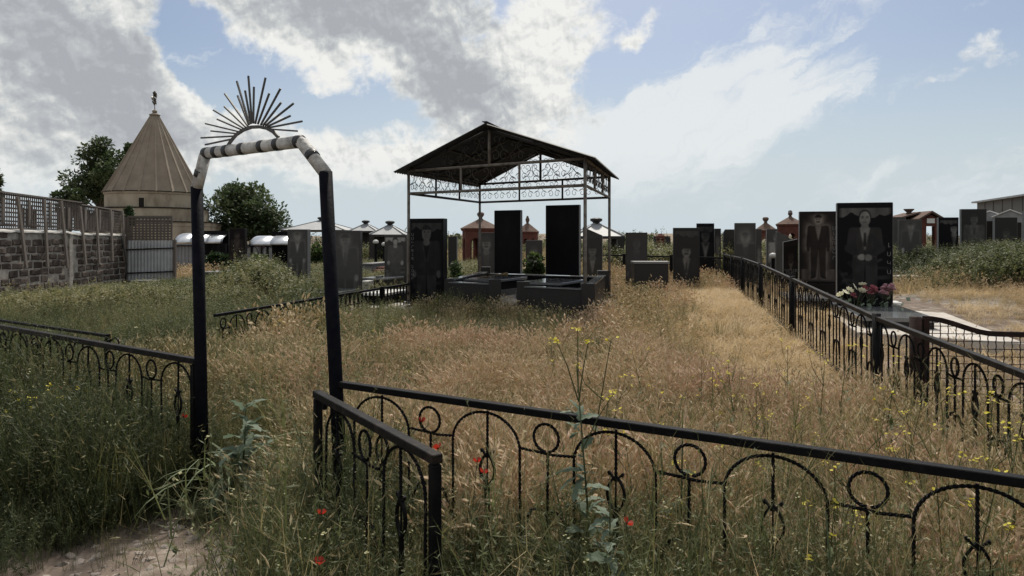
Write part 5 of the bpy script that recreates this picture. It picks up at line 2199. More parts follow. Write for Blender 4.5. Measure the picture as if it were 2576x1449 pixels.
def build_enclosure():
    pt = lambda px, d: Vector((wx(px, d), d))
    FLp, FRp, BLp, BRp = pt(1126, 12.75), pt(1478, 11.25), pt(1222, 16.0), pt(1516, 14.6)
    O = FLp
    root = thing('grave_enclosure', 'low dark stone enclosure with square corner posts under the canopy', 'grave enclosure', (O.x, O.y, 0))
    L2 = lambda p, z: (p.x - O.x, p.y - O.y, z)
    zt = 0.79
    fd = (FRp - FLp)
    gap0 = on_line(1245, FLp, fd.normalized()) / fd.length
    gap1 = on_line(1316, FLp, fd.normalized()) / fd.length
    g0, g1 = FLp.lerp(FRp, gap0), FLp.lerp(FRp, gap1)

    def wall(a, b, z1=zt, z0=0.1, w=0.14, nm='kerb_wall', mt='granite_dark'):
        mb = MB()
        h = z1 - z0
        mb.bar(L2(a, z0 + h / 2), L2(b, z0 + h / 2), w, h)
        part(nm, mb, MAT[mt], root, bevel=0.006)
        mb = MB()
        mb.bar(L2(a, z1 + 0.012), L2(b, z1 + 0.012), w + 0.03, 0.02)
        part('coping', mb, MAT['polished'], root)
    wall(FLp, g0, 0.76)
    wall(g1, FRp, 0.74)
    wall(FLp, BLp)
    wall(FRp, BRp)
    wall(BLp, BRp, 0.75, w=0.30, nm='back_wall', mt='granite_black')
    for p, z in ((FLp, .84), (g0, .86), (g1, .84), (FRp, .85), (BLp, .92), (BRp, .90)):
        mb = MB()
        mb.box(p.x - O.x - 0.11, p.x - O.x + 0.11, p.y - O.y - 0.11, p.y - O.y + 0.11, 0.05, z)
        part('corner_post', mb, MAT['granite_dark'], root, bevel=0.008, rot=None)
    mb = MB()
    mb.poly([L2(p, 0)[:2] for p in (FLp, FRp, BRp, BLp)], 0.2, 0.46)
    part('floor', mb, MAT['concrete'], root)
    mb = MB()
    a, b = g0.lerp(g1, 0.12), g0.lerp(g1, 0.88)
    n = Vector((fd.y, -fd.x)).normalized()
    mb.bar(L2(a + n * 0.12, 0.33), L2(b + n * 0.12, 0.33), 0.30, 0.22)
    part('step', mb, MAT['basalt'], root)
    cx = (FLp + FRp + BLp + BRp) / 4
    exclude(cx.x, cx.y, 1.95, 1.7, math.atan2(fd.y, fd.x))
    # plinths and raised graves
    for (lab, px, d, hw, dep) in (('black raised grave box before the narrower black slab, dry flowers on it', 1243, 14.0, 0.42, 1.25),
                                  ('black raised grave box before the wider black slab', 1392, 13.1, 0.42, 1.2)):
        c = pt(px, d)
        r = thing('raised_grave', lab, 'grave box', (c.x, c.y, 0.46), -0.5, 'raised graves in the enclosure')
        mb = MB()
        mb.box(-hw - .05, hw + .05, -dep / 2 - .05, dep / 2 + .05, 0.0, 0.12)
        part('base', mb, MAT['basalt'], r)
        mb = MB()
        mb.box(-hw, hw, -dep / 2, dep / 2, 0.122, 0.27)
        part('box', mb, MAT['granite_black'], r, bevel=0.006)
        mb = MB()
        mb.box(-hw - .02, hw + .02, -dep / 2 - .02, dep / 2 + .02, 0.272, 0.32)
        part('lid', mb, MAT['polished'], r, bevel=0.006)
    r = thing('dry_bouquet', 'withered bunch of stems lying on the raised grave', 'bouquet', (wx(1245, 14.1), 14.1, 0.785))
    mb = MB()
    rnd = random.Random(4)
    for k in range(26):
        a = rnd.uniform(-.5, .5)
        mb.tube([(-.25 + rnd.uniform(-.05, .05), rnd.uniform(-.06, .06), .01), (0, 0, .04), (.28 * math.cos(a), .28 * math.sin(a), .03 + rnd.uniform(0, .07))], .005, 3)
    part('stems', mb, MAT['straw_plain'], r)


build_enclosure()


def build_slabs():
    # left group
    slab('grave_kerb', 'stepped grey stone grave wall behind the bow-tie headstone', 'grave wall', 909, 936, 667, 702, 19.5, 1.6, 'basalt', over='basalt')
    slab('red_grave_box', 'red tuff grave box left of the woman headstone', 'grave box', 937, 972, 679, 700, 19.0, 1.2, 'tuff_red')
    slab('red_grave_block', 'small red tuff block on top of the red grave box', 'stone block', 947, 971, 672, 679, 19.4, 0.6, 'tuff_red')
    slab('raised_grave', 'black grave box with a shiny top left of the woman headstone', 'grave box', 911, 972, 705, 726, 15.2, 0.9, 'granite_dark', over='polished')
    slab('vase_block', 'small black block standing on the shiny grave top', 'stone block', 945, 956, 695, 704, 15.4, 0.18, 'granite_black')
    slab('marble_block', 'bright white marble block beside the black grave boxes', 'stone block', 908, 924, 707, 716, 14.9, 0.5, 'marble')
    slab('raised_grave', 'low black grave box with pale slabs behind the oval-topped fence', 'grave box', 912, 968, 744, 770, 13.0, 1.0, 'granite_black', over='marble')
    slab('raised_grave', 'dark stepped grave box by the canopy post foot', 'grave box', 968, 1022, 738, 772, 13.6, 1.2, 'granite_dark', over='polished')
    slab('paving', 'pale concrete paving under the oval-topped fence', 'paving slab', 905, 1030, 775, 792, 12.4, 1.5, 'concrete')
    slab('raised_grave', 'polished grave slab before the man in the open jacket', 'grave box', 757, 838, 742, 757, 13.4, 1.1, 'granite_dark', over='polished')
    slab('vase_block', 'slanted black block on the polished grave slab', 'stone block', 798, 811, 728, 741, 13.8, 0.2, 'granite_black')
    slab('grave_kerb', 'pale-topped low kerb half hidden in the weeds left of the jacket headstone', 'grave kerb', 652, 738, 724, 738, 14.6, 0.3, 'basalt', rz=-0.1, over='concrete')
    slab('grave_kerb', 'dark stepped kerb in the weeds right of the left gate post', 'grave kerb', 508, 566, 688, 706, 20.5, 1.2, 'granite_dark', rz=-0.1, over='basalt')
    slab('grave_kerb', 'grey kerb block in the weeds behind the left gate post', 'grave kerb', 448, 492, 705, 722, 19.0, 0.6, 'basalt', rz=0.0)
    # bench slab in the middle
    slab('stone_bench', 'low dark bench slab with a pale top edge before the plain grey headstone', 'stone bench', 1596, 1682, 664, 700, 14.5, 0.42, 'granite_dark', rz=-0.03, over='granite_side')
    # right graves: concrete pad, ledger, kerbs
    P = [(4.72, 9.35), (6.28, 8.35), (8.3, 14.2), (6.6, 15.4)]
    root = thing('concrete_pad', 'big pale concrete pad under the two large headstones on the right', 'paving slab', (P[0][0], P[0][1], 0))
    mb = MB()
    mb.poly([(x - P[0][0], y - P[0][1]) for x, y in P], 0.05, 0.31)
    part('pad', mb, MAT['concrete'], root, bevel=0.01)
    exclude(6.5, 11.8, 1.0, 3.2, -0.26)
    r = thing('ledger_slab', 'polished grey ledger slab lying before the largest black headstone', 'grave slab', (5.72, 10.55, 0.312), -0.26)
    mb = MB()
    mb.box(-0.46, 0.46, -0.85, 0.80, 0.0, 0.09)
    part('base', mb, MAT['granite_dark'], r)
    mb = MB()
    mb.box(-0.50, 0.50, -0.90, 0.83, 0.092, 0.155)
    part('slab', mb, MAT['polished'], r, bevel=0.006)
    r = thing('ledger_slab', 'polished ledger slab before the moustached man, partly behind the fence', 'grave slab', (wx(2040, 12.6), 12.7, 0.312), -0.26)
    mb = MB()
    mb.box(-0.42, 0.42, -0.6, 0.7, 0.0, 0.16)
    part('base', mb, MAT['granite_dark'], r)
    mb = MB()
    mb.box(-0.45, 0.45, -0.64, 0.72, 0.162, 0.22)
    part('slab', mb, MAT['polished'], r, bevel=0.006)
    slab('kerb_block', 'pale-topped kerb block right of the largest black headstone', 'stone block', 2244, 2266, 768, 782, 11.9, 0.35, 'granite_dark', over='marble')
    slab('flat_stone', 'flat dark stone lying in the dry grass behind the largest headstone', 'stone block', 2256, 2288, 682, 690, 17.5, 0.4, 'basalt', rz=0)
    slab('flat_stone', 'pale flat slab edge in the dry grass behind the largest headstone', 'stone block', 2262, 2330, 694, 699, 16.3, 0.4, 'concrete', rz=0)


build_slabs()


def petals(mb, c, r, n, tilt, rnd, lift=0.3):
    c = Vector(c)
    q = Euler((rnd.uniform(-tilt, tilt), rnd.uniform(-tilt, tilt), rnd.uniform(0, 6))).to_matrix()
    for k in range(n):
        a = 2 * PI * k / n
        d = Vector((math.cos(a), math.sin(a), lift))
        s = Vector((-math.sin(a), math.cos(a), 0)) * r * 0.9 * math.sin(PI / n) * 1.3
        mb.add([c, c + q @ (d * r * .55 + s), c + q @ (d * r), c + q @ (d * r * .55 - s)], [(0, 1, 2, 3)])


def build_flowers():
    d = 11.25
    specs = (('white_bouquet', 'spray of white daisy-like flowers at the left foot of the largest black headstone', 'petal_white',
              [(2114, 741), (2133, 729), (2150, 722), (2172, 716), (2166, 731), (2183, 733), (2124, 735)], 0.07, 8),
             ('crimson_bouquet', 'crimson chrysanthemums at the foot of the largest black headstone', 'petal_crimson',
              [(2180, 733), (2190, 726), (2196, 732), (2205, 737), (2187, 737), (2148, 746), (2200, 729), (2178, 728)], 0.065, 14),
             ('mauve_bouquet', 'pale mauve chrysanthemums at the right foot of the largest black headstone', 'petal_mauve',
              [(2215, 738), (2226, 736), (2234, 730), (2238, 722), (2231, 724), (2240, 733), (2224, 729), (2236, 741), (2243, 728), (2228, 742)], 0.065, 14))
    rnd = random.Random(9)
    for nm, lab, pm, spots, rad, npet in specs:
        cx = wx(sum(p[0] for p in spots) / len(spots), d)
        root = thing(nm, lab, 'bouquet', (cx, d, 0.47))
        for (px, py) in spots:
            c = (wx(px, d) - cx, rnd.uniform(-.06, .06), wz(py, d) - 0.47)
            mb = MB()
            if npet < 10:
                petals(mb, c, rad, npet, 1.1, rnd, 0.25)
            else:
                for k in range(4):
                    petals(mb, (c[0], c[1], c[2] + .008 * k), rad * (1 - .18 * k), 11, .5, rnd, 0.25 + .4 * k)
            part('flower', mb, MAT[pm], root)
            mb = MB()
            mb.tube([c, (c[0] * .6, 0.0, c[2] * .5), (c[0] * .35, 0, 0.0)], 0.005, 4)
            part('stem', mb, MAT['mustard_stem'], root)
        for k in range(7):
            mb = MB()
            a = rnd.uniform(-1, 1)
            c = Vector((a * 0.28, -.05, rnd.uniform(.02, .16)))
            e = c + Vector((rnd.uniform(-.1, .1), rnd.uniform(-.12, -.02), rnd.uniform(-.06, .06)))
            s = Vector((.025, .0, .03))
            mb.add([c, c.lerp(e, .5) + s, e, c.lerp(e, .5) - s], [(0, 1, 2, 3)])
            part('leaf', mb, MAT['glaucous_leaf'], root)
    r = thing('flower_trough', 'low black trough holding the flowers', 'planter', (wx(2175, 11.35), 11.38, 0.468), -0.26)
    mb = MB()
    mb.box(-.40, .40, -.09, .09, 0, .10)
    part('trough', mb, MAT['granite_black'], r, bevel=0.008)


build_flowers()


def lamp(label, px, pt, pb, d):
    z0, z1 = wz(pb, d), wz(pt, d)
    r = thing('grave_lamp', label, 'lamp', (wx(px, d), d, z0), 0, 'small grave lamps')
    mb = MB()
    mb.tube([(0, 0, -.3), (0, 0, z1 - z0 - .1)], .05, 8)
    part('pole', mb, MAT['iron'], r)
    mb = MB()
    mb.lathe([(.04, z1 - z0 - .1), (.11, z1 - z0 - .06), (.09, z1 - z0 + .01), (.03, z1 - z0 + .04)], 10)
    part('shade', mb, MAT['white_paint'], r, True)


lamp('white-capped lamp post under the middle pyramid roof', 945, 606, 655, 24)
lamp('white-capped lamp post left of the woman headstone', 967, 612, 655, 24)
lamp('short black lamp with a white cap before the bride headstone', 1945, 640, 662, 17.8)
# ------------------------------------------------------------------ vegetation


def ribbon(V, F, base, az, lean, h, w, curve, seg=3, flat=False):
    """a tapering blade that bends over"""
    x, y, z = base
    ca, sa = math.cos(az), math.sin(az)
    px, py = -sa, ca
    o = len(V)
    th = lean
    r, zz = 0.0, z
    st = h / seg
    for i in range(seg + 1):
        f = i / seg
        ww = w * (1 - f) ** 0.7 / 2 if i < seg else 0.0
        cx, cy = x + ca * r, y + sa * r
        if i < seg:
            V.append((cx - px * ww, cy - py * ww, zz))
            V.append((cx + px * ww, cy + py * ww, zz))
        else:
            V.append((cx, cy, zz))
        r += math.sin(th) * st
        zz += math.cos(th) * st
        th += curve / seg
    for i in range(seg - 1):
        a = o + 2 * i
        F.append((a, a + 1, a + 3, a + 2))
    a = o + 2 * (seg - 1)
    F.append((a, a + 1, a + 2))
    return V[-1], th, az


def head(V, F, tip, th, az, ln, w, awn, rnd):
    """nodding ear with a few awns"""
    d = Vector((math.sin(th) * math.cos(az), math.sin(th) * math.sin(az), math.cos(th)))
    s = Vector((-math.sin(az), math.cos(az), 0))
    u = d.cross(s)
    p = Vector(tip) - d * 0.01
    o = len(V)
    V.append(tuple(p))
    m_ = p + d * ln * 0.4
    for k in range(3):
        a = 2 * PI * k / 3
        V.append(tuple(m_ + (s * math.cos(a) + u * math.sin(a)) * w))
    V.append(tuple(p + d * ln))
    for k in range(3):
        F.append((o, o + 1 + k, o + 1 + (k + 1) % 3))
        F.append((o + 4, o + 1 + (k + 1) % 3, o + 1 + k))
    for k in range(awn):
        f = rnd.uniform(.2, .9)
        q = p + d * ln * f
        a = rnd.uniform(0, 6.28)
        e = q + d * ln * rnd.uniform(.5, .8) + (s * math.cos(a) + u * math.sin(a)) * ln * 0.28
        t = (s * math.cos(a + 1.5) + u * math.sin(a + 1.5)) * 0.0009
        o = len(V)
        V.extend([tuple(q + t), tuple(q - t), tuple(e)])
        F.append((o, o + 1, o + 2))


def mk_mesh(name, parts):
    me = bpy.data.meshes.new(name)
    V, F, M = [], [], []
    for i, (v, f, mt) in enumerate(parts):
        o = len(V)
        V.extend(v)
        F.extend([tuple(a + o for a in q) for q in f])
        M.extend([i] * len(f))
        me.materials.append(MAT[mt])
    me.from_pydata([tuple(p) for p in V], [], F)
    me.polygons.foreach_set('material_index', M)
    return me


def proto_grass(seed, n=16, h=0.42, w=0.0045, spread=0.07, headp=0.5, lean=0.35, curve=0.7, ln=0.05, hw=0.006, awn=4, blade='grass_blade'):
    rnd = random.Random(seed)
    V, F, HV, HF = [], [], [], []
    for k in range(n):
        a = rnd.uniform(0, 6.283)
        r = spread * math.sqrt(rnd.random())
        hh = h * rnd.uniform(.55, 1.1)
        tip, th, az = ribbon(V, F, (r * math.cos(a), r * math.sin(a), -0.02), rnd.uniform(0, 6.283), rnd.uniform(0, lean), hh, w * rnd.uniform(.7, 1.3), rnd.uniform(.1, curve), 3)
        if rnd.random() < headp:
            head(HV, HF, tip, th, az, ln * rnd.uniform(.7, 1.3), hw, awn, rnd)
    ps = [(V, F, blade)]
    if HV:
        ps.append((HV, HF, 'seed_head'))
    return mk_mesh('grass_clump', ps)


def proto_flat(seed, n=26, mt='straw'):
    rnd = random.Random(seed)
    V, F = [], []
    base = rnd.uniform(-.5, .5)
    for k in range(n):
        a = base + rnd.gauss(0, 0.75)
        ribbon(V, F, (rnd.uniform(-.12, .12), rnd.uniform(-.12, .12), rnd.uniform(.0, .05)), a, rnd.uniform(1.0, 1.45), rnd.uniform(.18, .4), 0.0055, rnd.uniform(-.05, .5), 3)
    return mk_mesh('straw_tuft', [(V, F, mt)])


def leafquad(V, F, c, d, up, ln, w):
    d = Vector(d).normalized()
    s = d.cross(Vector(up))
    if s.length < 1e-4:
        s = Vector((1, 0, 0))
    s.normalize()
    c = Vector(c)
    o = len(V)
    V.extend([tuple(c), tuple(c + d * ln * .45 + s * w), tuple(c + d * ln), tuple(c + d * ln * .45 - s * w)])
    F.append((o, o + 1, o + 2, o + 3))


def proto_weed(seed, n=7, h=0.6, leaf=0.05, lw=0.012, nl=11, bloom=0.6, spread=0.10, br=3):
    rnd = random.Random(seed)
    V, F, LV, LF, BV, BF = [], [], [], [], [], []
    for k in range(n):
        a = rnd.uniform(0, 6.283)
        r = spread * math.sqrt(rnd.random())
        hh = h * rnd.uniform(.55, 1.1)
        az = rnd.uniform(0, 6.283)
        lean = rnd.uniform(0.02, .38)
        b = Vector((r * math.cos(a), r * math.sin(a), -.02))
        tip, th, az2 = ribbon(V, F, b, az, lean, hh, .006, .35, 3)
        t = Vector(tip)
        for j in range(nl):
            f = rnd.uniform(.12, .98)
            c = b.lerp(t, f)
            d = Vector((rnd.gauss(0, 1), rnd.gauss(0, 1), rnd.gauss(.25, .5)))
            leafquad(LV, LF, c, d, (rnd.gauss(0, .4), rnd.gauss(0, .4), 1), leaf * rnd.uniform(.6, 1.4) * (1.25 - .6 * f), lw * rnd.uniform(.6, 1.4))
        for j in range(br):
            f = rnd.uniform(.5, .9)
            c = b.lerp(t, f)
            tp, th3, az3 = ribbon(V, F, c, rnd.uniform(0, 6.283), rnd.uniform(.25, .7), hh * rnd.uniform(.2, .4), .004, .2, 2)
            if rnd.random() < bloom:
                for q in range(3):
                    leafquad(BV, BF, Vector(tp) + Vector((rnd.gauss(0, .008), rnd.gauss(0, .008), rnd.gauss(0, .006))), (rnd.gauss(0, 1), rnd.gauss(0, 1), .4), (0, 0, 1), .011, .0045)
            for q in range(3):
                leafquad(LV, LF, c.lerp(Vector(tp), rnd.uniform(.2, .9)), (rnd.gauss(0, 1), rnd.gauss(0, 1), rnd.gauss(.3, .5)), (0, 0, 1), leaf * .6, lw * .8)
    ps = [(V, F, 'weed_leaf'), (LV, LF, 'weed_leaf')]
    if BV:
        ps.append((BV, BF, 'weed_bloom'))
    return mk_mesh('weed_clump', ps)


def protos(name, meshes):
    c = bpy.data.collections.new(name)
    for i, me in enumerate(meshes):
        o = bpy.data.objects.new('%s_%02d' % (name, i), me)
        c.objects.link(o)
    return c


P_DRY = protos('dry_kinds', [proto_grass(i, 17, .40, .0042, .08, .7, .4, .9) for i in range(6)])
P_DRYF = protos('dry_far_kinds', [proto_grass(20 + i, 15, .40, .0085, .14, .75, .4, .9, .06, .012, 0) for i in range(5)])
P_GRN = protos('green_kinds', [proto_grass(40 + i, 20, .55, .0042, .09, .22, .35, 1.2, .035, .0032, 3) for i in range(6)])
P_GRNF = protos('green_far_kinds', [proto_grass(60 + i, 15, .5, .011, .16, .25, .35, 1.0, .06, .012, 0) for i in range(5)])
P_FLAT = protos('straw_kinds', [proto_flat(80 + i) for i in range(5)])
P_DRYN = protos('dry_near_kinds', [proto_grass(210 + i, 15, .44, .0030, .09, .30, .45, 1.1, .028, .0030, 3) for i in range(6)])
P_WEED = protos('weed_kinds', [proto_weed(100 + i, 6, .62, .050, .0055, 16, .14) for i in range(6)])
P_FEA = protos('feathery_kinds', [proto_weed(120 + i, 7, .66, .040, .0028, 28, .08, .10, 4) for i in range(5)])
P_WEEDF = protos('weed_far_kinds', [proto_weed(140 + i, 6, .70, .09, .024, 12, .9, .2, 4) for i in range(5)])
pb = []
for i in range(6):
    b_ = bmesh.new()
    bmesh.ops.create_icosphere(b_, subdivisions=1, radius=1.0)
    rr_ = random.Random(i)
    for v in b_.verts:
        v.co *= rr_.uniform(.65, 1.1)
        v.co.z *= .6
    me_ = bpy.data.meshes.new('pebble')
    b_.to_mesh(me_)
    b_.free()
    pb.append(me_)
mat('pebble', (0.30, 0.26, 0.23), 0.95, 0, (0.20, 0.17, 0.15), 3, 0.4, 8, 0.2, (0.35, 0.65), 0.3)
for me_ in pb:
    me_.materials.append(MAT['pebble'])
def proto_stalk(seed):
    rnd = random.Random(seed)
    V, F = [], []
    for k in range(3):
        az = rnd.uniform(0, 6.283)
        b = (rnd.uniform(-.05, .05), rnd.uniform(-.05, .05), 0)
        hh = rnd.uniform(.7, 1.0)
        o = len(V)
        tip, th, a2 = ribbon(V, F, b, az, rnd.uniform(.05, .5), hh, .006, .5, 5)
        mids = V[o:o + 10:2]
        for q in range(9):
            c = Vector(rnd.choice(mids[1:]))
            t2, th2, a3 = ribbon(V, F, c, rnd.uniform(0, 6.283), rnd.uniform(.3, 1.0), rnd.uniform(.10, .34), .0032, .3, 3)
            for w_ in range(4):
                c2 = c.lerp(Vector(t2), rnd.uniform(.2, 1))
                ribbon(V, F, c2, rnd.uniform(0, 6.283), rnd.uniform(.2, 1.2), rnd.uniform(.02, .06), .0022, .1, 2)
    return mk_mesh('stalk', [(V, F, 'grass_blade')])


P_STALK = protos('stalk_kinds', [proto_stalk(300 + i) for i in range(5)])
P_PEB = protos('pebble_kinds', pb)


def scatter(name, coll, pts, scale, tint, tilt=0.12, kind='stuff'):
    """one object: a cloud of points that carries an instance of one of the clumps at each"""
    pts = np.asarray(pts, np.float32)
    n = len(pts)
    me = bpy.data.meshes.new(name)
    me.vertices.add(n)
    me.vertices.foreach_set('co', pts.reshape(-1))
    rs = np.random.RandomState(n % 1000)
    rot = np.stack([rs.normal(0, tilt, n), rs.normal(0, tilt, n), rs.uniform(0, 2 * PI, n)], -1).astype(np.float32)
    for nm, tp, arr in (('rot', 'FLOAT_VECTOR', rot), ('scl', 'FLOAT', scale), ('tint', 'FLOAT', tint)):
        a = me.attributes.new(nm, tp, 'POINT')
        a.data.foreach_set('vector' if tp == 'FLOAT_VECTOR' else 'value', np.asarray(arr, np.float32).reshape(-1))
    k = len(coll.objects)
    a = me.attributes.new('pick', 'INT', 'POINT')
    a.data.foreach_set('value', rs.randint(0, k, n).astype(np.int32))
    me.update()
    o = link(name, me)
    o['kind'] = kind
    ng = bpy.data.node_groups.new(name, 'GeometryNodeTree')
    ng.interface.new_socket('Geometry', in_out='INPUT', socket_type='NodeSocketGeometry')
    ng.interface.new_socket('Geometry', in_out='OUTPUT', socket_type='NodeSocketGeometry')
    N, L = ng.nodes, ng.links
    gi, go = N.new('NodeGroupInput'), N.new('NodeGroupOutput')
    ci = N.new('GeometryNodeCollectionInfo')
    ci.inputs['Collection'].default_value = coll
    ci.inputs['Separate Children'].default_value = True
    ci.inputs['Reset Children'].default_value = True
    io = N.new('GeometryNodeInstanceOnPoints')
    io.inputs['Pick Instance'].default_value = True
    L.new(gi.outputs[0], io.inputs['Points'])
    L.new(ci.outputs[0], io.inputs['Instance'])

    def attr(nm, tp):
        q = N.new('GeometryNodeInputNamedAttribute')
        q.data_type = tp
        q.inputs['Name'].default_value = nm
        return q.outputs[0]
    er = N.new('FunctionNodeEulerToRotation')
    L.new(attr('rot', 'FLOAT_VECTOR'), er.inputs[0])
    L.new(er.outputs[0], io.inputs['Rotation'])
    L.new(attr('scl', 'FLOAT'), io.inputs['Scale'])
    L.new(attr('pick', 'INT'), io.inputs['Instance Index'])
    L.new(io.outputs[0], go.inputs[0])
    md = o.modifiers.new('scatter', 'NODES')
    md.node_group = ng
    return o


def vnoise(x, y, s, seed=0):
    """smooth value noise, 0..1"""
    rs = np.random.RandomState(seed)
    G = rs.rand(64, 64)
    u, v = np.asarray(x) / s + 17.3, np.asarray(y) / s + 5.1
    i, j = np.floor(u).astype(int), np.floor(v).astype(int)
    f, g = u - i, v - j
    f, g = f * f * (3 - 2 * f), g * g * (3 - 2 * g)
    i0, j0, i1, j1 = i % 64, j % 64, (i + 1) % 64, (j + 1) % 64
    return (G[i0, j0] * (1 - f) + G[i1, j0] * f) * (1 - g) + (G[i0, j1] * (1 - f) + G[i1, j1] * f) * g


def area_pts(x0, x1, y0, y1, dens, rs):
    n = int((x1 - x0) * (y1 - y0) * dens)
    return rs.uniform(x0, x1, n), rs.uniform(y0, y1, n)


def free(x, y):
    ok = np.ones(len(x), bool)
    for cx, cy, hx, hy, rz in EXC:
        dx, dy = x - cx, y - cy
        c, s = math.cos(rz), math.sin(rz)
        u, v = dx * c + dy * s, -dx * s + dy * c
        ok &= ~((np.abs(u) < hx + .03) & (np.abs(v) < hy + .03))
    return ok


def in_view(x, y, m_=0.12):
    return np.abs(x) < (0.75 + m_) * y + 0.8


def front_y(x):
    """the line of the front fence"""
    return np.where(x > GR.x, GR.y + (x - GR.x) * FD.y / FD.x, GR.y + (x - GR.x) * (-0.655))


def left_x(y):
    return -2.03 + 0.255 * (y - 13.3)


def poly_in(x, y, P):
    ins = np.zeros(len(x), bool)
    j = len(P) - 1
    for i in range(len(P)):
        xi, yi = P[i]
        xj, yj = P[j]
        c = ((yi > y) != (yj > y)) & (x < (xj - xi) * (y - yi) / (yj - yi + 1e-12) + xi)
        ins ^= c
        j = i
    return ins


DIRT = [(-2.45, 0.8), (-2.32, 2.9), (-2.22, 3.5), (-1.98, 3.88), (-1.62, 3.66), (-1.22, 3.2), (-1.0, 2.7), (-0.8, 0.8)]
DIRT2 = [(-3.9, 4.0), (-3.08, 4.05), (-3.12, 4.45), (-3.5, 4.85), (-4.3, 4.9)]
RPAD = [(4.3, 9.3), (4.3, 6.0), (9.5, 4.5), (11.5, 8.5), (9.3, 12.4), (8.6, 14.6)]
rs = np.random.RandomState(21)


def path_w(x, y):
    """how trodden the strip beside the right-hand fence is"""
    c = right_x(y) - 0.62 - 0.10 * np.sin(y * .9)
    w = 0.85
    return np.exp(-((x - c) / w) ** 2) * ss(5.0, 6.8, y) * (1 - ss(13.5, 16.5, y))


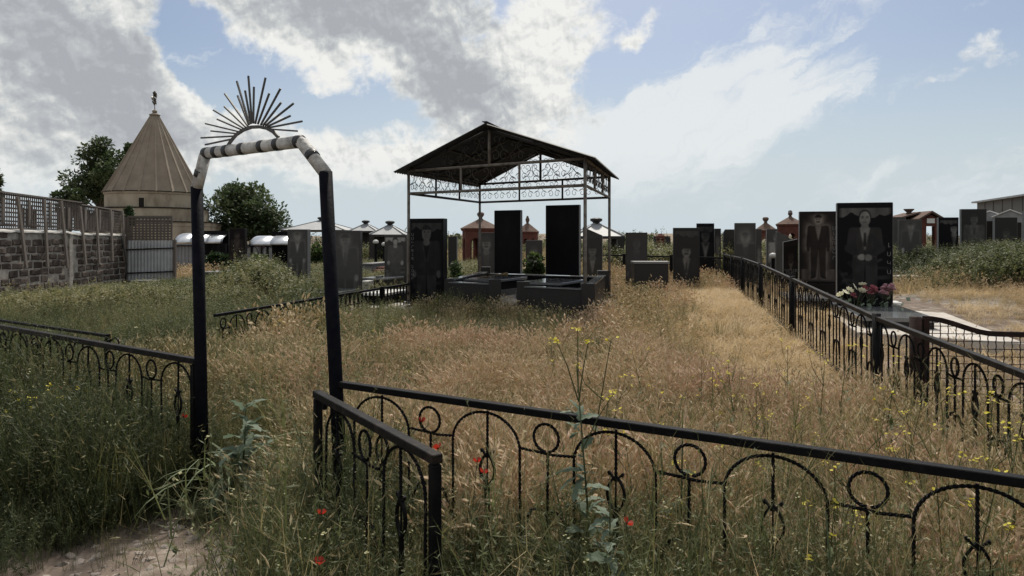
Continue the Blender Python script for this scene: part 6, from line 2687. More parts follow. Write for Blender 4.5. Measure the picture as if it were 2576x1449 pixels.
# --- the dry yard
def yard():
    for (y0, y1, dens, coll, nm) in ((2.2, 8.2, 250, P_DRY, 'dry_grass'), (8.2, 22.5, 85, P_DRYF, 'dry_grass')):
        x, y = area_pts(-6, 8, y0, y1, dens, rs)
        ok = (x > left_x(y) - 0.1) & (x < right_x(y) - 0.05) & (y > front_y(x) - 0.1) & in_view(x, y) & free(x, y)
        pw = path_w(x, y)
        ok &= rs.rand(len(x)) > np.clip(pw * 1.25, 0, .97)
        x, y, pw = x[ok], y[ok], pw[ok]
        nz = vnoise(x, y, 0.9, 3)
        nz2 = vnoise(x, y, 0.38, 4)
        red = ss(2.4, 0.6, np.hypot((x - 0.9) / 1.6, (y - 6.3) / 2.2)) * .22
        t = 0.70 + 0.46 * (vnoise(x, y, 1.2, 77) - .5) + 0.36 * (nz2 - .5) + red * .8 + rs.normal(0, .09, len(x))
        t += 0.12 * ss(1.2, 2.6, x) * 0 - 0.20 * ss(5.5, 3.6, y - 0.0) * (nz > .35)
        t -= 0.04 * ss(9.5, 11.5, y) * ss(3.2, 1.5, x) * (0.4 + nz)
        # greener by the gate and the left line
        t -= 0.42 * ss(1.5, 0.2, np.hypot(x + 1.75, (y - 4.3) / 1.2))
        t -= 0.32 * ss(-1.2, -3.0, x) * ss(10, 6, y)
        keep = rs.rand(len(x)) < np.clip(0.15 + 1.3 * (.55 * nz2 + .45 * nz), .12, 1)
        x, y, t, nz, nz2, pw = x[keep], y[keep], t[keep], nz[keep], nz2[keep], pw[keep]
        s = (0.50 + 0.62 * nz + 0.55 * (nz2 - .3) + rs.normal(0, .13, len(x))) * (1 - 0.5 * pw)
        pxx = CXP + x / y * FOC
        s *= 1 - ss(7.5, 9.5, y) * (.46 - .41 * ss(.2, 1.9, x - .12 * (y - 11))) * ss(790, 880, pxx)
        s *= 1 + .12 * (1 - ss(780, 850, pxx)) * ss(7.0, 8.2, y) * (y < 11)
        s *= 1 + 0.20 * ss(4.5, 3.0, y)
        s *= 1 - .5 * np.exp(-((x + 1.5) / .5) ** 2 - ((y - 4.1) / .5) ** 2)
        z = hgt(x, y)
        scatter(nm, coll, np.stack([x, y, z], -1), np.clip(s, .3, 1.75), np.clip(t, 0.02, 1), .24)
    # rank dry growth along the foot of the side fence near the corner
    x, y = area_pts(1.2, 5.0, 2.4, 6.8, 120, rs)
    u = x - right_x(y)
    ok = (np.abs(u) < .75) & (y > front_y(x) + .1) & in_view(x, y) & (vnoise(x, y, .5, 61) > .32)
    x, y = x[ok], y[ok]
    scatter('dry_grass', P_DRY, np.stack([x, y, hgt(x, y)], -1), rs.uniform(.75, 1.35, len(x)) * (1 - .45 * ss(5.2, 6.6, y)), np.clip(rs.normal(.58, .10, len(x)), 0, 1), .22)
    # weeds among the straw: thickest before the canopy and along the left line
    x, y = area_pts(-6, 7, 3.2, 14, 42, rs)
    nw = vnoise(x, y, 0.8, 91)
    lush = .26 + .74 * np.maximum(ss(8.5, 11, y) * ss(2.6, 1.2, x), ss(-.4, -2.2, x))
    ok = (x > left_x(y)) & (x < right_x(y) - 1.2) & (y > front_y(x) + .1) & in_view(x, y) & free(x, y) & (rs.rand(len(x)) < lush) & (nw > .46)
    x, y, nw = x[ok], y[ok], nw[ok]
    sw = (.42 + .5 * nw + rs.normal(0, .08, len(x))) * (1 - .18 * ss(8.5, 10.5, y))
    scatter('yard_weeds', P_WEED, np.stack([x, y, hgt(x, y)], -1), np.clip(sw, .2, 1.1), np.clip(.64 + .5 * (nw - .5) + rs.normal(0, .12, len(x)), 0, 1), .18)
    # a greener underlayer
    x, y = area_pts(-6, 8, 2.2, 16, 60, rs)
    ok = (x > left_x(y)) & (x < right_x(y) - 0.4) & (y > front_y(x)) & in_view(x, y) & free(x, y) & (vnoise(x, y, 1.0, 9) > .47) & (y < 9.5)
    x, y = x[ok], y[ok]
    sc = rs.uniform(.6, 1.0, len(x))
    scatter('green_grass', P_GRN, np.stack([x, y, hgt(x, y)], -1), sc, np.clip(rs.normal(.40, .10, len(x)), 0, 1), .15)
    # flattened straw along the trodden strip and around
    x, y = area_pts(0, 7, 3, 17, 200, rs)
    pw = path_w(x, y)
    ok = (x < right_x(y) + .05) & in_view(x, y) & free(x, y) & (rs.rand(len(x)) < pw * 1.5 + .02)
    x, y = x[ok], y[ok]
    scatter('flattened_straw', P_FLAT, np.stack([x, y, hgt(x, y) + .005], -1), rs.uniform(.7, 1.25, len(x)), rs.uniform(.1, 1, len(x)), .1)


# --- green weeds left of the yard
def left_field():
    x, y = area_pts(-14, -1.5, 4.4, 11, 95, rs)
    ok = (x < left_x(y) + .1) & (y > front_y(x) - .15) & in_view(x, y) & free(x, y)
    x, y = x[ok], y[ok]
    nz = vnoise(x, y, 1.6, 12)
    m_ = rs.rand(len(x)) < .55
    t = np.clip(.27 + .6 * (nz - .4) + rs.normal(0, .12, len(x)) + .14 * ss(6, 10, y), 0, 1)
    P = np.stack([x, y, hgt(x, y)], -1)
    s = (.62 + .35 * nz + rs.normal(0, .08, len(x))) * (1 - .12 * ss(6.0, 9.5, y))
    s *= 1 + .35 * np.exp(-((x - left_x(y) + .5) / .8) ** 2) * ss(7.4, 8.6, y)
    scatter('green_weeds', P_WEED, P[m_], s[m_], t[m_] + .1, .14)
    scatter('green_grass', P_GRN, P[~m_], s[~m_] * .95, np.clip(t[~m_] * .8 + .10, 0, 1), .15)
    x, y = area_pts(-20, -0.5, 11, 31, 26, rs)
    wl = WA.x + (y - WA.y) * WD.x / WD.y
    ok = (x < left_x(y) + .1) & (x > wl + .1) & in_view(x, y) & free(x, y)
    x, y = x[ok], y[ok]
    nz = vnoise(x, y, 2.2, 14)
    m_ = rs.rand(len(x)) < .75
    P = np.stack([x, y, hgt(x, y)], -1)
    t = np.clip(.60 + .7 * (nz - .4) + rs.normal(0, .12, len(x)), 0, 1)
    s = (.40 + .35 * nz + rs.normal(0, .07, len(x))) * (1 - .25 * ss(19, 26, y)) * (1 - .45 * ss(14, 18, y) * ss(-8.5, -10.5, x))
    pxx = CXP + x / y * FOC
    s *= 1 + 1.0 * np.exp(-((pxx - 640) / 70) ** 2) * ss(12.5, 14, y) * (1 - ss(18, 20, y))
    s *= 1 - .35 * ss(790, 840, pxx) * (1 - ss(17, 18, y))
    s *= 1 + .5 * np.exp(-((pxx - 740) / 60) ** 2) * (1 - ss(12, 13, y))
    scatter('green_weeds', P_WEEDF, P[m_], s[m_], t[m_], .14)
    d = ~m_
    scatter('green_grass', P_GRNF, P[d], s[d], np.clip(.25 + .45 * t[d], 0, 1), .15)
    # straw-coloured strip by the corrugated fence
    x, y = area_pts(wx(430, 27), wx(600, 27), 24, 31.5, 16, rs)
    scatter('dry_grass', P_DRYF, np.stack([x, y, hgt(x, y)], -1), rs.uniform(1.0, 1.7, len(x)), rs.uniform(.6, .9, len(x)), .15)


# --- rank growth in front of the fence
def verge():
    x, y = area_pts(-5.5, 3.2, 1.25, 5.6, 250, rs)
    fy = front_y(x)
    ok = (y < fy + .25) & in_view(x, y, .2) & ~(poly_in(x, y, DIRT) | poly_in(x, y, DIRT2))
    gate = (x > -1.95) & (x < -.9)
    x, y, fy = x[ok], y[ok], fy[ok]
    nz = vnoise(x, y, .8, 31)
    left = x < -1.75
    s = .72 + .46 * nz + rs.normal(0, .11, len(x)) + .08 * ss(-.6, .2, x)
    s = np.where(left, s * 1.12, s)
    s *= np.where(y < fy - 1.5, 1.0, 1.0)
    t = np.clip(.18 + .38 * (nz - .3) + rs.normal(0, .09, len(x)) + .24 * ss(-.4, 2.0, x) + .10 * ss(-1.6, -.6, x), 0, .7)
    s = s * np.where((x > -1.85) & (x < -1.0) & (y > 3.3), .5, 1.0) * (1 - .72 * np.exp(-((x + 1.86) / .22) ** 2 - ((y - 3.95) / .42) ** 2)) * np.where((x < -1.4) & (y < 3.7), .5, 1.0)
    k = rs.rand(len(x))
    P = np.stack([x, y, hgt(x, y)], -1)
    wsh = .12 + .16 * ss(-1.0, .3, x)
    big = 1 + .28 * (rs.rand(len(x)) < .03)
    s = s * (1 - .17 * ss(-1.0, -.3, x))
    s = s * big
    a, b, c = k < .74 - wsh, (k >= .74 - wsh) & (k < 1 - wsh), k >= 1 - wsh
    scatter('green_grass', P_GRN, P[a], s[a] * 1.12, t[a], .2)
    scatter('feathery_weeds', P_FEA, P[b], s[b] * 1.05, t[b] + .12, .16)
    scatter('green_weeds', P_WEED, P[c], s[c] * .95, t[c] + .08, .16)
    # dry stalks mixed in, more to the right
    x, y = area_pts(-2.0, 3.2, 1.3, 4.4, 130, rs)
    ok = (y < front_y(x) + .2) & in_view(x, y, .2) & ~(poly_in(x, y, DIRT) | poly_in(x, y, DIRT2)) & (rs.rand(len(x)) < .22 + .5 * ss(-.5, 1.4, x))
    x, y = x[ok], y[ok]
    scatter('dry_grass', P_DRYN, np.stack([x, y, hgt(x, y)], -1), rs.uniform(.8, 1.45, len(x)) * np.where((x < -.95) & (y > 3.4), .55, 1), np.clip(rs.normal(.56, .1, len(x)), 0, 1), .2)
    # bare branching stalks, mostly towards the right
    x, y = area_pts(-1.2, 3.4, 1.5, 4.6, 44, rs)
    ok = (y < front_y(x) + .3 + 1.6 * ss(.2, 1.4, x)) & in_view(x, y, .2) & (rs.rand(len(x)) < .15 + .7 * ss(-.2, 1.6, x))
    x, y = x[ok], y[ok]
    scatter('dry_stalks', P_STALK, np.stack([x, y, hgt(x, y)], -1), rs.uniform(.7, 1.15, len(x)), rs.uniform(.22, .60, len(x)), .3)
    # thin edge growth over the dirt
    x, y = area_pts(-6, -1, 2.6, 5.4, 60, rs)
    ok = (poly_in(x, y, DIRT) | poly_in(x, y, DIRT2)) & (vnoise(x, y, .5, 33) > .66)
    x, y = x[ok], y[ok]
    scatter('green_grass', P_GRN, np.stack([x, y, hgt(x, y)], -1), rs.uniform(.2, .5, len(x)), rs.uniform(.1, .5, len(x)), .3)
    x, y = area_pts(-5, -.6, 2.8, 5.2, 900, rs)
    ok = (poly_in(x, y, DIRT) | poly_in(x, y, DIRT2))
    x, y = x[ok], y[ok]
    scatter('pebbles', P_PEB, np.stack([x, y, hgt(x, y) + .008], -1), .004 + .034 * rs.rand(len(x)) ** 4, rs.rand(len(x)), .3)


# --- right-hand side
def right_field():
    x, y = area_pts(2.5, 12, 3.0, 16, 60, rs)
    pad = poly_in(x, y, RPAD)
    ok = (x > right_x(y) + .05) & in_view(x, y) & free(x, y)
    ok &= ~pad | (rs.rand(len(x)) < .55)
    x, y = x[ok], y[ok]
    nz = vnoise(x, y, 1.0, 41)
    P = np.stack([x, y, hgt(x, y)], -1)
    m_ = nz < .55
    scatter('flattened_straw', P_FLAT, P[m_], rs.uniform(.7, 1.2, m_.sum()), rs.uniform(0, .8, m_.sum()), .12)
    m_ = ~m_
    near = ((x - right_x(y)) < 1.0)
    scatter('dry_grass', P_DRY, P[m_], rs.uniform(.5, .95, m_.sum()), np.clip(rs.normal(.74, .08, m_.sum()), 0, 1), .2)
    # dry band beyond the pad
    x, y = area_pts(6.5, 15, 9.5, 15.5, 50, rs)
    gpoly = gp
    ok = in_view(x, y) & free(x, y) & ~poly_in(x, y, gpoly) & ~poly_in(x, y, RPAD) & (vnoise(x, y, 1.3, 43) > .33)
    x, y = x[ok], y[ok]
    scatter('dry_grass', P_DRYF, np.stack([x, y, hgt(x, y)], -1), rs.uniform(.35, .8, len(x)), np.clip(rs.normal(.80, .10, len(x)), 0, 1), .2)
    # tall pale-flowered weeds on the mound
    x, y = area_pts(6.5, 19, 14.5, 24, 26, rs)
    ok = in_view(x, y) & free(x, y) & (x > right_x(y) + .8) & (y > 14.3 + .5 * vnoise(x, y, 2, 3) + .0 * x)
    x, y = x[ok], y[ok]
    nz = vnoise(x, y, 1.8, 45)
    big = ss(9.5, 11.5, x)
    t = np.clip(.42 + .55 * (nz - .4) + rs.normal(0, .1, len(x)), 0, 1)
    P = np.stack([x, y, hgt(x, y)], -1)
    m_ = rs.rand(len(x)) < (.30 + .6 * big)
    scatter('flowering_weeds', P_WEEDF, P[m_], (.58 + .38 * nz[m_]) * (.75 + .6 * big[m_]), t[m_], .14)
    m_ = ~m_
    scatter('dry_grass', P_DRYF, P[m_], .6 + .5 * nz[m_], np.clip(.55 + .3 * (nz[m_] - .3), 0, 1), .15)


# --- open ground beyond
def far_ground():
    x, y = area_pts(-30, 45, 21, 60, 4.0, rs)
    ok = in_view(x, y) & free(x, y) & ((x > left_x(y)) | (y > 34))
    x, y = x[ok], y[ok]
    nz = vnoise(x, y, 3.5, 51)
    P = np.stack([x, y, hgt(x, y)], -1)
    m_ = nz > .5
    scatter('far_weeds', P_WEEDF, P[m_], .8 + .9 * nz[m_], np.clip(.25 + .7 * nz[m_] + rs.normal(0, .1, m_.sum()), 0, 1), .1)
    m_ = ~m_
    scatter('far_dry_grass', P_DRYF, P[m_], 1.2 + 1.0 * nz[m_], np.clip(.5 + .3 * nz[m_] + rs.normal(0, .08, m_.sum()), 0, 1), .1)
    x = rs.uniform(-160, 220, 1500)
    y = rs.uniform(60, 260, 1500)
    ok = in_view(x, y) & (vnoise(x, y, 22, 53) > .45)
    x, y = x[ok], y[ok]
    scatter('distant_scrub', P_WEEDF, np.stack([x, y, hgt(x, y) - .1], -1), rs.uniform(2.0, 4.5, len(x)), rs.uniform(0, .5, len(x)), .1)


yard()
left_field()
verge()
right_field()
far_ground()

# ------------------------------------------------------------------ trees and bushes


def leaf_cloud(blobs, n, size, rnd, droop=0.0, flat=1.0):
    V, F = [], []
    wts = [b[3] * b[4] * b[5] for b in blobs]
    for k in range(n):
        cx, cy, cz, rx, ry, rz = rnd.choices(blobs, wts)[0]
        while True:
            d = Vector((rnd.gauss(0, 1), rnd.gauss(0, 1), rnd.gauss(0, 1)))
            if d.length > .01:
                d.normalize()
                break
        r = rnd.random() ** 0.38
        if rnd.random() < .12:
            r *= rnd.uniform(1.0, 1.18)
        c = Vector((cx + d.x * rx * r, cy + d.y * ry * r, cz + d.z * rz * r))
        ld = d + Vector((rnd.gauss(0, .6), rnd.gauss(0, .6), rnd.gauss(-droop, .5)))
        leafquad(V, F, c, ld, (rnd.gauss(0, .6), rnd.gauss(0, .6), 1), size * rnd.uniform(.7, 1.4), size * rnd.uniform(.25, .42))
    return V, F


def tree(name, label, cat, px, d, spread, zlow, ztop, nblob, nleaf, size, seed, lm='tree_leaf', trunk=0.25, narrow=1.0, group=None, lean=0.0):
    rnd = random.Random(seed)
    c = wx(px, d)
    g = hz(c, d)
    root = thing(name, label, cat, (c, d, g - .1), 0, group)
    H = ztop - g
    mb = MB()
    zl = zlow - g
    mb.tube([(0, 0, 0), (lean * .3, .05, zl * .5 + .2), (lean * .6, 0, zl + (H - zl) * .3), (lean, 0, zl + (H - zl) * .75)], [trunk, trunk * .8, trunk * .6, trunk * .2], 8)
    blobs = []
    for k in range(nblob):
        f = (k + .5) / nblob
        z = zl + (H - zl) * (0.10 + .80 * f)
        pr = math.sin(PI * min(1, .22 + .75 * f)) ** .8 if narrow == 1.0 else (1.05 - f) * .9 + .1
        a = rnd.uniform(0, 6.283)
        rr = spread * pr * rnd.uniform(.20, .86)
        b = (rr * math.cos(a) + lean * f, rr * math.sin(a), z)
        s = spread * rnd.uniform(.17, .36) * (.7 + .5 * pr)
        blobs.append((b[0], b[1], b[2], s, s, s * rnd.uniform(.6, .9)))
        if trunk > .05:
            z0 = zl * .8 + (H - zl) * .55 * f
            mb.tube([(lean * f * .5, 0, z0), ((b[0]) * .55, b[1] * .55, (z0 + z) / 2 + .1), b], [trunk * .35, trunk * .22, trunk * .06], 5)
    part('trunk', mb, MAT['bark'], root, True)
    V, F = leaf_cloud(blobs, nleaf, size, rnd)
    me = mk_mesh('crown', [(V, F, lm)])
    o = link('crown', me, root)
    return root


def z_at(py, d):
    return wz(py, d)


tree('leafy_tree', 'tall dark poplar-like tree left of the cone shrine', 'tree', 252, 60, 2.7, z_at(520, 60), z_at(330, 60), 40, 7500, .28, 3)
tree('leafy_tree', 'strip of dark foliage peeping out right behind the cone roof edge', 'tree', 322, 62, 1.3, z_at(480, 62), z_at(346, 62), 9, 2200, .28, 5, trunk=.15)
tree('round_bush', 'low rounded dark bush at the left foot of the poplar-like tree', 'bush', 176, 56, 1.35, z_at(535, 56), z_at(464, 56), 16, 2600, .24, 8, trunk=.12)
tree('leafy_tree', 'broad bushy green tree right of the shrine, behind the gateway', 'tree', 606, 50, 3.2, z_at(605, 50), z_at(457, 50), 52, 11000, .25, 11, trunk=.22)
tree('leafy_tree', 'edge of a dark tree cut off by the left border above the lattice', 'tree', -22, 50, 1.1, z_at(500, 50), z_at(405, 50), 7, 1500, .26, 13, trunk=.15)
tree('small_conifer', 'small pointed conifer peeping over the lattice panel', 'tree', 326, 27, .36, z_at(560, 27), z_at(510, 27), 10, 1500, .10, 15, 'conifer_leaf', .05, narrow=2.0)
tree('round_bush', 'round thuja bush between the two black slabs', 'bush', 1347, 16.6, .36, .5, z_at(622, 16.6), 12, 2600, .075, 17, 'bush_leaf', .04)
tree('round_bush', 'spiky dark green bush by the vaulted roof near the shrine', 'bush', 545, 26.5, .60, .35, z_at(633, 26.5), 9, 1300, .16, 19, 'conifer_leaf', .03)
tree('round_bush', 'yellow-green bush under the second vaulted roof', 'bush', 652, 25.5, .50, .5, z_at(636, 25.5), 9, 1200, .15, 21, 'bush_leaf', .03)
tree('round_bush', 'green bush seen through the gap beside the gate post', 'bush', 800, 30, .45, .4, z_at(605, 30), 9, 1200, .14, 23, 'bush_leaf', .03)
tree('tall_weed_bush', 'tall flowering weed bush right of the bearded man headstone', 'bush', 1150, 15.8, .33, .35, z_at(640, 15.8), 9, 1500, .07, 25, 'bush_leaf', .02)
tree('round_bush', 'dark low bush in front of the tall black headstone on the right', 'bush', 2462, 19.2, .42, .9, z_at(624, 19.2), 7, 900, .08, 27, 'bush_leaf', .02)
tree('tall_weed_bush', 'pale grey-green thistle bush at the foot of the red-black headstone', 'bush', 606, 17.5, .42, .35, z_at(655, 17.5), 9, 1300, .07, 29, 'glaucous_leaf', .02)
for i_, (px_, d_, py_, sp_) in enumerate([(1560, 70, 586, 1.6), (1620, 110, 590, 3.0), (1800, 90, 588, 2.2), (1140, 80, 592, 2.0), (1385, 75, 585, 1.2)]):
    tree('distant_tree', ['low dark tree on the skyline right of the canopy', 'broad low tree on the skyline between the grey stones', 'low dark tree on the skyline behind the far fence corner',
                          'low tree on the skyline left of the arched chapel', 'small pointed tree on the skyline behind the round bush'][i_], 'tree', px_, d_, sp_, .4, z_at(py_, d_), 7, 700, .35, 31 + i_, trunk=.1)

# ------------------------------------------------------------------ single plants


def mustard_variant(seed, h):
    rnd = random.Random(seed)
    st, fl, lv = MB(), MB(), MB()
    lean = Vector((rnd.uniform(-.16, .16), rnd.uniform(-.1, .1), 0))
    top = Vector((0, 0, h)) + lean * h
    mid = Vector((0, 0, h * .5)) + lean * h * .25
    st.tube([(0, 0, -.03), mid, top], [.0042, .0034, .0016], 5)
    tips = [top]
    for k in range(rnd.randint(2, 4)):
        f = rnd.uniform(.45, .8)
        b = Vector((0, 0, 0)).lerp(top, f)
        a = rnd.uniform(0, 6.283)
        t = b + Vector((math.cos(a) * .16, math.sin(a) * .12, rnd.uniform(.14, .30))) * h
        st.tube([b, b.lerp(t, .5) + Vector((math.cos(a), math.sin(a), -.4)) * .02, t], [.0026, .002, .0012], 4)
        tips.append(t)
        for q in range(4):                       # seed pods
            c = b.lerp(t, rnd.uniform(.3, .8))
            e = c + Vector((rnd.gauss(0, .02), rnd.gauss(0, .02), .03))
            st.tube([c, e], .0011, 3)
    for t in tips:
        for q in range(rnd.randint(4, 7)):
            c = t + Vector((rnd.gauss(0, .013), rnd.gauss(0, .013), rnd.uniform(-.016, .010)))
            petals(fl, c, .0075, 4, .6, rnd, .2)
    V, F = [], []
    for q in range(9):
        c = Vector((0, 0, 0)).lerp(top, rnd.uniform(.05, .6))
        leafquad(V, F, c, (rnd.gauss(0, 1), rnd.gauss(0, 1), .4), (0, 0, 1), rnd.uniform(.05, .11), .014)
    lv.add(V, F)
    return st.mesh('stem', MAT['mustard_stem']), fl.mesh('flower_cluster', MAT['mustard_flower']), lv.mesh('leaf', MAT['weed_leaf_plain'])


leaf_mat('weed_leaf_plain', [(0.0, (0.035, 0.055, 0.022)), (1.0, (0.10, 0.12, 0.05))], 0.4, vscale=5)
MUST = [mustard_variant(i, .85) for i in range(7)]
# flower heads as they stand in the photograph: (px, py of the top flower, distance)
HEADS = [(1480, 848, 3.6), (955, 830, 7.5), (1057, 880, 6.8), (1030, 930, 6.0), (940, 855, 7.2), (990, 803, 9.0), (1170, 772, 9.6), (1205, 768, 10.4),
         (1400, 848, 6.0), (1625, 885, 5.4), (1540, 950, 4.6), (1690, 1000, 4.0), (1800, 950, 4.5), (1855, 940, 4.7), (1900, 975, 4.2), (1940, 970, 4.4),
         (1925, 1000, 4.0), (2110, 870, 4.9), (2225, 905, 4.4), (2060, 905, 4.6), (2190, 1030, 3.6), (2380, 920, 4.2), (2335, 1045, 3.3), (2260, 1015, 3.5),
         (2555, 1090, 2.9), (2520, 1060, 3.1), (1720, 1185, 3.0), (2075, 1240, 2.4), (2100, 1190, 2.5), (2420, 1180, 2.3), (2375, 1160, 2.6), (2160, 1140, 2.9),
         (1765, 890, 5.6), (1980, 870, 5.6), (1845, 905, 5.0), (60, 980, 4.6), (150, 960, 4.4), (175, 990, 4.3), (20, 1010, 4.2), (800, 800, 8.2),
         (700, 815, 7.6), (890, 770, 9.4), (1010, 745, 10.2), (1060, 735, 11.0), (1100, 760, 10.0), (1330, 770, 9.6), (1435, 785, 9.0), (1560, 760, 9.8),
         (1660, 745, 10.4), (2010, 1030, 3.9), (1830, 1080, 3.4), (1960, 1060, 3.5), (1600, 1090, 3.3), (2300, 1100, 2.9), (2480, 1010, 3.4)]
ZONES = [(0, 300, 0, 6, 'in the weeds behind the left fence'), (300, 1000, 5.2, 99, 'in the dry yard left of the bearded man'),
         (1000, 1300, 5.2, 99, 'in the dry yard before the bearded man'), (1300, 1700, 5.2, 99, 'in the dry yard before the black slabs'),
         (1700, 2100, 5.2, 99, 'in the dry yard near the straw path'), (1300, 1660, 0, 5.2, 'behind the front fence by the lobed weed'),
         (1660, 1880, 0, 5.2, 'behind the third ring of the front fence'), (1880, 2090, 0, 5.2, 'between straw path and front fence'),
         (2090, 2300, 0, 5.2, 'between the fences by the last ring'), (2300, 2600, 0, 5.2, 'in the corner under the side fence')]
ORD = ['leftmost', 'second from the left', 'third from the left', 'fourth from the left', 'fifth from the left', 'sixth from the left', 'seventh from the left', 'eighth from the left', 'ninth from the left']
zone_ = {}
for h_ in HEADS:
    for zi_, z_ in enumerate(ZONES):
        if z_[0] <= h_[0] < z_[1] and z_[2] <= h_[2] < z_[3]:
            zone_.setdefault(zi_, []).append(h_)
            break
for i_, h_ in enumerate(HEADS):
    px_, py_, d_ = h_
    x_ = wx(px_, d_)
    g_ = hz(x_, d_)
    hgt_ = wz(py_, d_) - g_
    zi_ = next(k for k, v in zone_.items() if h_ in v)
    if hgt_ < .2:
        continue
    s_ = hgt_ / .85
    wide = min(s_, 1.25)
    lab = '%s yellow mustard plant %s' % (ORD[sorted(zone_[zi_]).index(h_)], ZONES[zi_][4])
    r_ = thing('mustard_plant', lab, 'plant', (x_, d_, g_), random.Random(i_).uniform(0, 6.28), 'mustard plants in the grass')
    vs_ = MUST[i_ % 7]
    fs_ = 1.0 if d_ < 5 else 1.25
    for nm_, me_ in zip(('stem', 'flower_cluster', 'leaf'), vs_):
        o_ = link(nm_, me_, r_)
        o_.scale = (wide, wide, s_)


def lobed_leaf(ln, w, rnd, curl=.5):
    """a cut-edged leaf along +X"""
    V, F = [], []
    n = 6
    for i in range(n + 1):
        f = i / n
        ww = w * (math.sin(PI * min(1, f * .95 + .08)) ** .7) * (1.0 if i % 2 else .50)
        z = .10 * ln * math.sin(f * 2) - curl * ln * f * f * .5
        V += [(f * ln, -ww, z + .10 * ww), (f * ln, 0, z), (f * ln, ww, z + .10 * ww)]
    for i in range(n):
        a = i * 3
        F += [(a, a + 3, a + 4, a + 1), (a + 1, a + 4, a + 5, a + 2)]
    return V, F


def big_weed(name, label, x, y, h, nl, seed, lm='glaucous_leaf', flowers=(), lean=(0, 0), lsize=.15):
    rnd = random.Random(seed)
    g = hz(x, y)
    root = thing(name, label, 'plant', (x, y, g), 0)
    top = Vector((lean[0], lean[1], h))
    mb = MB()
    mb.tube([(0, 0, -.03), top * .5 + Vector((.01, 0, 0)), top], [.0065, .005, .002], 6)
    part('stem', mb, MAT['mustard_stem'], root, True)
    for k in range(nl):
        f = rnd.uniform(.02, .85)
        c = top * f
        ln = lsize * (1.25 - f) * rnd.uniform(.7, 1.25)
        V, F = lobed_leaf(ln, ln * .24, rnd)
        mb = MB()
        M = Matrix.Translation(c) @ Euler((rnd.uniform(-.5, .5), rnd.uniform(-.9, .35), rnd.uniform(0, 6.283))).to_matrix().to_4x4()
        mb.add([M @ Vector(v) for v in V], F)
        part('leaf', mb, MAT[lm], root)
    for (dx, dy, dz) in flowers:
        t = Vector((dx, dy, dz))
        b = top * min(.9, max(.3, (dz - .25) / h))
        mb = MB()
        mb.tube([b, b.lerp(t, .5) + Vector((0, 0, .02)), t], [.003, .0022, .0014], 4)
        part('branch', mb, MAT['mustard_stem'], root)
        mb = MB()
        for q in range(9):
            petals(mb, t + Vector((rnd.gauss(0, .010), rnd.gauss(0, .010), rnd.gauss(0, .006))), .0065, 4, .6, rnd)
        part('flower_cluster', mb, MAT['mustard_flower'], root)
    return root


d_ = 2.75
bx_ = wx(1492, d_)
big_weed('lobed_leaf_weed', 'tall weed with pale lobed leaves and yellow flowers leaning over the front fence', bx_, d_, wz(915, d_), 46, 3, 'glaucous_leaf',
         [(wx(1480, d_) - bx_, 0, wz(850, d_)), (wx(1400, d_) - bx_, .02, wz(850, d_)), (wx(1545, d_) - bx_, -.02, wz(975, d_)), (wx(1455, d_) - bx_, .03, wz(822, d_))], (wx(1452, d_) - bx_, 0.03), .16)
big_weed('lobed_leaf_weed', 'bushy pale-leaved weed at the bottom below the front fence', wx(1520, 2.35), 2.35, .78, 30, 5, 'glaucous_leaf', (), (.02, 0), .17)
big_weed('lobed_leaf_weed', 'dark broad-leaved weed in front of the fence near the right corner', wx(2120, 2.0), 2.0, .80, 16, 7, 'weed_leaf_plain', (), (-.05, 0), .15)
big_weed('lobed_leaf_weed', 'broad-leaved weed at the bottom left corner beside the dirt', wx(60, 4.1), 4.1, .42, 24, 9, 'glaucous_leaf', [(.06, 0, .40), (.16, 0, .34)], (.05, 0), .15)
big_weed('lobed_leaf_weed', 'dark-leaved weed rising behind the front fence middle', wx(1700, 2.95), 2.95, .86, 12, 13, 'weed_leaf_plain', (), (.03, 0), .10)
big_weed('thistle_plant', 'pale silvery thistle just right of the left gate post', wx(600, 4.05), 4.05, .74, 40, 11, 'glaucous_leaf', (), (.05, 0), .25)


def arching_tuft(label, x, y, n, h, seed, az0=0.0, sp=6.28, w=.013, curve=1.9, mt='broad_grass'):
    rnd = random.Random(seed)
    root = thing('arching_grass', label, 'grass tuft', (x, y, hz(x, y)), 0)
    for k in range(n):
        V, F = [], []
        ribbon(V, F, (rnd.gauss(0, .035), rnd.gauss(0, .035), -.01), az0 + rnd.uniform(-.5, .5) * sp, rnd.uniform(.1, .5), h * rnd.uniform(.7, 1.1), w * rnd.uniform(.6, 1.3), rnd.uniform(.9, 1.1) * curve, 7)
        mb = MB()
        mb.add(V, F)
        part('blade', mb, MAT[mt], root)
    return root


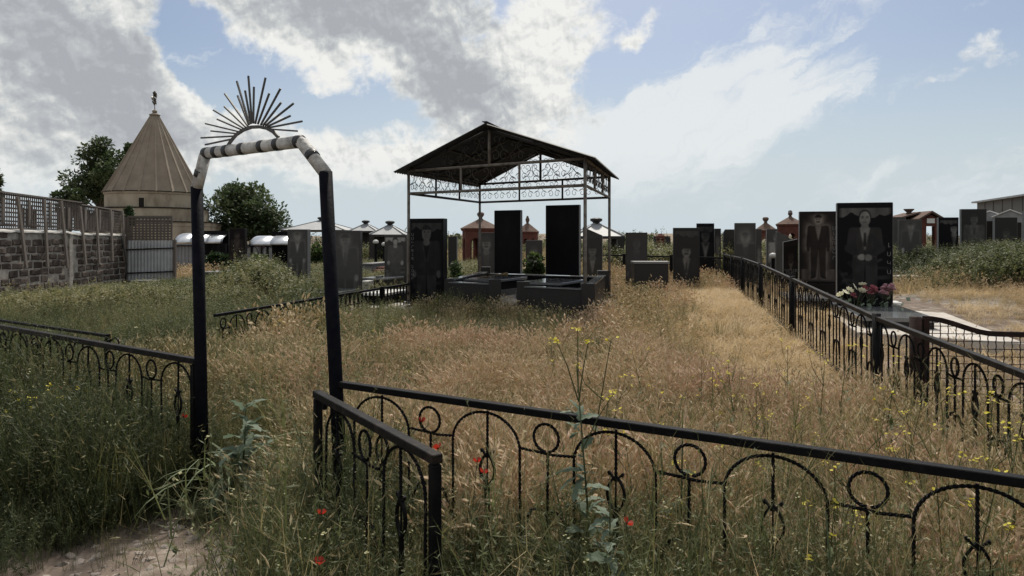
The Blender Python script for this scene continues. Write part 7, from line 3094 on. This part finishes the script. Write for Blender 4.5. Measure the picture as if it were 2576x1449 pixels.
arching_tuft('pale tuft of long blades arching to the right inside the gateway', wx(660, 3.8), 3.8, 46, .72, 2, .30, 1.3, .0085, 1.0, 'broad_grass')
arching_tuft('broad drooping grass blades right of the left gate post', wx(580, 4.12), 4.12, 20, .85, 4, .2, 5.0, .026, 2.1)
arching_tuft('drooping grass blades at the foot of the left gate post', wx(505, 4.0), 3.95, 14, .42, 6, -.4, 5.0, .010, 2.0)
arching_tuft('long dry blades bent over the dirt by the gateway', wx(600, 3.62), 3.62, 16, .45, 8, .1, 4.0, .007, 1.8, 'straw_plain')


def poppy(label, px, py, d, seed):
    rnd = random.Random(seed)
    x = wx(px, d)
    g = hz(x, d)
    h = wz(py, d) - g
    root = thing('poppy', label, 'poppy', (x, d, g), 0)
    mb = MB()
    mb.tube([(rnd.uniform(-.05, .05), .03, 0), (rnd.uniform(-.03, .03), .01, h * .6), (0, 0, h)], [.002, .0018, .0014], 4)
    part('stem', mb, MAT['mustard_stem'], root)
    mb = MB()
    q = Euler((rnd.uniform(-.7, .2), rnd.uniform(-.6, .6), rnd.uniform(0, 6))).to_matrix()
    for k in range(4):
        a = PI / 2 * k
        V, F = [], []
        for i in range(4):
            for j in range(4):
                u, v = (i - 1.5) / 1.5, j / 3
                r = .004 + .014 * v
                t = a + u * .62
                z = .004 + .013 * v ** 1.5 - .004 * u * u + rnd.uniform(-.002, .002)
                V.append(tuple(q @ Vector((r * math.cos(t), r * math.sin(t), z)) + Vector((0, 0, h))))
        for i in range(3):
            for j in range(3):
                b = i * 4 + j
                F.append((b, b + 4, b + 5, b + 1))
        mb.add(V, F)
    part('petals', mb, MAT['poppy_petal'], root)
    mb = MB()
    mb.lathe([(.001, h), (.004, h + .003), (.005, h + .007), (.002, h + .009)], 6)
    part('seed_box', mb, MAT['iron'], root)


POP = [('red poppy inside the first iron ring right of the gate', 1061, 1061, 3.25), ('red poppy at the free end of the gate leaf rail', 1102, 1130, 2.5),
       ('upper of two red poppies in the iron leaf of the front fence', 1200, 1163, 2.8), ('lower of two red poppies in the iron leaf of the front fence', 1214, 1190, 2.75),
       ('red poppy in the grass left of the gate leaf', 808, 1294, 2.5), ('red poppy low in the weeds below the pale lobed weed', 1576, 1318, 2.2), ('half-open red poppy in the bottom weeds left of the gate leaf', 802, 1418, 2.25),
       ('tiny red poppy in the dark weeds left of the left gate post', 462, 1050, 4.0)]
for i_, p_ in enumerate(POP):
    poppy(*p_, seed=50 + i_)
